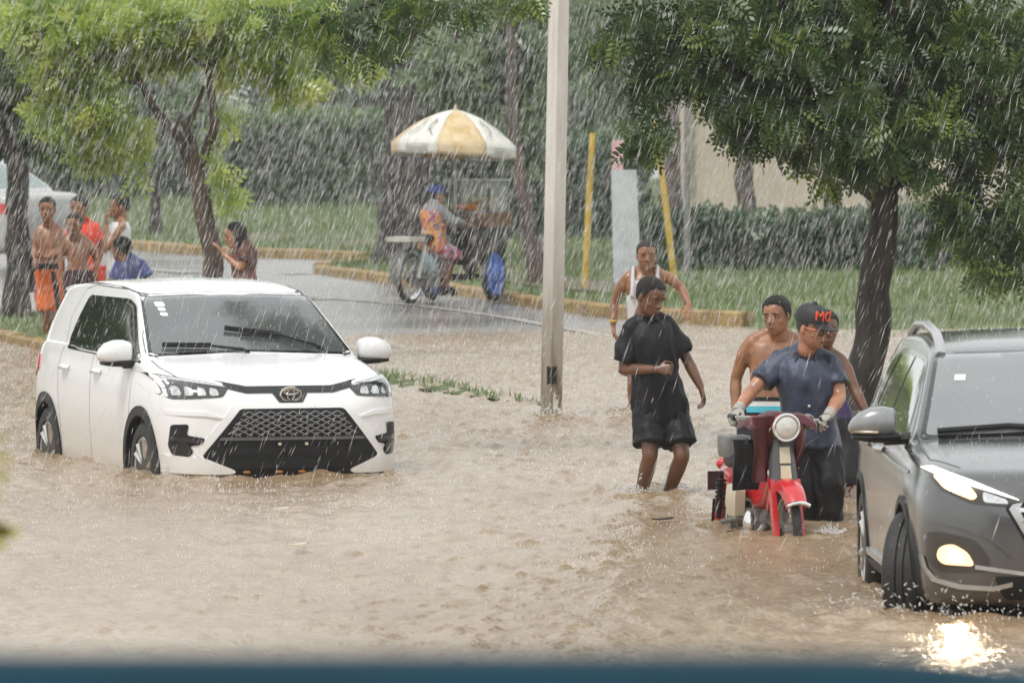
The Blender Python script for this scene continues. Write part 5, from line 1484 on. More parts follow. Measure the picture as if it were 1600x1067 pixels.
# ---- out of focus twig poking into the picture at the lower left
q0 = A(-60, 900, 17.0)
tw = empty('garden_twig', (q0.x, 17.0, -0.3), 0, 'blurred yellow green twig at the lower left edge', 'plant')
T = lambda px, py: A(px, py, 17.0) - Vector(tw.location)
MB().tube([Vector((-0.05, 0, 0)), T(-40, 900), T(-25, 820), T(-22, 720), T(-30, 640)], [0.012, 0.010, 0.008, 0.006, 0.003], 8).build('stem', m_bark_mid, tw)
m_twl = pmat('yellow_green_leaf', (0.36, 0.34, 0.03), 0.5, var=0.25)
for px, py, qx, qy, wd in ((-22, 830, 34, 832, 0.014), (-22, 812, 20, 838, 0.012), (-22, 715, 22, 716, 0.007), (-22, 730, 18, 752, 0.007), (-25, 840, 10, 858, 0.012), (-24, 690, 8, 684, 0.006), (-22, 780, 6, 776, 0.007)):
    a_, b_ = T(px, py), T(qx, qy)
    n_ = Vector((-(b_ - a_).z, 0, (b_ - a_).x)).normalized() * wd; y_ = Vector((0, 0.003, 0))
    ring = [a_, a_.lerp(b_, 0.3) + n_, a_.lerp(b_, 0.65) + n_ * 0.9, b_, a_.lerp(b_, 0.65) - n_ * 0.9, a_.lerp(b_, 0.3) - n_]
    MB().rings([[p_ - y_ for p_ in ring], [p_ + y_ for p_ in ring]]).build('leaf', m_twl, tw, False)
# ================================================================== PEOPLE
def skin(name, col, rough=0.38):
    return pmat(name, col, rough, var=0.22, scale=11, spec=0.6, bump=0.12, bscale=60, coat=0.08, rvar=0.12)
m_eye = pmat('eye_white', (0.30, 0.27, 0.25), 0.2, var=0.05)
m_iris = pmat('iris', (0.012, 0.008, 0.006), 0.15)
m_hair = pmat('black_hair', (0.012, 0.010, 0.009), 0.55, var=0.5, scale=60, bump=1.0, bscale=180)
m_hair_wet = pmat('wet_hair', (0.014, 0.011, 0.009), 0.35, var=0.4, scale=30, bump=0.8, bscale=120, stretch=(3, 3, 0.6))
def sup(c, e): return math.copysign(abs(c) ** e, c)
def oval(c, lat, fwd, w, f, b, n=20, e=0.85):
    """closed ring round c: half width w, front reach f, back reach b"""
    out = []
    for k in range(n):
        q = 2 * math.pi * k / n
        x, y = sup(math.cos(q), e), sup(math.sin(q), e)
        out.append(c + lat * (w * x) + fwd * ((f if y > 0 else b) * y))
    return out
HEAD = [(0.00, 0.10, 0.33, -0.12), (0.05, 0.17, 0.395, 0.02), (0.12, 0.225, 0.415, 0.12), (0.22, 0.262, 0.415, 0.22), (0.32, 0.285, 0.410, 0.32), (0.42, 0.302, 0.400, 0.385), (0.50, 0.310, 0.392, 0.42), (0.58, 0.318, 0.405, 0.445),
        (0.68, 0.320, 0.398, 0.452), (0.78, 0.302, 0.360, 0.430), (0.87, 0.252, 0.285, 0.365), (0.94, 0.172, 0.185, 0.255), (0.985, 0.08, 0.08, 0.12)]
def seg(mb, pts, rad, n=12, flat=1.0, up=None):
    """limb piece with rounded ends, fit to be fused"""
    P = [Vector(p) for p in pts]
    rad = list(rad)
    d0 = (P[0] - P[1]).normalized(); d1 = (P[-1] - P[-2]).normalized()
    P2 = [P[0] + d0 * rad[0] * 0.8, P[0] + d0 * rad[0] * 0.45] + P + [P[-1] + d1 * rad[-1] * 0.45, P[-1] + d1 * rad[-1] * 0.8]
    mb.tube(P2, [rad[0] * 0.45, rad[0] * 0.85] + rad + [rad[-1] * 0.85, rad[-1] * 0.45], n, flat=flat, up=up)
def hand_mesh(w, d, nrm, size, curl, thumb_side, voxel=0.0050, spread=0.10):
    """palm, four fingers and a thumb; w wrist, d pointing direction, nrm out of the palm"""
    d = d.normalized(); nrm = (nrm - d * nrm.dot(d)).normalized(); lat = d.cross(nrm).normalized() * thumb_side
    mb = MB()
    k = size / 0.18
    rings = []
    for t, a, b in ((-0.025, 0.026, 0.021), (0.0, 0.028, 0.020), (0.03, 0.037, 0.017), (0.065, 0.041, 0.0145), (0.088, 0.039, 0.012)):
        rings.append([w + d * (t * k) + lat * (a * k * math.cos(q)) + nrm * (b * k * math.sin(q)) for q in (2 * math.pi * j / 14 for j in range(14))])
    mb.rings(rings)
    for i, (o, ln) in enumerate(((0.029, 0.072), (0.010, 0.082), (-0.010, 0.076), (-0.029, 0.060))):
        p = w + d * (0.078 * k) + lat * (o * k)
        dirv = (d + lat * (o * 6 * spread)).normalized()
        pts = [p]; rad = [0.0092 * k]
        c = curl * (1 + 0.12 * (i - 1.5))
        ang = 0
        for j, fr in enumerate((0.44, 0.31, 0.25)):
            ang += c * (0.8, 1.1, 0.7)[j]
            v = dirv * math.cos(ang) + nrm * math.sin(ang)
            p = p + v * (ln * fr * k); pts.append(p); rad.append((0.0086, 0.0078, 0.0066)[j] * k)
        seg(mb, pts, rad, 8)
    b0 = w + d * (0.022 * k) + lat * (0.028 * k)
    v1 = (d * 0.65 + lat * 0.75 + nrm * 0.25).normalized(); v2 = (d * 0.9 + lat * (0.35 - 0.4 * curl) + nrm * (0.2 + 0.55 * curl)).normalized()
    seg(mb, [b0, b0 + v1 * 0.038 * k, b0 + v1 * 0.038 * k + v2 * 0.032 * k, b0 + v1 * 0.038 * k + v2 * 0.058 * k], [0.0125 * k, 0.0108 * k, 0.0095 * k, 0.0075 * k], 8)
    return remesh(mb, voxel * max(k, 0.8), 1)
class Person:
    def __init__(s, label, d, skin_mat, J, u=1.0, head_h=0.235, yaw=0, pitch=0, roll=0, build=1.0, group=None, voxel=0.0118, ground=None):
        """J: joints as picture points (px, py, depth offset); sr/er/wr are the person's own right arm"""
        s.u, s.b, s.voxel, s.skin = u, build, voxel, skin_mat
        W = {k: A(v[0], v[1], d + (v[2] if len(v) > 2 else 0.0)) for k, v in J.items()}
        pel = (W['hr'] + W['hl']) / 2
        base = Vector((pel.x, pel.y, ROAD_Z if ground is None else ground))
        s.root = empty('person', base, 0, label, 'person', group)
        s.J = {k: p - base for k, p in W.items()}
        J = s.J
        s.pel = (J['hr'] + J['hl']) / 2
        s.sho = (J['sr'] + J['sl']) / 2
        s.up = (s.sho - s.pel).normalized()
        s.slat = (J['sl'] - J['sr']); s.sw = s.slat.length / 2; s.slat.normalize()
        s.hlat = (J['hl'] - J['hr']); s.hw = s.hlat.length / 2 + 0.068 * u * build; s.hlat.normalize()
        s.tl = (s.sho - s.pel).length
        y, p, r = R(yaw), R(pitch), R(roll)
        f = Vector((math.sin(y) * math.cos(p), -math.cos(y) * math.cos(p), -math.sin(p)))
        lat = f.cross(Vector((0, 0, 1))).normalized()          # points to the person's right
        upv = lat.cross(f).normalized()
        lat, upv = lat * math.cos(r) + upv * math.sin(r), upv * math.cos(r) - lat * math.sin(r)
        s.hf, s.hl_, s.hu, s.hh = f, -lat, upv, head_h
        s.hbase = J['head'] - upv * head_h * 0.5
    def ring(s, t, w, f, b=None, e=0.85, n=24):
        """torso ring at t (0 hip joints, 1 shoulder joints)"""
        k = max(0, min(1, t))
        lat = (s.hlat * (1 - k) + s.slat * k).normalized()
        bend = s.J.get('bend', None)
        c = s.pel + (s.sho - s.pel) * t if t >= 0 else s.pel + Vector((0, 0, 1)) * (t * s.tl)
        up = s.up if t >= 0 else Vector((0, 0, 1))
        fwd = lat.cross(up).normalized()
        c = c + fwd * (0.018 * math.sin(math.pi * max(0, min(1, t))))
        return oval(c, lat, fwd, w, f, f if b is None else b, n, e)
    def torso_sizes(s, extra=0.0):
        u, b, sw, hw = s.u, s.b, s.sw, s.hw
        cw = max(sw, 0.115 * u)
        q = [(-0.16, hw * 0.80, 0.085), (-0.05, hw * 0.98, 0.105), (0.10, hw * 1.0, 0.108), (0.28, hw * 0.90, 0.098), (0.45, cw * 0.80, 0.098), (0.65, cw * 0.90, 0.112), (0.82, cw * 0.98, 0.114), (0.94, cw * 0.95, 0.098), (1.04, cw * 0.62, 0.072), (1.10, cw * 0.36, 0.055)]
        return [(t, w + extra, f * u * b + extra) for t, w, f in q]
    def make_body(s, hands=True, legs=True, feet=True):
        J, u, b = s.J, s.u, s.b
        mb = MB()
        mb.rings([s.ring(t, w, f) for t, w, f in s.torso_sizes()])
        ub = u * b
        nb = s.sho + s.up * 0.045 * u
        hc = s.hbase + s.hu * s.hh * 0.18 - s.hf * s.hh * 0.06
        seg(mb, [nb - s.up * 0.04, nb.lerp(hc, 0.5), hc], [0.062 * ub, 0.054 * ub, 0.053 * ub])
        for k in 'rl':
            if 's' + k in J and 'e' + k in J:
                S_, E, W_ = J['s' + k], J['e' + k], J['w' + k]
                mb.ell(S_.lerp(s.sho, 0.14) - Vector((0, 0, 0.018)), 0.056 * ub)
                seg(mb, [S_.lerp(s.sho, 0.10) - Vector((0, 0, 0.015)), S_.lerp(E, 0.35), S_.lerp(E, 0.7), E], [0.050 * ub, 0.050 * ub, 0.044 * ub, 0.039 * ub])
                seg(mb, [s.sho + s.up * 0.075 * u, S_.lerp(s.sho, 0.45) + s.up * 0.030 * u, S_.lerp(s.sho, 0.12)], [0.045 * ub, 0.042 * ub, 0.040 * ub])
                seg(mb, [E, E.lerp(W_, 0.3), E.lerp(W_, 0.7), W_], [0.039 * ub, 0.042 * ub, 0.034 * ub, 0.027 * ub])
            if legs and 'k' + k in J:
                H, K, N = J['h' + k], J['k' + k], J['a' + k]
                seg(mb, [H, H.lerp(K, 0.3), H.lerp(K, 0.7), K], [0.088 * ub, 0.083 * ub, 0.065 * ub, 0.055 * ub])
                seg(mb, [K, K.lerp(N, 0.28), K.lerp(N, 0.65), N], [0.054 * ub, 0.057 * ub, 0.045 * ub, 0.036 * ub])
                if feet:
                    T = J.get('t' + k, N + (s.hlat.cross(Vector((0, 0, 1)))).normalized() * 0.15 * u + Vector((0, 0, -0.045 * u)))
                    heel = N - (T - N).normalized() * 0.04 * u; heel.z = T.z
                    seg(mb, [heel, N.lerp(T, 0.3) + Vector((0, 0, -0.02 * u)), T], [0.034 * u, 0.036 * u, 0.028 * u], flat=0.9)
        body = remesh(mb, s.voxel, 3)
        # head
        hb = MB()
        F_, L_, U_, h = s.hf, s.hl_, s.hu, s.hh
        P = lambda x, y, z: s.hbase + L_ * (x * h) + F_ * (y * h) + U_ * (z * h)
        s.P = P
        hb.rings([oval(s.hbase + U_ * (z * h), L_, F_, w * h, f * h, bk * h, 24, 0.92) for z, w, f, bk in HEAD])
        seg(hb, [P(0, -0.05, -0.12), P(0, -0.04, 0.15)], [0.22 * h, 0.22 * h])
        seg(hb, [P(0, 0.385, 0.54), P(0, 0.43, 0.45), P(0, 0.475, 0.375)], [0.028 * h, 0.038 * h, 0.050 * h], 8)        # nose
        for x in (-0.048, 0.048): hb.ell(P(x, 0.43, 0.355), 0.036 * h, None, 8, 6)
        M = Matrix((L_, F_, U_)).transposed()
        hb.ell(P(0, 0.405, 0.228), (0.095 * h, 0.045 * h, 0.040 * h), M, 10, 6)                    # mouth mound
        for x in (-0.14, 0.14): hb.ell(P(x, 0.350, 0.590), (0.10 * h, 0.045 * h, 0.032 * h), M, 8, 6)   # brow
        for x in (-0.19, 0.19): hb.ell(P(x, 0.245, 0.36), (0.08 * h, 0.08 * h, 0.08 * h), M, 8, 6)     # cheek
        for x in (-1, 1): hb.ell(P(x * 0.325, -0.02, 0.44), (0.028 * h, 0.065 * h, 0.105 * h), M, 8, 6)  # ears
        head = remesh(hb, 0.0060 * h / 0.23, 2)
        s.head_me = head.copy()
        ms = [body, head]
        if hands:
            for k in 'rl':
                if 'w' + k in J and k in s.hands:
                    dv, nv, curl = s.hands[k]
                    W_, E = J['w' + k], J['e' + k]
                    dv = Vector(dv) if dv else (W_ - E)
                    ms.append(hand_mesh(W_ + dv.normalized() * 0.012, dv, Vector(nv), 0.175 * u, curl, 1 if k == 'r' else -1))
        o = link('body', join_meshes(ms, 'body'), s.skin, s.root)
        # eyes, brows, lips
        for x in (-0.13, 0.13):
            e = MB().ell(P(x, 0.338, 0.505), (0.050 * h, 0.034 * h, 0.019 * h), M, 10, 6).build('eye', m_eye, s.root)
            MB().ell(P(x, 0.362, 0.505), (0.026 * h, 0.014 * h, 0.020 * h), M, 8, 6).build('iris', m_iris, e)
            MB().tube([P(x - 0.075, 0.385, 0.585), P(x, 0.412, 0.603), P(x + 0.075, 0.385, 0.585)], [0.011 * h, 0.016 * h, 0.011 * h], 6).build('eyebrow', m_hair, s.root)
        MB().ell(P(0, 0.435, 0.24), (0.082 * h, 0.024 * h, 0.014 * h), M, 10, 6).build('upper_lip', s.lip, s.root)
        MB().ell(P(0, 0.437, 0.208), (0.072 * h, 0.024 * h, 0.017 * h), M, 10, 6).build('lower_lip', s.lip, s.root)
        return o
    hands = {}
    lip = pmat('lips', (0.16, 0.055, 0.045), 0.35)
    def hair(s, kind='short', mat=None, thick=0.030, mb=None):
        """hair grown from the scalp itself, thin along the hairline"""
        h, L_, F_, U_ = s.hh, s.hl_, s.hf, s.hu
        def rel(c):
            v = Vector(c) - s.hbase
            return v.dot(L_) / h, v.dot(F_) / h, v.dot(U_) / h
        YS = [-0.5, -0.32, -0.20, -0.12, -0.06, 0.0, 0.05, 0.10, 0.15, 0.22, 0.30, 0.5]
        ZS = [0.18, 0.20, 0.30, 0.46, 0.56, 0.57, 0.44, 0.46, 0.62, 0.75, 0.80, 0.81]
        bm = bmesh.new(); bm.from_mesh(s.head_me)
        bm.normal_update()
        amt = {}
        for v in bm.verts:
            x, y, z = rel(v.co)
            m = z - float(np.interp(y, YS, ZS)) + 0.018 * mnoise.noise(v.co * 60)
            if abs(x) > 0.335 and z < 0.57: m = -1
            amt[v] = m
        bmesh.ops.delete(bm, geom=[f for f in bm.faces if min(amt[v] for v in f.verts) < 0], context='FACES')
        bmesh.ops.delete(bm, geom=[v for v in bm.verts if not v.link_faces], context='VERTS')
        nz = 95.0 if kind == 'short' else 60.0
        for v in bm.verts:
            k = min(1.0, max(0.0, amt[v]) / 0.10)
            v.co += v.normal * (h * (0.004 + thick * (0.35 + 0.65 * k)) + 0.0035 * k * mnoise.noise(v.co * nz) + 0.002 * mnoise.noise(v.co * 210))
        me = bpy.data.meshes.new('hair'); bm.to_mesh(me); bm.free()
        bpy.data.meshes.remove(s.head_me)
        extra = MB()
        if kind == 'long':
            for k in range(17):
                a = math.pi * (0.0 + 1.0 * k / 16)
                x, y = math.cos(a) * 0.32, -math.sin(a) * 0.42
                p0 = s.hbase + L_ * (x * h) + F_ * (y * h) + U_ * (0.66 * h)
                ln = h * random.uniform(0.95, 1.4)
                seg(extra, [p0, p0 + Vector((0, 0, -0.4 * ln)) - F_ * 0.012, p0 + Vector((random.uniform(-.03, .03), random.uniform(-.03, .03), -ln)) - F_ * 0.02], [0.055 * h, 0.062 * h, 0.018 * h], 8)
        if kind == 'bushy':
            for k in range(60):
                u = Vector((random.gauss(0, 1), random.gauss(-0.45, 1), abs(random.gauss(0.5, 0.8)))).normalized()
                extra.ell(s.hbase + L_ * (u.x * 0.30 * h) + F_ * (u.y * 0.38 * h - 0.03 * h) + U_ * ((0.58 + u.z * 0.40) * h), 0.075 * h, None, 7, 5)
        if extra.v:
            ex = remesh(extra, 0.0075 * h / 0.23, 1)
            displace(ex, lambda c: 0.005 * mnoise.noise(c * 95.0))
            me = join_meshes([me, ex], 'hair')
        return link('hair', me, mat or m_hair, s.root)
    def shirt(s, mat, hem=-0.05, ease=0.018, sleeve=0.55, neck=1.05, name='shirt', flare=0.01, wr=0.007, sl_ease=0.020, torso_only=False, scale=9.0, seed=0):
        J = s.J; ub = s.u * s.b
        mb = MB()
        rows = [(t, w, f) for t, w, f in s.torso_sizes(ease) if hem < t <= neck]
        fl = flare
        first = min(rows, key=lambda q: abs(q[0] - hem))
        rings = [s.ring(hem, max(first[1], s.hw * 0.98 + ease) + fl, first[2] + fl * 0.6 if first[2] > 0.1 else 0.11 * ub + ease)]
        rings += [s.ring(t, w + fl * max(0, 0.45 - t), f) for t, w, f in rows]
        mb.rings(rings)
        if sleeve and not torso_only:
            for k in 'rl':
                if 'e' + k not in J: continue
                S_, E, W_ = J['s' + k], J['e' + k], J['w' + k]
                S_ = S_.lerp(s.sho, 0.10) - Vector((0, 0, 0.012))
                seg(mb, [s.sho + s.up * 0.070 * s.u, S_.lerp(s.sho, 0.45) + s.up * 0.030 * s.u, S_.lerp(s.sho, 0.05)], [0.045 * ub + ease * 0.5, 0.042 * ub + ease * 0.6, 0.042 * ub + ease * 0.7])
                if sleeve <= 1:
                    mb.tube([S_.lerp(s.sho, 0.2), S_, S_.lerp(E, sleeve * 0.5), S_.lerp(E, sleeve)], [0.050 * ub + ease * 0.4, 0.050 * ub + ease * 0.7, 0.051 * ub + sl_ease * 0.8, 0.050 * ub + sl_ease * 1.15], 14)
                else:
                    mb.tube([S_.lerp(s.sho, 0.2), S_, S_.lerp(E, 0.5), E], [0.050 * ub + ease * 0.4, 0.052 * ub + sl_ease * 0.7, 0.050 * ub + sl_ease * 0.8, 0.046 * ub + sl_ease * 0.8], 14)
                    seg(mb, [E, E.lerp(W_, 0.5), E.lerp(W_, sleeve - 1)], [0.044 * ub + sl_ease, 0.040 * ub + sl_ease * 0.8, 0.032 * ub + sl_ease * 0.7], 14)
        return s.cloth(mb, mat, name, wr, scale, seed)
    def cloth(s, mb, mat, name, wr, scale=9.0, seed=0, smooth=2):
        me = remesh(mb, s.voxel, smooth)
        o_ = Vector((seed * 3.1, seed * 1.7, 0))
        def fold(c):
            q = c + o_
            a = mnoise.noise(Vector((q.x * scale * 1.5, q.y * scale * 1.5, q.z * scale * 0.55 + q.x * 4)))
            b = mnoise.noise(q * scale * 2.3)
            return wr * (1.0 - 2.2 * abs(a)) + 0.45 * wr * b
        displace(me, fold)
        return link(name, me, mat, s.root)
    def tank(s, mat, hem=-0.05, ease=0.008, wr=0.004, name='tank_top'):
        J = s.J
        mb = MB()
        rows = [(t, w, f) for t, w, f in s.torso_sizes(ease) if hem < t <= 0.70]
        k = rows[-1]
        mb.rings([s.ring(hem, s.hw + ease, 0.11 * s.u + ease)] + [s.ring(t, w, f) for t, w, f in rows] + [s.ring(0.78, k[1] * 0.97, k[2] * 1.01), s.ring(0.87, k[1] * 0.90, k[2] * 1.02), s.ring(0.93, k[1] * 0.70, k[2] * 0.97)])
        fwd = s.slat.cross(s.up).normalized()
        for sg in (-1, 1):
            a = s.sho + s.slat * (sg * s.sw * 0.62) + s.up * 0.045 * s.u
            c0 = s.pel + (s.sho - s.pel) * 0.70 + s.slat * (sg * s.sw * 0.66)
            r = 0.118 * s.u * s.b
            mb.tube([c0 + fwd * r * 0.98, c0 + fwd * r * 0.92 + s.up * 0.07, a + fwd * 0.05, a, a - fwd * 0.06, c0 - fwd * r * 0.8 + s.up * 0.06, c0 - fwd * r * 0.92], [0.060, 0.054, 0.048, 0.045, 0.048, 0.054, 0.06], 8, flat=0.34)
        return s.cloth(mb, mat, name, wr, 7.0)
    def shorts(s, mat, frac=0.85, ease=0.022, name='shorts', top=0.12, wr=0.007, flare=0.02, full=False, seed=0, skirt=False):
        J = s.J; ub = s.u * s.b
        mb = MB()
        rows = [q for q in s.torso_sizes(ease * 0.8) if q[0] <= 0.12]
        mb.rings([s.ring(t, w, f) for t, w, f in rows] + [s.ring(top + 0.04, s.hw + ease * 0.7, 0.11 * ub + ease * 0.6)])
        for k in 'rl':
            H, K, N = J['h' + k], J['k' + k], J['a' + k]
            e = ease + flare
            if not full:
                E = H.lerp(K, frac) if frac <= 1 else K.lerp(N, frac - 1)
                pts = [H + Vector((0, 0, 0.02)), H.lerp(K, 0.3)] + ([H.lerp(K, 0.65), E] if frac <= 1 else [K, E])
                mb.tube(pts, [0.088 * ub + ease, 0.088 * ub + ease, 0.078 * ub + e, (0.070 if frac > 0.8 else 0.078) * ub + e * 1.2], 16)
            else:
                seg(mb, [H, H.lerp(K, 0.4), K], [0.088 * ub + ease, 0.080 * ub + ease, 0.060 * ub + e], 16)
                mb.tube([H.lerp(K, 0.8), K, K.lerp(N, 0.4), K.lerp(N, 0.8), K.lerp(N, full)], [0.062 * ub + e, 0.060 * ub + e, 0.058 * ub + e, 0.056 * ub + e, 0.058 * ub + e], 16)
        return s.cloth(mb, mat, name, wr, 8.0, seed)

sk_dark = skin('dark_skin', (0.135, 0.060, 0.031))
sk_mid = skin('brown_skin', (0.27, 0.125, 0.062))
sk_warm = skin('warm_brown_skin', (0.36, 0.17, 0.095))
sk_kid = skin('boy_brown_skin', (0.26, 0.118, 0.062))
c_black = pmat('black_cotton', (0.010, 0.010, 0.012), 0.5, spec=0.25, var=0.25, scale=8, bump=0.15, bscale=120)
c_black2 = pmat('black_denim', (0.013, 0.012, 0.014), 0.5, spec=0.25, var=0.3, scale=8, bump=0.2, bscale=120)
c_navy = pmat('navy_denim', (0.020, 0.028, 0.058), 0.45, var=0.4, scale=7, col2=(0.05, 0.065, 0.115), bump=0.2, bscale=140)
c_white = pmat('wet_white_cotton', (0.60, 0.60, 0.62), 0.6, var=0.08, scale=6)
c_orange = pmat('orange_cloth', (0.62, 0.13, 0.02), 0.6, var=0.12, scale=6)
c_red = pmat('red_shirt', (0.66, 0.06, 0.03), 0.6, var=0.12, scale=6)
c_blue = pmat('blue_shirt', (0.07, 0.10, 0.36), 0.6, var=0.2, scale=8, col2=(0.13, 0.17, 0.45))
c_maroon = pmat('maroon_shirt', (0.055, 0.020, 0.026), 0.6, var=0.4, scale=14, col2=(0.16, 0.07, 0.05))
c_plum = pmat('plum_shorts', (0.045, 0.018, 0.028), 0.65, var=0.2)
c_khaki = pmat('khaki_cloth', (0.26, 0.21, 0.16), 0.7, var=0.15)
c_cyan = pmat('cyan_waistband', (0.06, 0.38, 0.50), 0.5, var=0.08)
c_glove = pmat('grey_knit_glove', (0.42, 0.40, 0.36), 0.85, var=0.15, scale=40, bump=0.6, bscale=200)
c_shoe = pmat('grey_shoe', (0.40, 0.40, 0.42), 0.6, var=0.15)

GP = 'people wading round the moped'
# ---- youth in black
p = Person('young man in a long black shirt and black shorts wading with one fist raised', 61.3, sk_dark,
           dict(sr=(981, 516, -0.07), sl=(1043, 505, 0.08), er=(975, 577, -0.06), wr=(1026, 577, -0.24), el=(1074, 563, 0.08), wl=(1095, 605, 0.02),
                hr=(1013, 645, -0.02), hl=(1052, 645, 0.02), kr=(1016, 712, -0.12), kl=(1066, 712, -0.10), ar=(997, 790, 0.04), al=(1040, 782, 0.12), head=(1016, 463, -0.06)), 1.0, 0.258, 42, 22, 5, group=GP)
p.hands = {'r': ((0.9, -0.25, 0.0), (-0.3, 0.9, -0.1), 1.25), 'l': ((0.25, -0.1, -1), (-0.8, -0.2, 0), 0.55)}
p.make_body(); p.hair('short', thick=0.030)
p.shorts(c_black, 0.74, 0.016, flare=0.014, wr=0.014)
p.shirt(c_black, -0.26, 0.022, 0.78, 1.06, flare=0.018, wr=0.019, sl_ease=0.026, seed=1, scale=6.5)
# ---- running youth in white vest
p = Person('running youth in a white vest behind the young man in black', 75.6, sk_mid,
           dict(sr=(978, 432, 0.0), sl=(1038, 428, 0.0), er=(960, 474, 0.10), wr=(958, 508, 0.02), el=(1066, 452, -0.02), wl=(1076, 476, -0.16),
                hr=(990, 540, 0.0), hl=(1020, 540, 0.0), kr=(990, 592, -0.10), kl=(1026, 590, -0.25), ar=(990, 650, 0.05), al=(1028, 640, -0.1), head=(1010, 399, -0.06)), 1.0, 0.252, 4, 4, group=GP)
p.hands = {'r': ((0.12, 0, -1), (0.9, -0.2, 0), 0.7), 'l': ((-0.1, -0.7, -0.75), (-0.3, 0.4, -0.7), 0.15)}
p.make_body(); p.hair('short', thick=0.02, mat=pmat('cropped_hair', (0.05, 0.04, 0.035), 0.6, var=0.3, scale=80, bump=0.8, bscale=200))
p.tank(c_white)
p.shorts(c_black2, 0.8)
MB().torus(p.J['wr'] + Vector((0, 0, 0.035)), 0.036, 0.008, None, 18, 6).build('wristband', pmat('yellow_band', (0.6, 0.38, 0.03), 0.5), p.root)
# ---- shirtless youth
p = Person('shirtless young man in cyan banded shorts behind the man with the cap', 60.6, sk_mid,
           dict(sr=(1170, 531, -0.02), sl=(1252, 533, 0.06), er=(1150, 592, 0.06), wr=(1149, 642, 0.0), el=(1258, 590, 0.12), wl=(1262, 640, 0.0),
                hr=(1179, 641, 0.0), hl=(1222, 641, 0.0), kr=(1175, 735, -0.05), kl=(1224, 735, -0.05), ar=(1175, 820, 0.06), al=(1224, 820, 0.06), head=(1214, 492, -0.05)), 1.02, 0.256, -28, 8, -4, group=GP)
p.hands = {'r': ((0.05, -0.1, -1), (0.9, 0, 0), 0.5), 'l': ((0.1, -0.3, -1), (-0.9, 0, 0), 0.5)}
p.make_body(); p.hair('short', thick=0.034)
p.shorts(c_black2, 0.9, 0.014)
MB().rings([p.ring(0.055, p.hw + 0.024, 0.136), p.ring(0.14, p.hw + 0.022, 0.134)]).build('white_band', c_white, p.root)
mbx = MB().rings([p.ring(-0.02, p.hw + 0.026, 0.14), p.ring(0.06, p.hw + 0.024, 0.137)]); mbx.build('cyan_band', c_cyan, p.root)
mbx = MB().rings([p.ring(0.13, p.hw + 0.024, 0.136), p.ring(0.19, p.hw + 0.020, 0.13)]); mbx.build('waistband', c_black, p.root)
# ---- man with the cap
p = Person('man in a navy short sleeved shirt, black cap and gloves pushing the red moped', 57.9, sk_warm,
           dict(sr=(1216, 562, 0.02), sl=(1302, 566, 0.02), er=(1174, 612, -0.10), wr=(1153, 640, -0.30), el=(1312, 620, -0.08), wl=(1295, 648, -0.26),
                hr=(1248, 692, 0.05), hl=(1286, 692, 0.05), kr=(1256, 755, 0.0), kl=(1297, 755, -0.04), ar=(1262, 832, 0.1), al=(1296, 828, 0.06), head=(1268, 512, -0.10)), 1.05, 0.252, 50, 12, 0, build=1.08, group=GP)
p.hands = {}
p.make_body(); p.hair('short', thick=0.006, mat=pmat('grey_stubble_hair', (0.04, 0.036, 0.033), 0.6, var=0.4, scale=80))
p.shorts(c_black2, ease=0.012, name='trousers', full=0.88, flare=0.006, wr=0.017)
p.shirt(c_navy, -0.05, 0.030, 0.66, 1.05, flare=0.010, wr=0.012, sl_ease=0.022, seed=3, scale=7.0)
CAP = p
GLOVES = []
for k, dv, nv in (('r', (-0.35, -0.75, -0.55), (0.3, -0.3, -0.9)), ('l', (-0.55, -0.75, -0.35), (-0.1, -0.2, -0.95))):
    W_, E = p.J['w' + k], p.J['e' + k]
    hm = hand_mesh(W_ + (W_ - E).normalized() * 0.005, Vector(dv), Vector(nv), 0.205, 0.95, 1 if k == 'r' else -1)
    cuff = MB(); dd = (W_ - E).normalized(); cuff.tube([W_ - dd * 0.05, W_ - dd * 0.01, W_ + dd * 0.03], [0.038, 0.037, 0.036], 14)
    link('glove', join_meshes([hm, remesh(cuff, 0.006, 1)], 'glove'), c_glove, p.root)
# collar, buttons
fw = p.slat.cross(p.up).normalized()
for sg in (-1, 1):
    a = p.sho + p.up * 0.075 + p.slat * (sg * 0.055)
    MB().rings([[a - fw * 0.075 + Vector((0, 0, 0.02)), a - fw * 0.075 - Vector((0, 0, 0.03)), a - fw * 0.07 - Vector((0, 0, 0.03)) + p.slat * sg * 0.01, a - fw * 0.07 + Vector((0, 0, 0.02)) + p.slat * sg * 0.01],
                [a + fw * 0.02 + p.slat * (sg * 0.02) + Vector((0, 0, 0.01)), a + fw * 0.02 + p.slat * (sg * 0.035) - Vector((0, 0, 0.035)), a + fw * 0.03 + p.slat * (sg * 0.04) - Vector((0, 0, 0.03)), a + fw * 0.03 + p.slat * (sg * 0.025) + Vector((0, 0, 0.012))],
                [a + fw * 0.115 - p.slat * (sg * 0.005) - Vector((0, 0, 0.045)), a + fw * 0.115 + p.slat * (sg * 0.025) - Vector((0, 0, 0.11)), a + fw * 0.122 + p.slat * (sg * 0.03) - Vector((0, 0, 0.105)), a + fw * 0.122 - Vector((0, 0, 0.04))]]).build('collar', c_navy, p.root)
for t in (0.72, 0.48, 0.22):
    c = p.pel + (p.sho - p.pel) * t + fw * (0.166)
    MB().ell(c, (0.010, 0.008, 0.010), None, 10, 6).build('button', pmat('pearl_button', (0.6, 0.6, 0.58), 0.3), p.root)
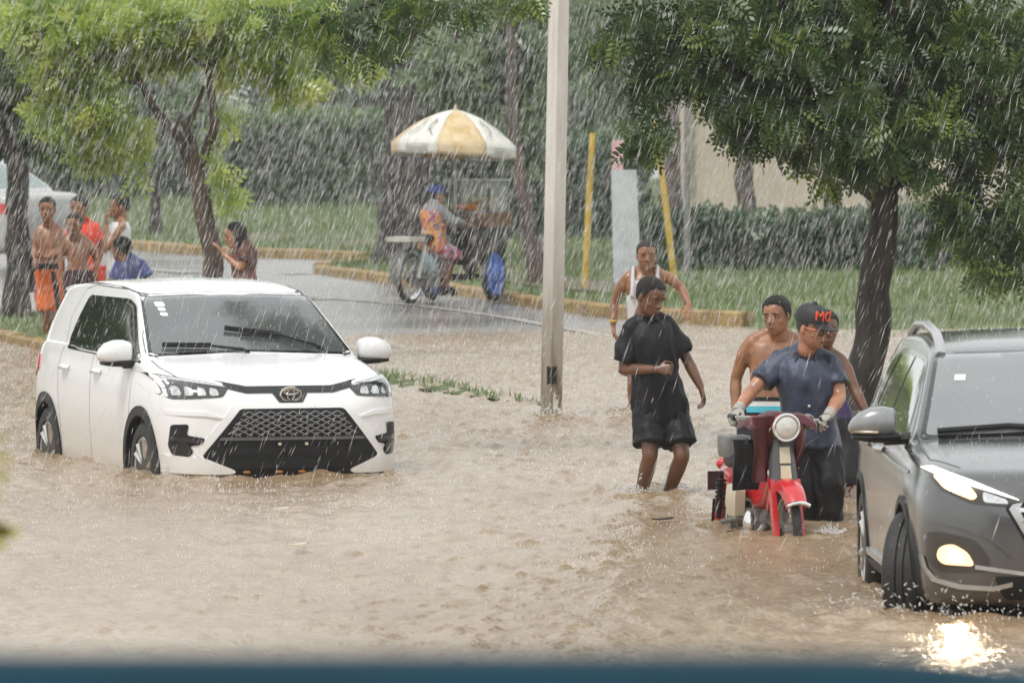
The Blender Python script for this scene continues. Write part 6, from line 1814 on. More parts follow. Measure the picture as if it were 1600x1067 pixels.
# open neck showing skin
# cap with brim and lettering
P, h = p.P, p.hh
Mh = Matrix((p.hl_, p.hf, p.hu)).transposed()
cp = MB()
cp.rings([oval(p.hbase + p.hu * (z * h) - p.hf * 0.004, p.hl_, p.hf, w * h, f * h, b * h, 28, 0.95) for z, w, f, b in ((0.66, 0.375, 0.45, 0.50), (0.76, 0.372, 0.448, 0.50), (0.88, 0.355, 0.43, 0.475), (1.00, 0.305, 0.37, 0.405), (1.08, 0.22, 0.26, 0.29), (1.12, 0.10, 0.12, 0.13))])
cap_o = cp.build('cap', pmat('black_cap', (0.018, 0.019, 0.020), 0.6, var=0.2, scale=20), p.root)
br = MB(); rings = []
for i in range(9):
    t = i / 8
    y = 0.40 + 0.36 * t
    hw = 0.33 * math.sqrt(max(0.02, 1 - (t * 0.97) ** 2.6))
    rings.append([P(x, y - 0.10 * (abs(x) / 0.33) ** 2 * (1 - t), 0.675 - 0.09 * t - 0.55 * x * x + o_) for x, o_ in [(hw * k, 0.0) for k in (-1, -0.6, -0.2, 0.2, 0.6, 1)] + [(hw * k, 0.022) for k in (1, 0.6, 0.2, -0.2, -0.6, -1)]])
br.rings(rings).build('brim', cap_o.data.materials[0], cap_o)
MB().ell(P(0, -0.02, 1.125), 0.018 * h / 0.25, None, 8, 6).build('cap_button', cap_o.data.materials[0], cap_o)
def text_mesh(txt, size, depth):
    cu = bpy.data.curves.new('t', 'FONT'); cu.body = txt; cu.size = size; cu.extrude = depth; cu.align_x = 'CENTER'; cu.align_y = 'CENTER'
    o = bpy.data.objects.new('tmp', cu); COL.objects.link(o)
    dg = bpy.context.evaluated_depsgraph_get()
    me = bpy.data.meshes.new_from_object(o.evaluated_get(dg), depsgraph=dg)
    bpy.data.objects.remove(o, do_unlink=True)
    return me
tm = text_mesh('MOX', 0.088, 0.003)
for v in tm.vertices:                       # wrap the word round the cap's front
    x, y, z = v.co
    a = x / (0.43 * h)
    q = P(0.372 * math.sin(a) * 1.0 - 0.0, 0.452 * math.cos(a) + (z + 0.002) / h - 0.10 * max(0, y / h), 0.88 + y / h)
    v.co = q
link('lettering', tm, pmat('orange_red_thread', (0.75, 0.10, 0.04), 0.6), cap_o, False)
# spectacles
gl = MB()
for x in (-0.15, 0.15):
    gl.torus(P(x, 0.445, 0.50), 0.10 * h, 0.012 * h, Mh @ Matrix.Rotation(math.pi / 2, 3, 'X'), 18, 6)
gl.tube([P(-0.05, 0.455, 0.52), P(0.05, 0.455, 0.52)], 0.011 * h, 6)
gl.build('spectacles', m_black, p.root)
for x in (-1, 1):
    MB().tube([P(x * 0.25, 0.43, 0.53), P(x * 0.335, 0.2, 0.53), P(x * 0.35, -0.03, 0.52)], 0.016 * h, 6).build('spectacle_arm', pmat('orange_frame', (0.55, 0.16, 0.04), 0.4), p.root)
# ---- the one behind the man with the cap
p = Person('dark clothed youth half hidden behind the man with the cap, one arm showing', 60.9, sk_dark,
           dict(sr=(1262, 562, 0.10), sl=(1316, 560, 0.06), er=(1262, 620, 0.16), wr=(1262, 665, 0.1), el=(1334, 605, 0.0), wl=(1355, 648, -0.08),
                hr=(1288, 672, 0.05), hl=(1318, 672, 0.0), kr=(1290, 745, -0.05), kl=(1322, 745, -0.08), ar=(1292, 815, 0.05), al=(1322, 815, 0.02), head=(1290, 513, 0.0)), 0.95, 0.25, 10, 6, group=GP)
p.hands = {'l': ((0.3, -0.2, -1), (-0.8, 0, -0.2), 0.5)}
p.make_body(); p.hair('short', thick=0.03)
p.shirt(pmat('purple_vest', (0.035, 0.02, 0.08), 0.6, var=0.2), -0.05, 0.016, 0.0, 1.03, seed=5)
p.shorts(c_black2, 1.05, 0.03, flare=0.03, seed=6)
def floral(name, base, c1, c2, sc):
    m, nt, b = nmat(name)
    tc = nt.nodes.new('ShaderNodeTexCoord'); vo = nt.nodes.new('ShaderNodeTexVoronoi'); vo.inputs['Scale'].default_value = sc
    nt.links.new(tc.outputs['Object'], vo.inputs['Vector'])
    rp = nt.nodes.new('ShaderNodeValToRGB'); rp.color_ramp.interpolation = 'CONSTANT'
    rp.color_ramp.elements[0].color = (*base, 1); rp.color_ramp.elements[1].color = (*c2, 1); rp.color_ramp.elements[1].position = 0.72
    e = rp.color_ramp.elements.new(0.42); e.color = (*c1, 1)
    sp_ = nt.nodes.new('ShaderNodeSeparateColor'); nt.links.new(vo.outputs['Color'], sp_.inputs[0])
    nt.links.new(sp_.outputs[0], rp.inputs['Fac']); nt.links.new(rp.outputs['Color'], b.inputs['Base Color'])
    b.inputs['Roughness'].default_value = 0.65
    return m
K_, N_ = p.J['kl'], p.J['al']
MB().tube([K_ + Vector((0, 0, 0.03)), K_.lerp(N_, 0.35), K_.lerp(N_, 0.95)], [0.075, 0.080, 0.082], 14).build('patterned_legging', floral('floral_cloth', (0.5, 0.45, 0.42), (0.30, 0.07, 0.05), (0.55, 0.5, 0.48), 45), p.root)
MB().tube([K_ + Vector((0, 0, 0.045)), K_ + Vector((0, 0, -0.02))], [0.092, 0.094], 14).build('lime_hem', pmat('lime_cloth', (0.30, 0.55, 0.03), 0.6), p.root)

GK = 'children on the median'
mg = lambda x, y: float(med_z(x, y))
# ---- boys on the left
p = Person('boy in orange shorts with a black stripe, bare chested, at the left', 90.4, sk_kid,
           dict(sr=(60, 357, 0.02), sl=(96, 359, 0.04), er=(54, 392, 0.0), wr=(55, 404, -0.16), el=(102, 390, 0.02), wl=(72, 403, -0.19),
                hr=(66, 428, 0.0), hl=(87, 428, 0.0), kr=(73, 487, -0.03), kl=(83, 487, 0.03), ar=(72, 526, 0.0), al=(84, 529, 0.04), tr=(60, 534, -0.06), tl=(70, 537, -0.02), head=(74, 327, -0.03)), 0.88, 0.245, -6, 4, 0, voxel=0.0140, group=GK, ground=0.08)
p.hands = {'r': ((-0.1, -0.6, -0.5), (0.5, 0.3, -0.3), 0.9), 'l': ((-0.9, -0.2, 0), (0, 0.5, 0.4), 0.7)}
p.make_body(); p.hair('short', thick=0.03)
p.shorts(c_orange, 0.98, 0.016, flare=0.018, wr=0.009)
MB().rings([p.ring(0.10, p.hw + 0.024, 0.118), p.ring(0.22, p.hw + 0.010, 0.108)]).build('waistband', c_black, p.root)
fwk = p.hlat.cross(Vector((0, 0, 1))).normalized()
Hk, Kk = p.J['hl'], p.J['kl']
MB().tube([Hk + fwk * 0.098 + Vector((-0.02, 0, 0.03)), Hk.lerp(Kk, 0.5) + fwk * 0.105 + Vector((0.03, 0, 0)), Hk.lerp(Kk, 0.95) + fwk * 0.090 + Vector((0.055, 0, 0))], 0.026, 8, flat=0.5, up=(0, 1, 0)).build('stripe', c_black, p.root)
Hk, Kk = p.J['hr'], p.J['kr']
MB().tube([Hk + Vector((-0.095, -0.03, 0.05)), Hk.lerp(Kk, 0.25) + Vector((-0.115, -0.03, 0)), Hk.lerp(Kk, 0.48) + Vector((-0.115, -0.02, 0))], [0.04, 0.048, 0.04], 8).build('dangling_shirt', c_black, p.root)
for k in 'rl':
    N, T = p.J['a' + k], p.J['t' + k]
    mb = MB(); hl = N - (T - N).normalized() * 0.045; hl.z = T.z
    seg(mb, [hl, N.lerp(T, 0.35) + Vector((0, 0, -0.012)), T + (T - N).normalized() * 0.03], [0.040, 0.046, 0.036])
    link('shoe', remesh(mb, 0.008, 1), c_shoe, p.root)
p = Person('bare chested boy in plum shorts standing in front of the red shirt', 88.6, sk_kid,
           dict(sr=(103, 375, 0.0), sl=(140, 378, 0.06), er=(96, 406, 0.06), wr=(97, 434, 0.02), el=(151, 408, 0.08), wl=(149, 434, 0.04),
                hr=(113, 432, 0.0), hl=(133, 432, 0.0), kr=(114, 482, -0.02), kl=(130, 482, 0.02), ar=(114, 530, 0.0), al=(128, 530, 0.03), head=(116, 352, -0.04)), 0.84, 0.238, -12, 4, 3, voxel=0.0140, group=GK, ground=0.06)
p.hands = {'r': ((0.05, 0, -1), (0.9, 0, 0), 0.5), 'l': ((-0.05, 0, -1), (-0.9, 0, 0), 0.5)}
p.make_body(); p.hair('short', thick=0.012)
p.shorts(c_plum, 0.85, 0.012, flare=0.01)
p = Person('child with long dark hair in a bright red shirt behind the smaller boy', 92.6, sk_kid,
           dict(sr=(113, 352, 0.0), sl=(150, 354, 0.05), er=(104, 388, 0.05), wr=(112, 415, -0.05), el=(158, 390, 0.06), wl=(152, 416, 0.0),
                hr=(122, 420, 0.0), hl=(144, 420, 0.0), kr=(122, 470, -0.02), kl=(144, 470, 0.02), ar=(122, 510, 0.0), al=(144, 510, 0.03), head=(124, 325, -0.03)), 0.9, 0.25, -25, 6, 0, voxel=0.0140, group=GK, ground=0.08)
p.hands = {'l': ((0, -0.2, -1), (-0.8, 0, 0), 0.5)}
p.make_body(); p.hair('bushy', m_hair_wet)
p.shirt(c_red, -0.05, 0.022, 0.6, 1.05, seed=7)
p.shorts(c_plum, 0.9, 0.022)
MB().tube([p.J['hl'] + Vector((0.10, -0.05, 0.03)), p.J['hl'].lerp(p.J['kl'], 0.8) + Vector((0.10, -0.05, 0))], [0.05, 0.055], 10).build('red_towel', c_red, p.root)
p = Person('boy in a long white sleeveless shirt with his hands at his mouth', 92.2, sk_kid,
           dict(sr=(182, 351, 0.14), sl=(192, 351, -0.14), er=(166, 392, 0.1), wr=(166, 350, 0.05), el=(170, 388, -0.15), wl=(166, 352, -0.10),
                hr=(184, 428, 0.08), hl=(190, 428, -0.08), kr=(182, 475, 0.06), kl=(190, 475, -0.06), ar=(184, 515, 0.06), al=(192, 515, -0.06), head=(187, 322, 0.0)), 0.9, 0.25, -82, 4, 0, voxel=0.0140, group=GK, ground=0.08)
p.hands = {'r': ((-0.1, -0.1, 1), (0.9, 0, 0), 0.9), 'l': ((-0.1, 0.1, 1), (0.9, 0, 0), 0.9)}
p.make_body(); p.hair('short', thick=0.034)
p.shirt(c_white, -0.10, 0.020, 0.0, 1.06, name='sleeveless_shirt', seed=8)
p.shorts(c_khaki, 0.9, 0.022)
p = Person('small child in a blue shirt seen from behind', 87.6, sk_kid,
           dict(sr=(221, 411, -0.02), sl=(185, 409, 0.03), er=(231, 436, -0.04), wr=(237, 462, -0.06), el=(180, 440, 0.05), wl=(184, 462, 0.08),
                hr=(212, 462, 0.0), hl=(193, 462, 0.0), kr=(212, 500, 0.0), kl=(194, 500, 0.0), ar=(212, 540, 0.0), al=(194, 540, 0.0), head=(190, 389, 0.0)), 0.72, 0.232, -125, 6, 0, voxel=0.0140, group=GK, ground=0.05)
p.hands = {'r': ((0.2, 0, -1), (-0.8, 0, 0), 0.5)}
p.make_body(); p.hair('short', thick=0.04)
p.shirt(c_blue, -0.10, 0.026, 0.85, 1.05, sl_ease=0.03, seed=9)
p.shorts(c_khaki, 0.9, 0.022)
p = Person('girl with long dark hair in a maroon shirt leaning a hand on the forked tree', 85.3, sk_warm,
           dict(sr=(378, 388, 0.12), sl=(388, 389, -0.12), er=(392, 424, 0.2), wr=(398, 452, 0.15), el=(376, 420, -0.14), wl=(348, 396, -0.06),
                hr=(380, 452, 0.08), hl=(388, 452, -0.08), kr=(378, 505, 0.06), kl=(388, 505, -0.06), ar=(382, 555, 0.06), al=(390, 555, -0.06), head=(368, 367, 0.0)), 0.86, 0.24, -84, 12, 0, voxel=0.0140, group=GK, ground=0.0)
p.hands = {'l': ((-0.6, 0.0, 0.8), (-0.7, 0.2, -0.4), 0.2)}
p.make_body(); p.hair('long', m_hair_wet)
p.shirt(c_maroon, -0.12, 0.024, 0.6, 1.05, seed=10)
p.shorts(c_plum, 0.95, 0.022)
# ================================================================== THE MOPED
m_redp = pmat('red_moped_paint', (0.50, 0.018, 0.022), 0.28, coat=0.7, var=0.15, scale=6)
m_maroon = pmat('maroon_vinyl', (0.075, 0.011, 0.016), 0.40, var=0.25, scale=10, bump=0.3, bscale=30)
m_cream = pmat('cream_plastic', (0.52, 0.46, 0.34), 0.4, var=0.12)
m_grey_box = pmat('grey_vinyl_box', (0.16, 0.165, 0.165), 0.45, var=0.2)
m_engine = pmat('engine_alloy', (0.20, 0.19, 0.17), 0.5, metal=0.5, var=0.4, scale=20)
def spoked_wheel(parent, c, r, tw, rim_mat=None, n=18, name='wheel', steer=0.0, spoke_mat=None):
    """wire wheel, axis along local x"""
    w = empty(name, c); w.parent = parent; w.rotation_euler = (0, 0, steer)
    M = Matrix.Rotation(math.pi / 2, 3, 'Y')
    MB().torus((0, 0, 0), r - tw / 2, tw / 2, M, 40, 10).build('tyre', m_tyre, w)
    rim = MB(); rr = r - tw - 0.004
    rim.rings([[M @ Vector((a * math.cos(q), a * math.sin(q), z)) for a, z in ((rr + 0.008, -tw * 0.38), (rr + 0.008, tw * 0.38), (rr - 0.012, tw * 0.30), (rr - 0.012, -tw * 0.30))] for q in (2 * math.pi * k / 40 for k in range(40))], False, True)
    ro = rim.build('rim', rim_mat or m_chrome, w)
    sp = MB()
    for k in range(n):
        a = 2 * math.pi * k / n; b = a + (0.5 if k % 2 else -0.5)
        s = 1 if k % 2 else -1
        sp.tube([M @ Vector((0.035 * math.cos(b), 0.035 * math.sin(b), s * 0.03)), M @ Vector(((rr - 0.005) * math.cos(a), (rr - 0.005) * math.sin(a), 0))], 0.003, 4)
    sp.lathe([(0.0, -0.05), (0.02, -0.05), (0.045, -0.035), (0.055, -0.03), (0.055, 0.03), (0.045, 0.035), (0.02, 0.05), (0.0, 0.05)], 16, M)
    sp.build('spokes', spoke_mat or m_engine, ro)
    return w
def moped():
    th = R(14)
    fw = G(1230, 836, 0.0)
    root = empty('moped', (fw.x, fw.y + 0.02, -0.25), math.pi + th, 'old red moped with a round headlamp being pushed through the water', 'moped')
    # local: front axle at y = 0, rear axle at y = -1.16, x to its right
    k = 1.0
    r = 0.275
    spoked_wheel(root, (0, 0, r), r, 0.058)
    spoked_wheel(root, (0, -1.16, r), r, 0.062)
    # front mudguard, deep sided
    mg = MB(); rings = []
    for i in range(15):
        a = R(36 + 120 * i / 14)
        ro, ri = r + 0.052, r + 0.044
        w = 0.062 + 0.010 * math.sin(math.pi * i / 14)
        cy, cz = math.cos(a), math.sin(a)
        drop = 0.075
        def pt(x, rad): return Vector((x, cy * rad, r + cz * rad))
        rings.append([pt(-w, ro - drop), pt(-w * 0.97, ro - 0.02), pt(-w * 0.6, ro), pt(0, ro + 0.008), pt(w * 0.6, ro), pt(w * 0.97, ro - 0.02), pt(w, ro - drop), pt(w - 0.006, ro - drop), pt(w * 0.55, ri - 0.004), pt(0, ri), pt(-w * 0.55, ri - 0.004), pt(-w + 0.006, ro - drop)])
    mgo = mg.rings(rings).build('front_mudguard', m_redp, root)
    tip = MB(); rings = []
    for i in range(5):
        a = R(-16 + 12 * i / 4); ro = r + 0.060
        rings.append([Vector((x, math.cos(a) * (ro - 1.2 * x * x + o_), r + math.sin(a) * (ro - 1.2 * x * x + o_) + 0.01)) for x, o_ in ((-0.078, 0), (-0.04, 0), (0, 0), (0.04, 0), (0.078, 0), (0.078, -0.006), (0, -0.006), (-0.078, -0.006))])
    tip.rings(rings)
    # chrome lip over the front of the guard
    MB().tube([Vector((x, 0.272 - 1.5 * x * x, r + 0.192 - 4.0 * x * x)) for x in (-0.072, -0.04, 0, 0.04, 0.072)], 0.014, 8).build('mudguard_trim', m_chrome, mgo)
    # leading link fork legs, pressed steel
    for s in (-1, 1):
        MB().rings([[Vector((s * 0.082 + a, y + b, z)) for a, b in ((-0.016, -0.035), (0.016, -0.035), (0.016, 0.035), (-0.016, 0.035))] for y, z in ((0.045, 0.175), (0.03, 0.27), (-0.03, 0.45), (-0.075, 0.60))]).build('fork_leg', m_redp, root)
        MB().tube([(s * 0.082, 0.045, 0.19), (s * 0.07, 0.0, r)], 0.016, 8).build('fork_link', m_engine, root)
    # steering head and column cover with cream badge plates
    col = MB().rings([[Vector((w * a, y + b, z)) for a, b in ((-1, -0.05), (1, -0.05), (1, 0.03), (0.6, 0.06), (-0.6, 0.06), (-1, 0.03))] for w, y, z in ((0.085, -0.075, 0.57), (0.078, -0.10, 0.68), (0.062, -0.135, 0.84), (0.055, -0.15, 0.90))]).build('steering_column_cover', pmat('dark_grey_cover', (0.07, 0.072, 0.075), 0.45), root)
    for z0, z1 in ((0.605, 0.685), (0.70, 0.80)):
        y = lambda z: -0.075 - (z - 0.57) * 0.23 + 0.066
        MB().rings([[Vector((-0.036, y(z0), z0)), Vector((0.036, y(z0), z0)), Vector((0.036, y(z0) - 0.02, z0)), Vector((-0.036, y(z0) - 0.02, z0))], [Vector((-0.032, y(z1), z1)), Vector((0.032, y(z1), z1)), Vector((0.032, y(z1) - 0.02, z1)), Vector((-0.032, y(z1) - 0.02, z1))]]).build('badge_plate', m_cream, col, False)
    # headlamp
    hl = empty('headlamp', (0, -0.02, 0.925)); hl.parent = root; hl.rotation_euler = (R(-4), 0, 0)
    My = Matrix.Rotation(-math.pi / 2, 3, 'X')
    MB().lathe([(0.0, -0.16), (0.05, -0.14), (0.078, -0.09), (0.085, -0.02), (0.084, 0.0)], 28, My).build('shell', m_redp, hl)
    MB().torus((0, 0.004, 0), 0.082, 0.010, My, 32, 8).build('chrome_ring', m_chrome, hl)
    MB().lathe([(0.078, 0.0), (0.06, 0.014), (0.03, 0.022), (0.0, 0.025)], 28, My).build('lens', pmat('headlamp_glass', (0.62, 0.62, 0.58), 0.15, coat=1.0, var=0.1, scale=30), hl)
    # handlebars out to the man's gloves
    inv = Matrix.Rotation(-(math.pi + th), 3, 'Z')
    loc = lambda wpt: inv @ (wpt - Vector(root.location))
    base = Vector(CAP.root.location)
    gr = loc(base + CAP.J['wr'] + Vector((-0.03, -0.07, -0.045)))
    gl = loc(base + CAP.J['wl'] + Vector((-0.06, -0.065, -0.03)))
    mid = Vector((0, -0.16, 0.93))
    for g, nm in ((gr, 'r'), (gl, 'l')):
        dv = (g - mid).normalized()
        MB().tube([mid, mid.lerp(g, 0.45) + Vector((0, 0, 0.02)), g + dv * 0.02], [0.020, 0.016, 0.014], 10).build('handlebar', m_chrome, root)
        MB().tube([g - dv * 0.06, g + dv * 0.085], 0.021, 10).build('grip', m_black, root)
        e = g - dv * 0.07
        MB().tube([e, e + Vector((0, 0.06, -0.012)), e + Vector((0, 0.085, -0.03)) + dv * 0.09], [0.010, 0.009, 0.007], 8).build('brake_lever', m_chrome, root)
        MB().tube([e + Vector((0, 0.0, 0.0)), e + Vector((0, 0.03, -0.10)), Vector((dv.x * 0.05, -0.12, 0.72))], 0.006, 6).build('cable', m_black, root)
    # horn-shaped lamp by the left grip and red lamp by the right
    c = mid.lerp(gl, 0.62) + Vector((0, 0.06, 0.01))
    MB().lathe([(0.0, -0.06), (0.02, -0.055), (0.03, -0.02), (0.045, 0.0), (0.042, 0.004), (0.02, -0.01), (0.0, -0.012)], 20, My, c).build('indicator', m_chrome, root)
    c = mid.lerp(gr, 0.60) + Vector((0, 0.05, 0.0))
    MB().lathe([(0.0, -0.06), (0.025, -0.055), (0.035, -0.02), (0.036, 0.0), (0.0, 0.012)], 20, My, c).build('indicator', m_redp, root)
    # maroon apron thrown over the bars: two hanging flaps and a saddle
    for s, x0, x1, zb in ((1, 0.075, 0.185, 0.58), (-1, 0.085, 0.165, 0.64)):
        ap = MB(); rings = []
        for i in range(10):
            t = i / 9
            z = 1.0 - (1.0 - zb) * t
            y = -0.06 - 0.10 * t + 0.03 * math.sin(t * 5 + s)
            w0, w1 = x0 - 0.01 * math.sin(t * 4), x1 + 0.012 * math.sin(t * 6 + s) - 0.03 * t
            sec = []
            for j in range(7):
                q = j / 6; x = w0 + (w1 - w0) * q
                sec.append(Vector((s * x, y - 0.05 * q - 0.02 * math.sin(q * 7 + t * 3), z - 0.01 * q)))
            sec += [p - Vector((0, 0.02, 0)) for p in reversed(sec)]
            rings.append(sec)
        ap.rings(rings).build('apron_flap', m_maroon, root, True, 85)
    sd = MB(); rings = []
    for i in range(23):
        t = i / 22 - 0.5
        x = t * 0.44
        z = 1.015 - 1.1 * x * x + 0.008 * math.sin(x * 34)
        rings.append([Vector((x, -0.09, z - 0.06)), Vector((x, -0.10, z - 0.015)), Vector((x, -0.15, z + 0.006)), Vector((x, -0.28, z)), Vector((x, -0.40, z - 0.04)), Vector((x, -0.40, z - 0.07)), Vector((x, -0.2, z - 0.04))])
    sd.rings(rings).build('apron_top', m_maroon, root, True, 85)
    # dark cloth hanging behind the flap on the near side
    bk = MB(); rings = []
    for i in range(8):
        t = i / 7
        rings.append([Vector((x, -0.30 - 0.05 * math.sin(x * 25 + t * 4) - o_, 0.84 - 0.32 * t)) for x, o_ in ((0.10, 0), (0.14, 0), (0.18, 0), (0.22, 0), (0.265 - 0.02 * math.sin(t * 5), 0), (0.265 - 0.02 * math.sin(t * 5), 0.02), (0.22, 0.02), (0.18, 0.02), (0.14, 0.02), (0.10, 0.02))])
    bk.rings(rings).build('dark_cloth', c_black, root, True, 85)
    # step-through frame, leg shield remains, engine
    MB().tube([(0, -0.16, 0.72), (0, -0.25, 0.58), (0, -0.42, 0.44), (0, -0.62, 0.42), (0, -0.80, 0.55)], [0.055, 0.055, 0.052, 0.055, 0.06], 12).build('frame', m_redp, root)
    body = MB().rings([[Vector((w * sup(math.cos(q), 0.8), y, zc + h * sup(math.sin(q), 0.8))) for q in (2 * math.pi * j / 16 for j in range(16))] for y, zc, w, h in ((-0.60, 0.50, 0.06, 0.10), (-0.72, 0.53, 0.085, 0.12), (-0.90, 0.54, 0.095, 0.12), (-1.12, 0.56, 0.09, 0.10), (-1.30, 0.58, 0.08, 0.08), (-1.40, 0.58, 0.05, 0.05))]).build('body_shell', m_redp, root)
    for s in (-1, 1):
        MB().rings([[Vector((s * x, y, z)) for y, z in ((-0.64, 0.34), (-0.62, 0.50), (-0.70, 0.545), (-0.83, 0.53), (-0.86, 0.40), (-0.80, 0.33))] for x in (0.10, 0.165)] + [[Vector((s * 0.178, y, z)) for y, z in ((-0.67, 0.37), (-0.655, 0.485), (-0.71, 0.515), (-0.80, 0.50), (-0.825, 0.41), (-0.785, 0.36))]]).build('side_cover', m_cream, root, True, 30)
        # rear shock with spring
        a, b = Vector((s * 0.125, -1.10, 0.60)), Vector((s * 0.125, -1.17, 0.30))
        sh = MB().tube([a, b], 0.016, 8).build('shock_absorber', m_black, root)
        spn = MB(); pts = []
        for i in range(61):
            t = i / 60; q = t * 2 * math.pi * 7
            pts.append(a.lerp(b, 0.15 + 0.7 * t) + Vector((0.030 * math.cos(q), 0.030 * math.sin(q), 0)))
        spn.tube(pts, 0.0065, 6).build('spring', m_black, sh)
        MB().tube([(s * 0.085, -0.66, 0.33), (s * 0.095, -1.18, r)], [0.022, 0.018], 8).build('swing_arm', m_engine, root)
        MB().tube([(s * 0.08, -0.55, 0.24), (s * 0.24, -0.56, 0.235)], 0.016, 8).build('foot_peg', m_black, root)
    MB().box((0, -0.50, 0.30), (0.20, 0.22, 0.18)).build('crankcase', m_engine, root)
    cyl = MB().tube([(0, -0.42, 0.32), (0, -0.20, 0.36)], [0.06, 0.055], 14)
    for i in range(6):
        c0 = Vector((0, -0.40 + 0.032 * i, 0.325 + 0.006 * i)); cyl.tube([c0, c0 + Vector((0, 0.010, 0.002))], 0.078, 14)
    cyl.build('cylinder', m_engine, root)
    MB().ell((0.115, -0.50, 0.30), (0.03, 0.085, 0.085), None, 14, 8).build('engine_cover', m_chrome, root)
    MB().tube([(0.09, -0.22, 0.30), (0.13, -0.34, 0.20), (0.15, -0.70, 0.19), (0.16, -1.35, 0.22)], [0.018, 0.018, 0.03, 0.032], 10).build('exhaust', m_chrome, root)
    MB().tube([(0.10, -0.70, 0.22), (0.30, -0.74, 0.05)], 0.010, 8).build('side_stand', m_engine, root)
    # rear mudguard, flap, tail
    rg = MB(); rings = []
    for i in range(13):
        a = R(35 + 150 * i / 12); ro = r + 0.05
        rings.append([Vector((x, -1.16 + math.cos(a) * (ro - (0.03 if abs(x) > 0.05 else 0) - o_), r + math.sin(a) * (ro - (0.03 if abs(x) > 0.05 else 0) - o_))) for x, o_ in ((-0.075, 0), (-0.045, 0), (0.045, 0), (0.075, 0), (0.075, 0.007), (-0.075, 0.007))])
    rg.rings(rings).build('rear_mudguard', m_redp, root)
    MB().box((0.0, -1.50, 0.24), (0.17, 0.012, 0.34), Matrix.Rotation(R(-14), 3, 'X')).build('mud_flap', m_black, root, False)
    MB().box((0.0, -1.53, 0.52), (0.20, 0.014, 0.12)).build('number_plate', pmat('dark_plate', (0.03, 0.012, 0.012), 0.5), root, False)
    MB().ell((0, -1.48, 0.63), (0.06, 0.04, 0.04), None, 12, 8).build('tail_lamp', m_red_lens, root)
    # seat and the grey box on it
    seat = MB().rings([[Vector((w * sup(math.cos(q), 0.7), y, zc + 0.05 * sup(math.sin(q), 0.7))) for q in (2 * math.pi * j / 16 for j in range(16))] for y, zc, w in ((-0.62, 0.67, 0.07), (-0.70, 0.68, 0.095), (-0.95, 0.675, 0.105), (-1.15, 0.67, 0.10), (-1.24, 0.66, 0.07))]).build('seat', m_black, root)
    bx = MB().rings([[Vector((x, y, z)) for x, y in rounded([(-0.04 * k_, -1.22), (0.125 * k_, -1.22), (0.125 * k_, -0.98), (-0.04 * k_, -0.98)], 0.03)] for z, k_ in ((0.69, 0.92), (0.71, 1.0), (0.80, 1.03), (0.825, 1.0), (0.83, 0.9))]).build('seat_box', m_grey_box, root)
    return root
moped()

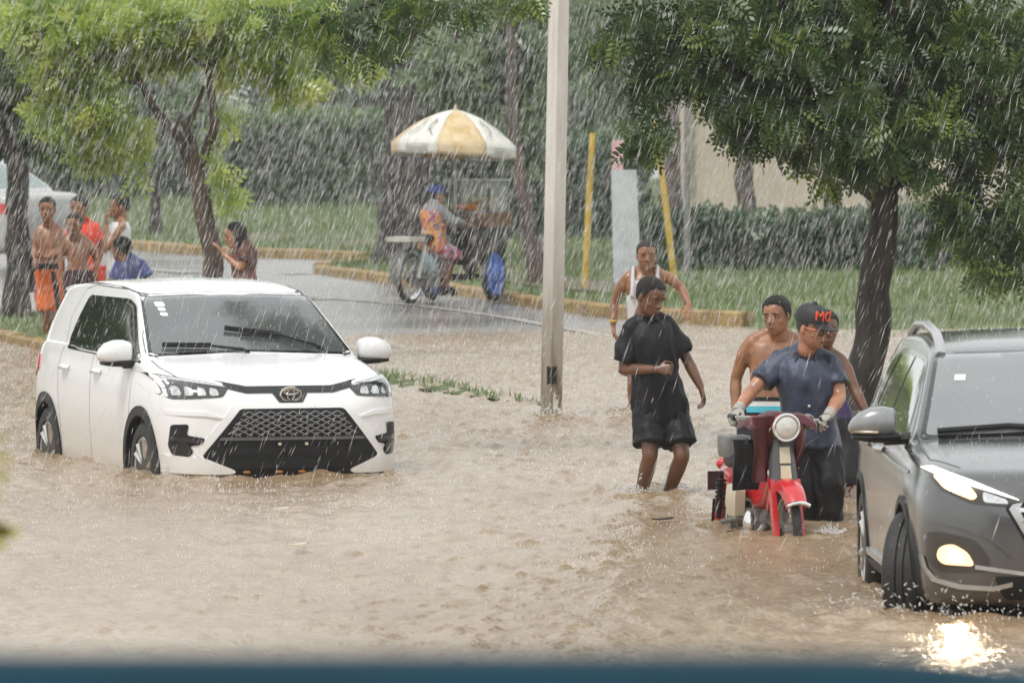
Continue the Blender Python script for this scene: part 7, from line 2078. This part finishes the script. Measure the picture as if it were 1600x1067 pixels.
# ================================================================== THE VENDOR'S CART
def cart():
    hd = Vector((0.50, 0.866, 0))                         # heading right and away
    a0 = G(641, 474, 0.075)
    rz = math.atan2(-hd.x, hd.y)
    root = empty('vendor_tricycle', (a0.x, a0.y, 0.065), rz, 'pale blue motor tricycle with a fruit box and blue front wheels', 'tricycle')
    r = 0.295
    m_pb = pmat('pale_blue_metal', (0.26, 0.36, 0.38), 0.45, var=0.2)
    m_bl = pmat('blue_wheel_disc', (0.02, 0.10, 0.42), 0.45, var=0.35, scale=9)
    m_wood = pmat('brown_wood', (0.16, 0.085, 0.045), 0.7, var=0.35, scale=10, stretch=(1, 1, 5))
    m_box = pmat('dark_box', (0.035, 0.032, 0.032), 0.6, var=0.3)
    # local: rear axle at y = 0, forwards +y, right +x
    spoked_wheel(root, (0, 0, r), r, 0.06)
    ax = 1.18
    for s in (-1, 1):
        w = empty('wheel', (s * 0.40, ax, r + 0.02)); w.parent = root; w.rotation_euler = (0, 0, R(6))
        M = Matrix.Rotation(math.pi / 2, 3, 'Y')
        MB().torus((0, 0, 0), r - 0.02, 0.034, M, 40, 10).build('tyre', m_tyre, w)
        MB().lathe([(r - 0.05, -0.02), (r - 0.06, -0.035), (0.12, -0.02), (0.06, -0.05), (0.0, -0.05)], 30, M).build('rim_disc', m_bl, w)
        MB().lathe([(r - 0.05, 0.02), (r - 0.06, 0.035), (0.12, 0.02), (0.06, 0.055), (0.0, 0.055)], 30, M).build('rim_disc', m_bl, w)
    MB().tube([(-0.46, ax, r), (0.46, ax, r)], 0.02, 8).build('front_axle', m_black, root)
    MB().tube([(0, 0.12, 0.30), (0, 0.50, 0.26), (0.1, ax, 0.27)], 0.022, 8).build('frame_tube', m_black, root)
    MB().tube([(0, 0.05, 0.62), (0, 0.30, 0.40), (0, 0.62, 0.42), (0, 0.80, 0.75)], [0.045, 0.04, 0.04, 0.04], 10).build('frame_tube', m_pb, root)
    for s in (-1, 1):
        MB().tube([(s * 0.09, 0.02, r), (s * 0.10, 0.16, 0.66)], 0.026, 8).build('shock_absorber', pmat('cream_shock', (0.5, 0.47, 0.40), 0.4), root)
        MB().tube([(s * 0.07, 0, r), (s * 0.08, 0.42, 0.30)], 0.024, 8).build('swing_arm', m_engine, root)
    tank = MB().rings([[Vector((w * math.cos(q), y + 0.02 * math.sin(q), zc + h * math.sin(q))) for q in (2 * math.pi * j / 14 for j in range(14))] for y, zc, w, h in ((0.14, 0.48, 0.06, 0.10), (0.22, 0.46, 0.11, 0.15), (0.36, 0.42, 0.12, 0.15), (0.46, 0.40, 0.08, 0.10))]).build('side_panel', m_pb, root)
    MB().box((0, 0.34, 0.28), (0.22, 0.26, 0.18)).build('engine', m_engine, root)
    mgd = MB(); rings = []
    for i in range(11):
        a = R(60 + 130 * i / 10); ro = r + 0.05
        rings.append([Vector((x, math.cos(a) * (ro - o_), r + math.sin(a) * (ro - o_))) for x, o_ in ((-0.07, 0.02), (-0.04, 0), (0.04, 0), (0.07, 0.02), (0.06, 0.028), (0, 0.008), (-0.06, 0.028))])
    mgd.rings(rings).build('rear_mudguard', m_bar, root)
    MB().box((0, -0.10, 0.735), (0.30, 0.36, 0.055)).build('rear_rack', pmat('pale_rack', (0.48, 0.46, 0.40), 0.5), root, False)
    MB().tube([(0, -0.2, 0.70), (0, -0.12, 0.5)], 0.02, 8).build('rack_stay', m_bar, root)
    MB().rings([[Vector((w * sup(math.cos(q), 0.7), y, 0.74 + 0.045 * sup(math.sin(q), 0.7))) for q in (2 * math.pi * j / 14 for j in range(14))] for y, w in ((0.02, 0.09), (0.10, 0.13), (0.38, 0.12), (0.52, 0.07))]).build('seat', m_black, root)
    # cargo body: dark tub below, wooden tray above, glass show case at the far end
    tub = MB().rings([[Vector((x * k_, y, z)) for x, y in ((-0.24, 0.92), (0.40, 0.92), (0.40, 1.50), (-0.24, 1.50))] for z, k_ in ((0.42, 0.8), (0.60, 0.95), (0.84, 1.0))]).build('tub', m_box, root, False)
    for i in range(4):
        MB().box((0.08, 0.905, 0.52 + 0.085 * i), (0.58, 0.018, 0.07)).build('plank', m_box, tub, False)
    MB().box((-0.25, 1.2, 0.93), (0.03, 0.64, 0.16)).build('tray_side', m_wood, root, False)
    MB().box((0.42, 1.2, 0.93), (0.03, 0.64, 0.16)).build('tray_side', m_wood, root, False)
    MB().box((0.085, 0.895, 0.93), (0.64, 0.03, 0.16)).build('tray_side', m_wood, root, False)
    MB().box((0.085, 1.505, 0.93), (0.64, 0.03, 0.16)).build('tray_side', m_wood, root, False)
    m_gl = glass_mat('show_case_glass', (0.5, 0.55, 0.5), 0.1, 0.25)
    cs = empty('show_case', (0.22, 1.27, 1.015)); cs.parent = root
    for x, y, sx, sy in ((0, -0.22, 0.40, 0.006), (0, 0.22, 0.40, 0.006), (-0.20, 0, 0.006, 0.44), (0.20, 0, 0.006, 0.44)):
        MB().box((x, y, 0.17), (sx, sy, 0.34)).build('glass_pane', m_gl, cs, False)
    for x in (-0.20, 0.20):
        for y in (-0.22, 0.22):
            MB().box((x, y, 0.18), (0.025, 0.025, 0.36)).build('corner_post', m_bar, cs, False)
    MB().box((0, 0, 0.365), (0.44, 0.48, 0.022)).build('lid', pmat('pale_lid', (0.42, 0.44, 0.42), 0.4), cs, False)
    MB().tube([(-0.28, 0.82, 1.0), (0.34, 0.82, 1.02)], 0.018, 8).build('push_bar', m_bar, root)
    for s in (-0.22, 0.34): MB().tube([(s, 0.82, 1.01), (s, 0.92, 0.80)], 0.015, 8).build('push_bar_stay', m_bar, root)
    # spare lamp-like round object hung by the wheel
    MB().ell((0.30, 0.84, 0.42), (0.10, 0.07, 0.10), None, 14, 10).build('hanging_bucket', m_box, root)
    Mw = Matrix.Rotation(rz, 3, 'Z')
    # fruit on the tray: things of their own
    fruit_m = [pmat('yellow_fruit', (0.50, 0.36, 0.04), 0.45), pmat('orange_fruit', (0.55, 0.20, 0.03), 0.45), pmat('green_fruit', (0.22, 0.30, 0.06), 0.45), pmat('pink_fruit', (0.6, 0.22, 0.2), 0.45)]
    fm = {}
    rs = random.Random(3)
    nm = ['yellow', 'orange', 'green', 'pink']
    spots_ = [(x, y, z) for z in (1.00, 1.075) for y in (0.96,) for x in (-0.18, -0.09, 0.0, 0.09, 0.18, 0.27)] + [(x, y, z) for z in (1.075, 1.15) for y in (1.10, 1.19) for x in (0.10, 0.19, 0.28, 0.36)]
    for i, (x, y, z) in enumerate(spots_):
        c = rs.choice((0, 1, 1, 2) if i < 12 else (0, 0, 2, 1)); c = 3 if i in (5, 9) else c
        if c not in fm:
            fm[c] = MB().lathe([(0.0, -0.042), (0.025, -0.036), (0.042, -0.012), (0.044, 0.010), (0.030, 0.034), (0.008, 0.040), (0.0, 0.036)], 10).mesh('fruit')
            fm[c].materials.append(fruit_m[c]); fm[c].polygons.foreach_set('use_smooth', [True] * len(fm[c].polygons))
        q = Mw @ Vector((x, y, z)) + Vector(root.location)
        o = bpy.data.objects.new('fruit', fm[c]); COL.objects.link(o); o.location = q; o.rotation_euler = (rs.random(), rs.random(), rs.random() * 6)
        tag(o, f'small {nm[c]} fruit heaped ' + ('in the wooden tray of the tricycle' if i < 12 else 'inside the glass show case of the tricycle'), 'fruit', f'{nm[c]} fruit ' + ('in the tray' if i < 12 else 'in the show case'))
    # ---- umbrella, a thing of its own
    ud = a0.y + 0.75
    foot = A(711, 330, ud); top = A(712, 171, ud)
    um = empty('umbrella', (foot.x, foot.y, foot.z - 0.25), 0, 'large yellow and white vendor umbrella over the tricycle', 'umbrella')
    H = top.z - foot.z + 0.25
    MB().tube([(0, 0, 0), (0.005, 0, H)], 0.018, 8).build('pole', pmat('umbrella_pole', (0.45, 0.42, 0.36), 0.4), um)
    MB().tube([(0.005, 0, H - 0.02), (0.005, 0, H + 0.06)], [0.02, 0.006], 8).build('finial', m_cream, um)
    m_y = pmat('umbrella_yellow', (0.55, 0.36, 0.12), 0.6, var=0.15, scale=4, col2=(0.66, 0.54, 0.34))
    m_w = pmat('umbrella_white', (0.66, 0.65, 0.60), 0.6, var=0.06, scale=5)
    m_p = pmat('umbrella_print', (0.20, 0.20, 0.17), 0.7)
    Rr, Hd = 0.735, 0.40
    tilt = Matrix.Rotation(R(3), 3, 'Y') @ Matrix.Rotation(R(-3), 3, 'X')
    def up(a, t):          # t 0 top .. 1 rim
        rad = Rr * t
        return tilt @ Vector((rad * math.cos(a), rad * math.sin(a), -Hd * (0.35 * t + 0.65 * t ** 2.2))) + Vector((0.005, 0, H))
    n = 8
    for k in range(n):
        a0_, a1_ = 2 * math.pi * (k - 0.5) / n + R(-90 + 8), 2 * math.pi * (k + 0.5) / n + R(-90 + 8)
        mat = m_y if k % 2 == 0 else m_w
        V = []; rows_ = 9; cols = 7
        for i in range(rows_ + 3):
            for j in range(cols):
                u_ = j / (cols - 1)
                a = a0_ + (a1_ - a0_) * u_
                if i < rows_:
                    t = max(0.01, i / (rows_ - 1))
                    chord = 1 - 0.065 * (math.sin(math.pi * u_)) * t      # cloth pulls straight between the ribs
                    p_ = up(a, t); c_ = up((a0_ + a1_) / 2, t)
                    p_ = Vector((0.005, 0, p_.z)).lerp(p_, chord) + Vector((0, 0, -0.012 * math.sin(math.pi * u_) * t))
                else:
                    q = (i - rows_ + 1) / 3
                    p_ = up(a, 1.0); p_ = Vector((0.005, 0, p_.z)).lerp(p_, 1 - 0.065 * math.sin(math.pi * u_)) + Vector((0, 0, -0.012 * math.sin(math.pi * u_) - 0.135 * q))
                V.append(p_)
        Fs = [(i * cols + j, i * cols + j + 1, (i + 1) * cols + j + 1, (i + 1) * cols + j) for i in range(rows_ + 2) for j in range(cols - 1)]
        m2 = MB().add(V, Fs)
        o = m2.build('canopy_panel', mat, um, True, 60)
        sol = o.modifiers.new('s', 'SOLIDIFY'); sol.thickness = 0.004
        if k % 2 == 1:
            # faded dark print: two curling strokes and small lines of lettering on the valance
            am = (a0_ + a1_) / 2
            out = lambda a, t, q=0.0: (Vector((0.005, 0, 0)) + (up(a, t) - Vector((0.005, 0, 0))) * 1.0) + Vector((math.cos(a), math.sin(a), 0.6)) * 0.012 - Vector((0, 0, q))
            for sgn in (-1, 1):
                pts = [out(am + sgn * da, t) for da, t in ((0.10, 0.50), (0.17, 0.60), (0.12, 0.70), (0.16, 0.80), (0.26, 0.88))]
                MB().tube(pts, [0.006, 0.012, 0.008, 0.012, 0.006], 5, flat=0.4).build('printed_stroke', m_p, o)
            for q in (0.045, 0.08, 0.105):
                pts = [out(am + da, 1.0, q) * 1.0 for da in (-0.22, -0.1, 0.0, 0.1, 0.22)]
                pts = [Vector((p_.x * (0.94 + 0.0 * p_.z), p_.y * 0.94, p_.z)) + Vector((math.cos(am), math.sin(am), 0)) * 0.012 for p_ in pts]
                MB().tube(pts, 0.006, 5, flat=0.5).build('printed_line', m_p, o)
    for k in range(n):
        a = 2 * math.pi * (k + 0.5) / n + R(-90 + 8)
        MB().tube([up(a, 0.02) - Vector((0, 0, 0.02)), up(a, 0.5) - Vector((0, 0, 0.012)), up(a, 0.99) - Vector((0, 0, 0.012))], 0.006, 5).build('rib', m_bar, um)
    return root
cart()
# ---- the vendor
p = Person('vendor in a blue cap and orange flowered shirt riding the tricycle', 101.2, sk_mid,
           dict(sr=(690, 326, -0.12), sl=(666, 325, 0.14), er=(706, 346, -0.10), wr=(727, 350, 0.10), el=(690, 345, 0.28), wl=(718, 350, 0.40),
                hr=(680, 387, -0.06), hl=(668, 387, 0.08), kr=(706, 398, 0.20), kl=(700, 396, 0.36), ar=(696, 446, 0.18), al=(692, 444, 0.32), tr=(708, 456, 0.26), tl=(702, 454, 0.40), head=(683, 306, 0.04)), 0.98, 0.235, 118, 6, 0, voxel=0.0140, ground=0.08)
p.hands = {'r': ((0.8, 0.4, -0.2), (0, 0, -1), 0.8)}
p.make_body(); p.hair('short', thick=0.01)
c_flower = floral('orange_flower_cloth', (0.52, 0.17, 0.05), (0.55, 0.30, 0.10), (0.22, 0.07, 0.20), 26)
p.shirt(pmat('grey_jersey', (0.19, 0.20, 0.21), 0.7), 0.30, 0.014, 1.85, 1.05, name='jersey', sl_ease=0.014)
p.shirt(c_flower, -0.10, 0.026, 0.0, 0.97, name='flowered_shirt', seed=4)
p.shorts(floral('pink_flower_cloth', (0.50, 0.10, 0.13), (0.12, 0.08, 0.22), (0.55, 0.50, 0.52), 24), 1.12, 0.022, name='patterned_trousers', seed=5)
P, h = p.P, p.hh
cpm = pmat('blue_cap', (0.035, 0.06, 0.20), 0.6, var=0.25, scale=30)
co = MB().rings([oval(p.hbase + p.hu * (z * h), p.hl_, p.hf, w * h, f * h, b * h, 24, 0.95) for z, w, f, b in ((0.64, 0.36, 0.44, 0.48), (0.78, 0.36, 0.44, 0.48), (0.92, 0.33, 0.39, 0.43), (1.04, 0.24, 0.28, 0.31), (1.09, 0.10, 0.11, 0.12))]).build('cap', cpm, p.root)
MB().rings([[P(x, 0.38 + 0.28 * t - 0.1 * (x / 0.3) ** 2, 0.67 - 0.08 * t + o_) for x, o_ in ((-0.3 * w_, 0), (0, 0.02), (0.3 * w_, 0), (0.3 * w_, 0.03), (0, 0.05), (-0.3 * w_, 0.03))] for t, w_ in ((0, 1), (0.6, 0.9), (1, 0.55))]).build('brim', cpm, co)
for k in 'rl':
    N, T = p.J['a' + k], p.J['t' + k]
    mb = MB(); hl = N - (T - N).normalized() * 0.045; hl.z = T.z
    seg(mb, [hl, N.lerp(T, 0.35) + Vector((0, 0, -0.012)), T + (T - N).normalized() * 0.03], [0.042, 0.048, 0.038])
    link('shoe', remesh(mb, 0.009, 1), m_black, p.root)
# ================================================================== RAIN, SPLASHES, HAZE
def drop_mat(name, col, tr):
    m = bpy.data.materials.new(name); m.use_nodes = True
    nt = m.node_tree; nt.nodes.clear()
    out = nt.nodes.new('ShaderNodeOutputMaterial')
    d = nt.nodes.new('ShaderNodeBsdfDiffuse'); d.inputs['Color'].default_value = (*col, 1)
    t = nt.nodes.new('ShaderNodeBsdfTranslucent'); t.inputs['Color'].default_value = (*col, 1)
    mx = nt.nodes.new('ShaderNodeMixShader'); mx.inputs['Fac'].default_value = 0.5
    nt.links.new(d.outputs[0], mx.inputs[1]); nt.links.new(t.outputs[0], mx.inputs[2])
    if tr > 0:
        x = nt.nodes.new('ShaderNodeBsdfTransparent')
        m2 = nt.nodes.new('ShaderNodeMixShader'); m2.inputs['Fac'].default_value = tr
        nt.links.new(mx.outputs[0], m2.inputs[1]); nt.links.new(x.outputs[0], m2.inputs[2])
        nt.links.new(m2.outputs[0], out.inputs['Surface'])
    else:
        nt.links.new(mx.outputs[0], out.inputs['Surface'])
    return m
m_drop = drop_mat('rain_water', (0.95, 0.96, 0.96), 0.42)
def spindles(P, D, L, W):
    """slim falling drops: double-pointed four sided slivers"""
    n = len(P)
    d = D / np.linalg.norm(D, axis=1, keepdims=True)
    a = np.cross(d, np.array([[0, 1.0, 0]])); a /= np.linalg.norm(a, axis=1, keepdims=True)
    b = np.cross(d, a)
    V = np.empty((n, 4, 3))
    V[:, 0] = P + d * (L / 2)[:, None] + b * (W / 3)[:, None]; V[:, 3] = P - d * (L / 2)[:, None] + b * (W / 3)[:, None]
    V[:, 1] = P + a * (W / 2)[:, None] - b * (W / 3)[:, None]; V[:, 2] = P - a * (W / 2)[:, None] - b * (W / 3)[:, None]
    base = np.arange(n)[:, None] * 4
    F3 = np.concatenate([base + np.array([[0, 1, 2]]), base + np.array([[3, 2, 1]]), base + np.array([[0, 3, 1]]), base + np.array([[0, 2, 3]])])
    return V.reshape(-1, 3), F3
rr = np.random.RandomState(5)
N_RAIN = 125000
dep = np.where(rr.rand(N_RAIN) < 0.012, rr.uniform(46, 60, N_RAIN), 60.0 + 75.0 * rr.rand(N_RAIN) ** 0.8)
half = dep * 0.0605 + 0.6
X = rr.uniform(-1, 1, N_RAIN) * half
zlo = np.maximum(0.02, CAM_H - dep * 0.075)
zhi = CAM_H + dep * 0.010 + 0.3
Z = zlo + (zhi - zlo) * rr.rand(N_RAIN)
P = np.stack([X, dep, Z], -1)
D = np.stack([-0.36 + 0.10 * rr.normal(size=N_RAIN), 0.05 * rr.normal(size=N_RAIN), -np.ones(N_RAIN)], -1)
Lr = 0.035 + 0.15 * rr.rand(N_RAIN) ** 1.5; Wr = 0.0012 + 0.0040 * rr.rand(N_RAIN) ** 2.2
V, F3 = spindles(P, D, Lr, Wr)
tag(link('rain', np_mesh('rain', V, F3), m_drop, None, True), 'slanting streaks of heavy rain filling the air', 'rain', kind='stuff')

# splashes where drops strike the water: little upright crowns
def crowns(P, h, w):
    n = len(P)
    V = np.empty((n, 4, 3)); an = rr.uniform(0, 6.28, n)
    for k in range(3):
        q = an + 2 * math.pi * k / 3
        V[:, k] = P + np.stack([np.cos(q) * w, np.sin(q) * w, -0.005 * np.ones(n)], -1)
    V[:, 3] = P + np.stack([rr.normal(0, 0.25, n) * h, rr.normal(0, 0.25, n) * h, h], -1)
    b = np.arange(n)[:, None] * 4
    return V.reshape(-1, 3), np.concatenate([b + np.array([[0, 1, 3]]), b + np.array([[1, 2, 3]]), b + np.array([[2, 0, 3]])])
ns = 32000
yy = 50 + 44 * rr.rand(ns) ** 0.8
xx = rr.uniform(-1, 1, ns) * (yy * 0.06 + 0.3)
keep = vnoise(xx * 0.8, yy * 0.25, 30) + 0.5 * rr.rand(ns) > 0.55
xx, yy = xx[keep], yy[keep]
V, F3 = crowns(np.stack([xx, yy, np.zeros(len(xx))], -1), rr.uniform(0.006, 0.026, len(xx)) * np.clip((yy - 40) / 24, 0.4, 1.1), rr.uniform(0.0025, 0.0070, len(xx)) * np.clip((yy - 40) / 24, 0.5, 1.1))
tag(link('splashes', np_mesh('splashes', V, F3), m_drop, None, True), 'tiny white splashes of rain on the flood water', 'splash', kind='stuff')
# mist of drops bursting on the cars and on heads and shoulders
dg = bpy.context.evaluated_depsgraph_get()
HP = []
for (x0, x1, y0, y1, n_) in ((-3.6, -0.6, 62.3, 66.8, 2600), (1.9, 4.3, 48.2, 53.0, 1700), (0.5, 2.5, 56.5, 62.5, 1500), (-5.2, -2.5, 85, 93, 900)):
    for _ in range(n_):
        x, y = rr.uniform(x0, x1), rr.uniform(y0, y1)
        ok, loc, nor, _i, ob, _m = SC.ray_cast(dg, Vector((x, y, 2.35)), Vector((0, 0, -1)))
        if ok and loc.z > 0.30 and nor.z > 0.2 and ob.name.split('.')[0] not in ('crown', 'trunk', 'haze'):
            HP.append(tuple(loc))
HP = np.array(HP)
V, F3 = crowns(HP, rr.uniform(0.004, 0.024, len(HP)), rr.uniform(0.0012, 0.0032, len(HP)))
tag(link('rain_burst', np_mesh('rain_burst', V, F3), m_drop, None, True), 'fine spray of rain bursting on the cars and people', 'splash', kind='stuff')
# thrown water round the wading legs, the pole and the moving wheel
def thrown(name, label, c, n, spread, height, push=(0, 0)):
    c = np.array(c)
    t = rr.rand(n)
    ang = rr.uniform(0, 6.28, n)
    rad = spread * rr.rand(n) ** 0.7
    P = np.stack([c[0] + np.cos(ang) * rad + push[0] * t, c[1] + np.sin(ang) * rad * 1.5 + push[1] * t, np.abs(rr.normal(0, height, n)) * (1 - rad / (spread * 1.2))], -1)
    Dd = np.stack([np.cos(ang), np.sin(ang), rr.uniform(-1, 1.5, n)], -1)
    V, F3 = spindles(P, Dd, rr.uniform(0.012, 0.05, n), rr.uniform(0.006, 0.014, n))
    return tag(link(name, np_mesh(name, V, F3), m_drop, None, True), label, 'splash', kind='stuff')
g1 = G(996, 772); g2 = G(1045, 768); g3 = G(985, 655); g4 = G(1297, 832); g5 = G(860, 648); g6 = G(1405, 948)
thrown('splash', 'spray kicked up round the leading leg of the youth in black', (g1.x, g1.y, 0), 260, 0.16, 0.07, (-0.1, 0))
thrown('splash', 'spray kicked up round the trailing leg of the youth in black', (g2.x, g2.y, 0), 260, 0.14, 0.11)
thrown('splash', 'spray behind the running youth in white', (g3.x, g3.y, 0), 320, 0.45, 0.12, (0.2, 0))
thrown('splash', 'foam round the foot of the man with the cap', (g4.x, g4.y, 0), 160, 0.13, 0.03)
thrown('splash', 'drops bouncing round the foot of the concrete pole', (g5.x, g5.y - 0.1, 0), 160, 0.25, 0.05)
thrown('splash', 'spray thrown up by the front wheel of the grey car', (g6.x + 0.2, g6.y - 0.4, 0), 900, 0.75, 0.22, (0.6, 0))
for nm, (px, py), lab in (('floating_leaf', (438 * 1.0, 799), 'pale leaf floating on the water ahead of the white car'), ('floating_leaf', (465, 855), 'pale leaf floating nearest the blue parapet'), ('floating_debris', (1035, 815), 'dark scrap floating beside the moped')):
    q = G(px, py)
    o = MB().rings([[(-0.07, 0, 0.012), (-0.02, -0.05, 0.010), (0.05, -0.03, 0.014), (0.07, 0.0, 0.02), (0.03, 0.05, 0.012), (-0.03, 0.04, 0.010)], [(-0.07, 0, 0.018), (-0.02, -0.05, 0.016), (0.05, -0.03, 0.020), (0.07, 0.0, 0.03), (0.03, 0.05, 0.018), (-0.03, 0.04, 0.016)]]).build(nm, m_cream if 'leaf' in nm else m_black, None, False)
    o.location = (q.x, q.y, 0.004)
    tag(o, lab, 'leaf' if 'leaf' in nm else 'debris')

# rain-hazed air
hz = MB().box((0, 144, 5.3), (392, 308, 13.4)).build('haze', None, None, False)
hm = bpy.data.materials.new('rain_haze'); hm.use_nodes = True
hn = hm.node_tree; hn.nodes.clear()
ho = hn.nodes.new('ShaderNodeOutputMaterial'); hv = hn.nodes.new('ShaderNodeVolumePrincipled')
hv.inputs['Color'].default_value = (0.93, 0.95, 0.95, 1); hv.inputs['Density'].default_value = 0.00032; hv.inputs['Anisotropy'].default_value = 0.2
hn.links.new(hv.outputs['Volume'], ho.inputs['Volume'])
hz.data.materials.append(hm)
tag(hz, kind='stuff')
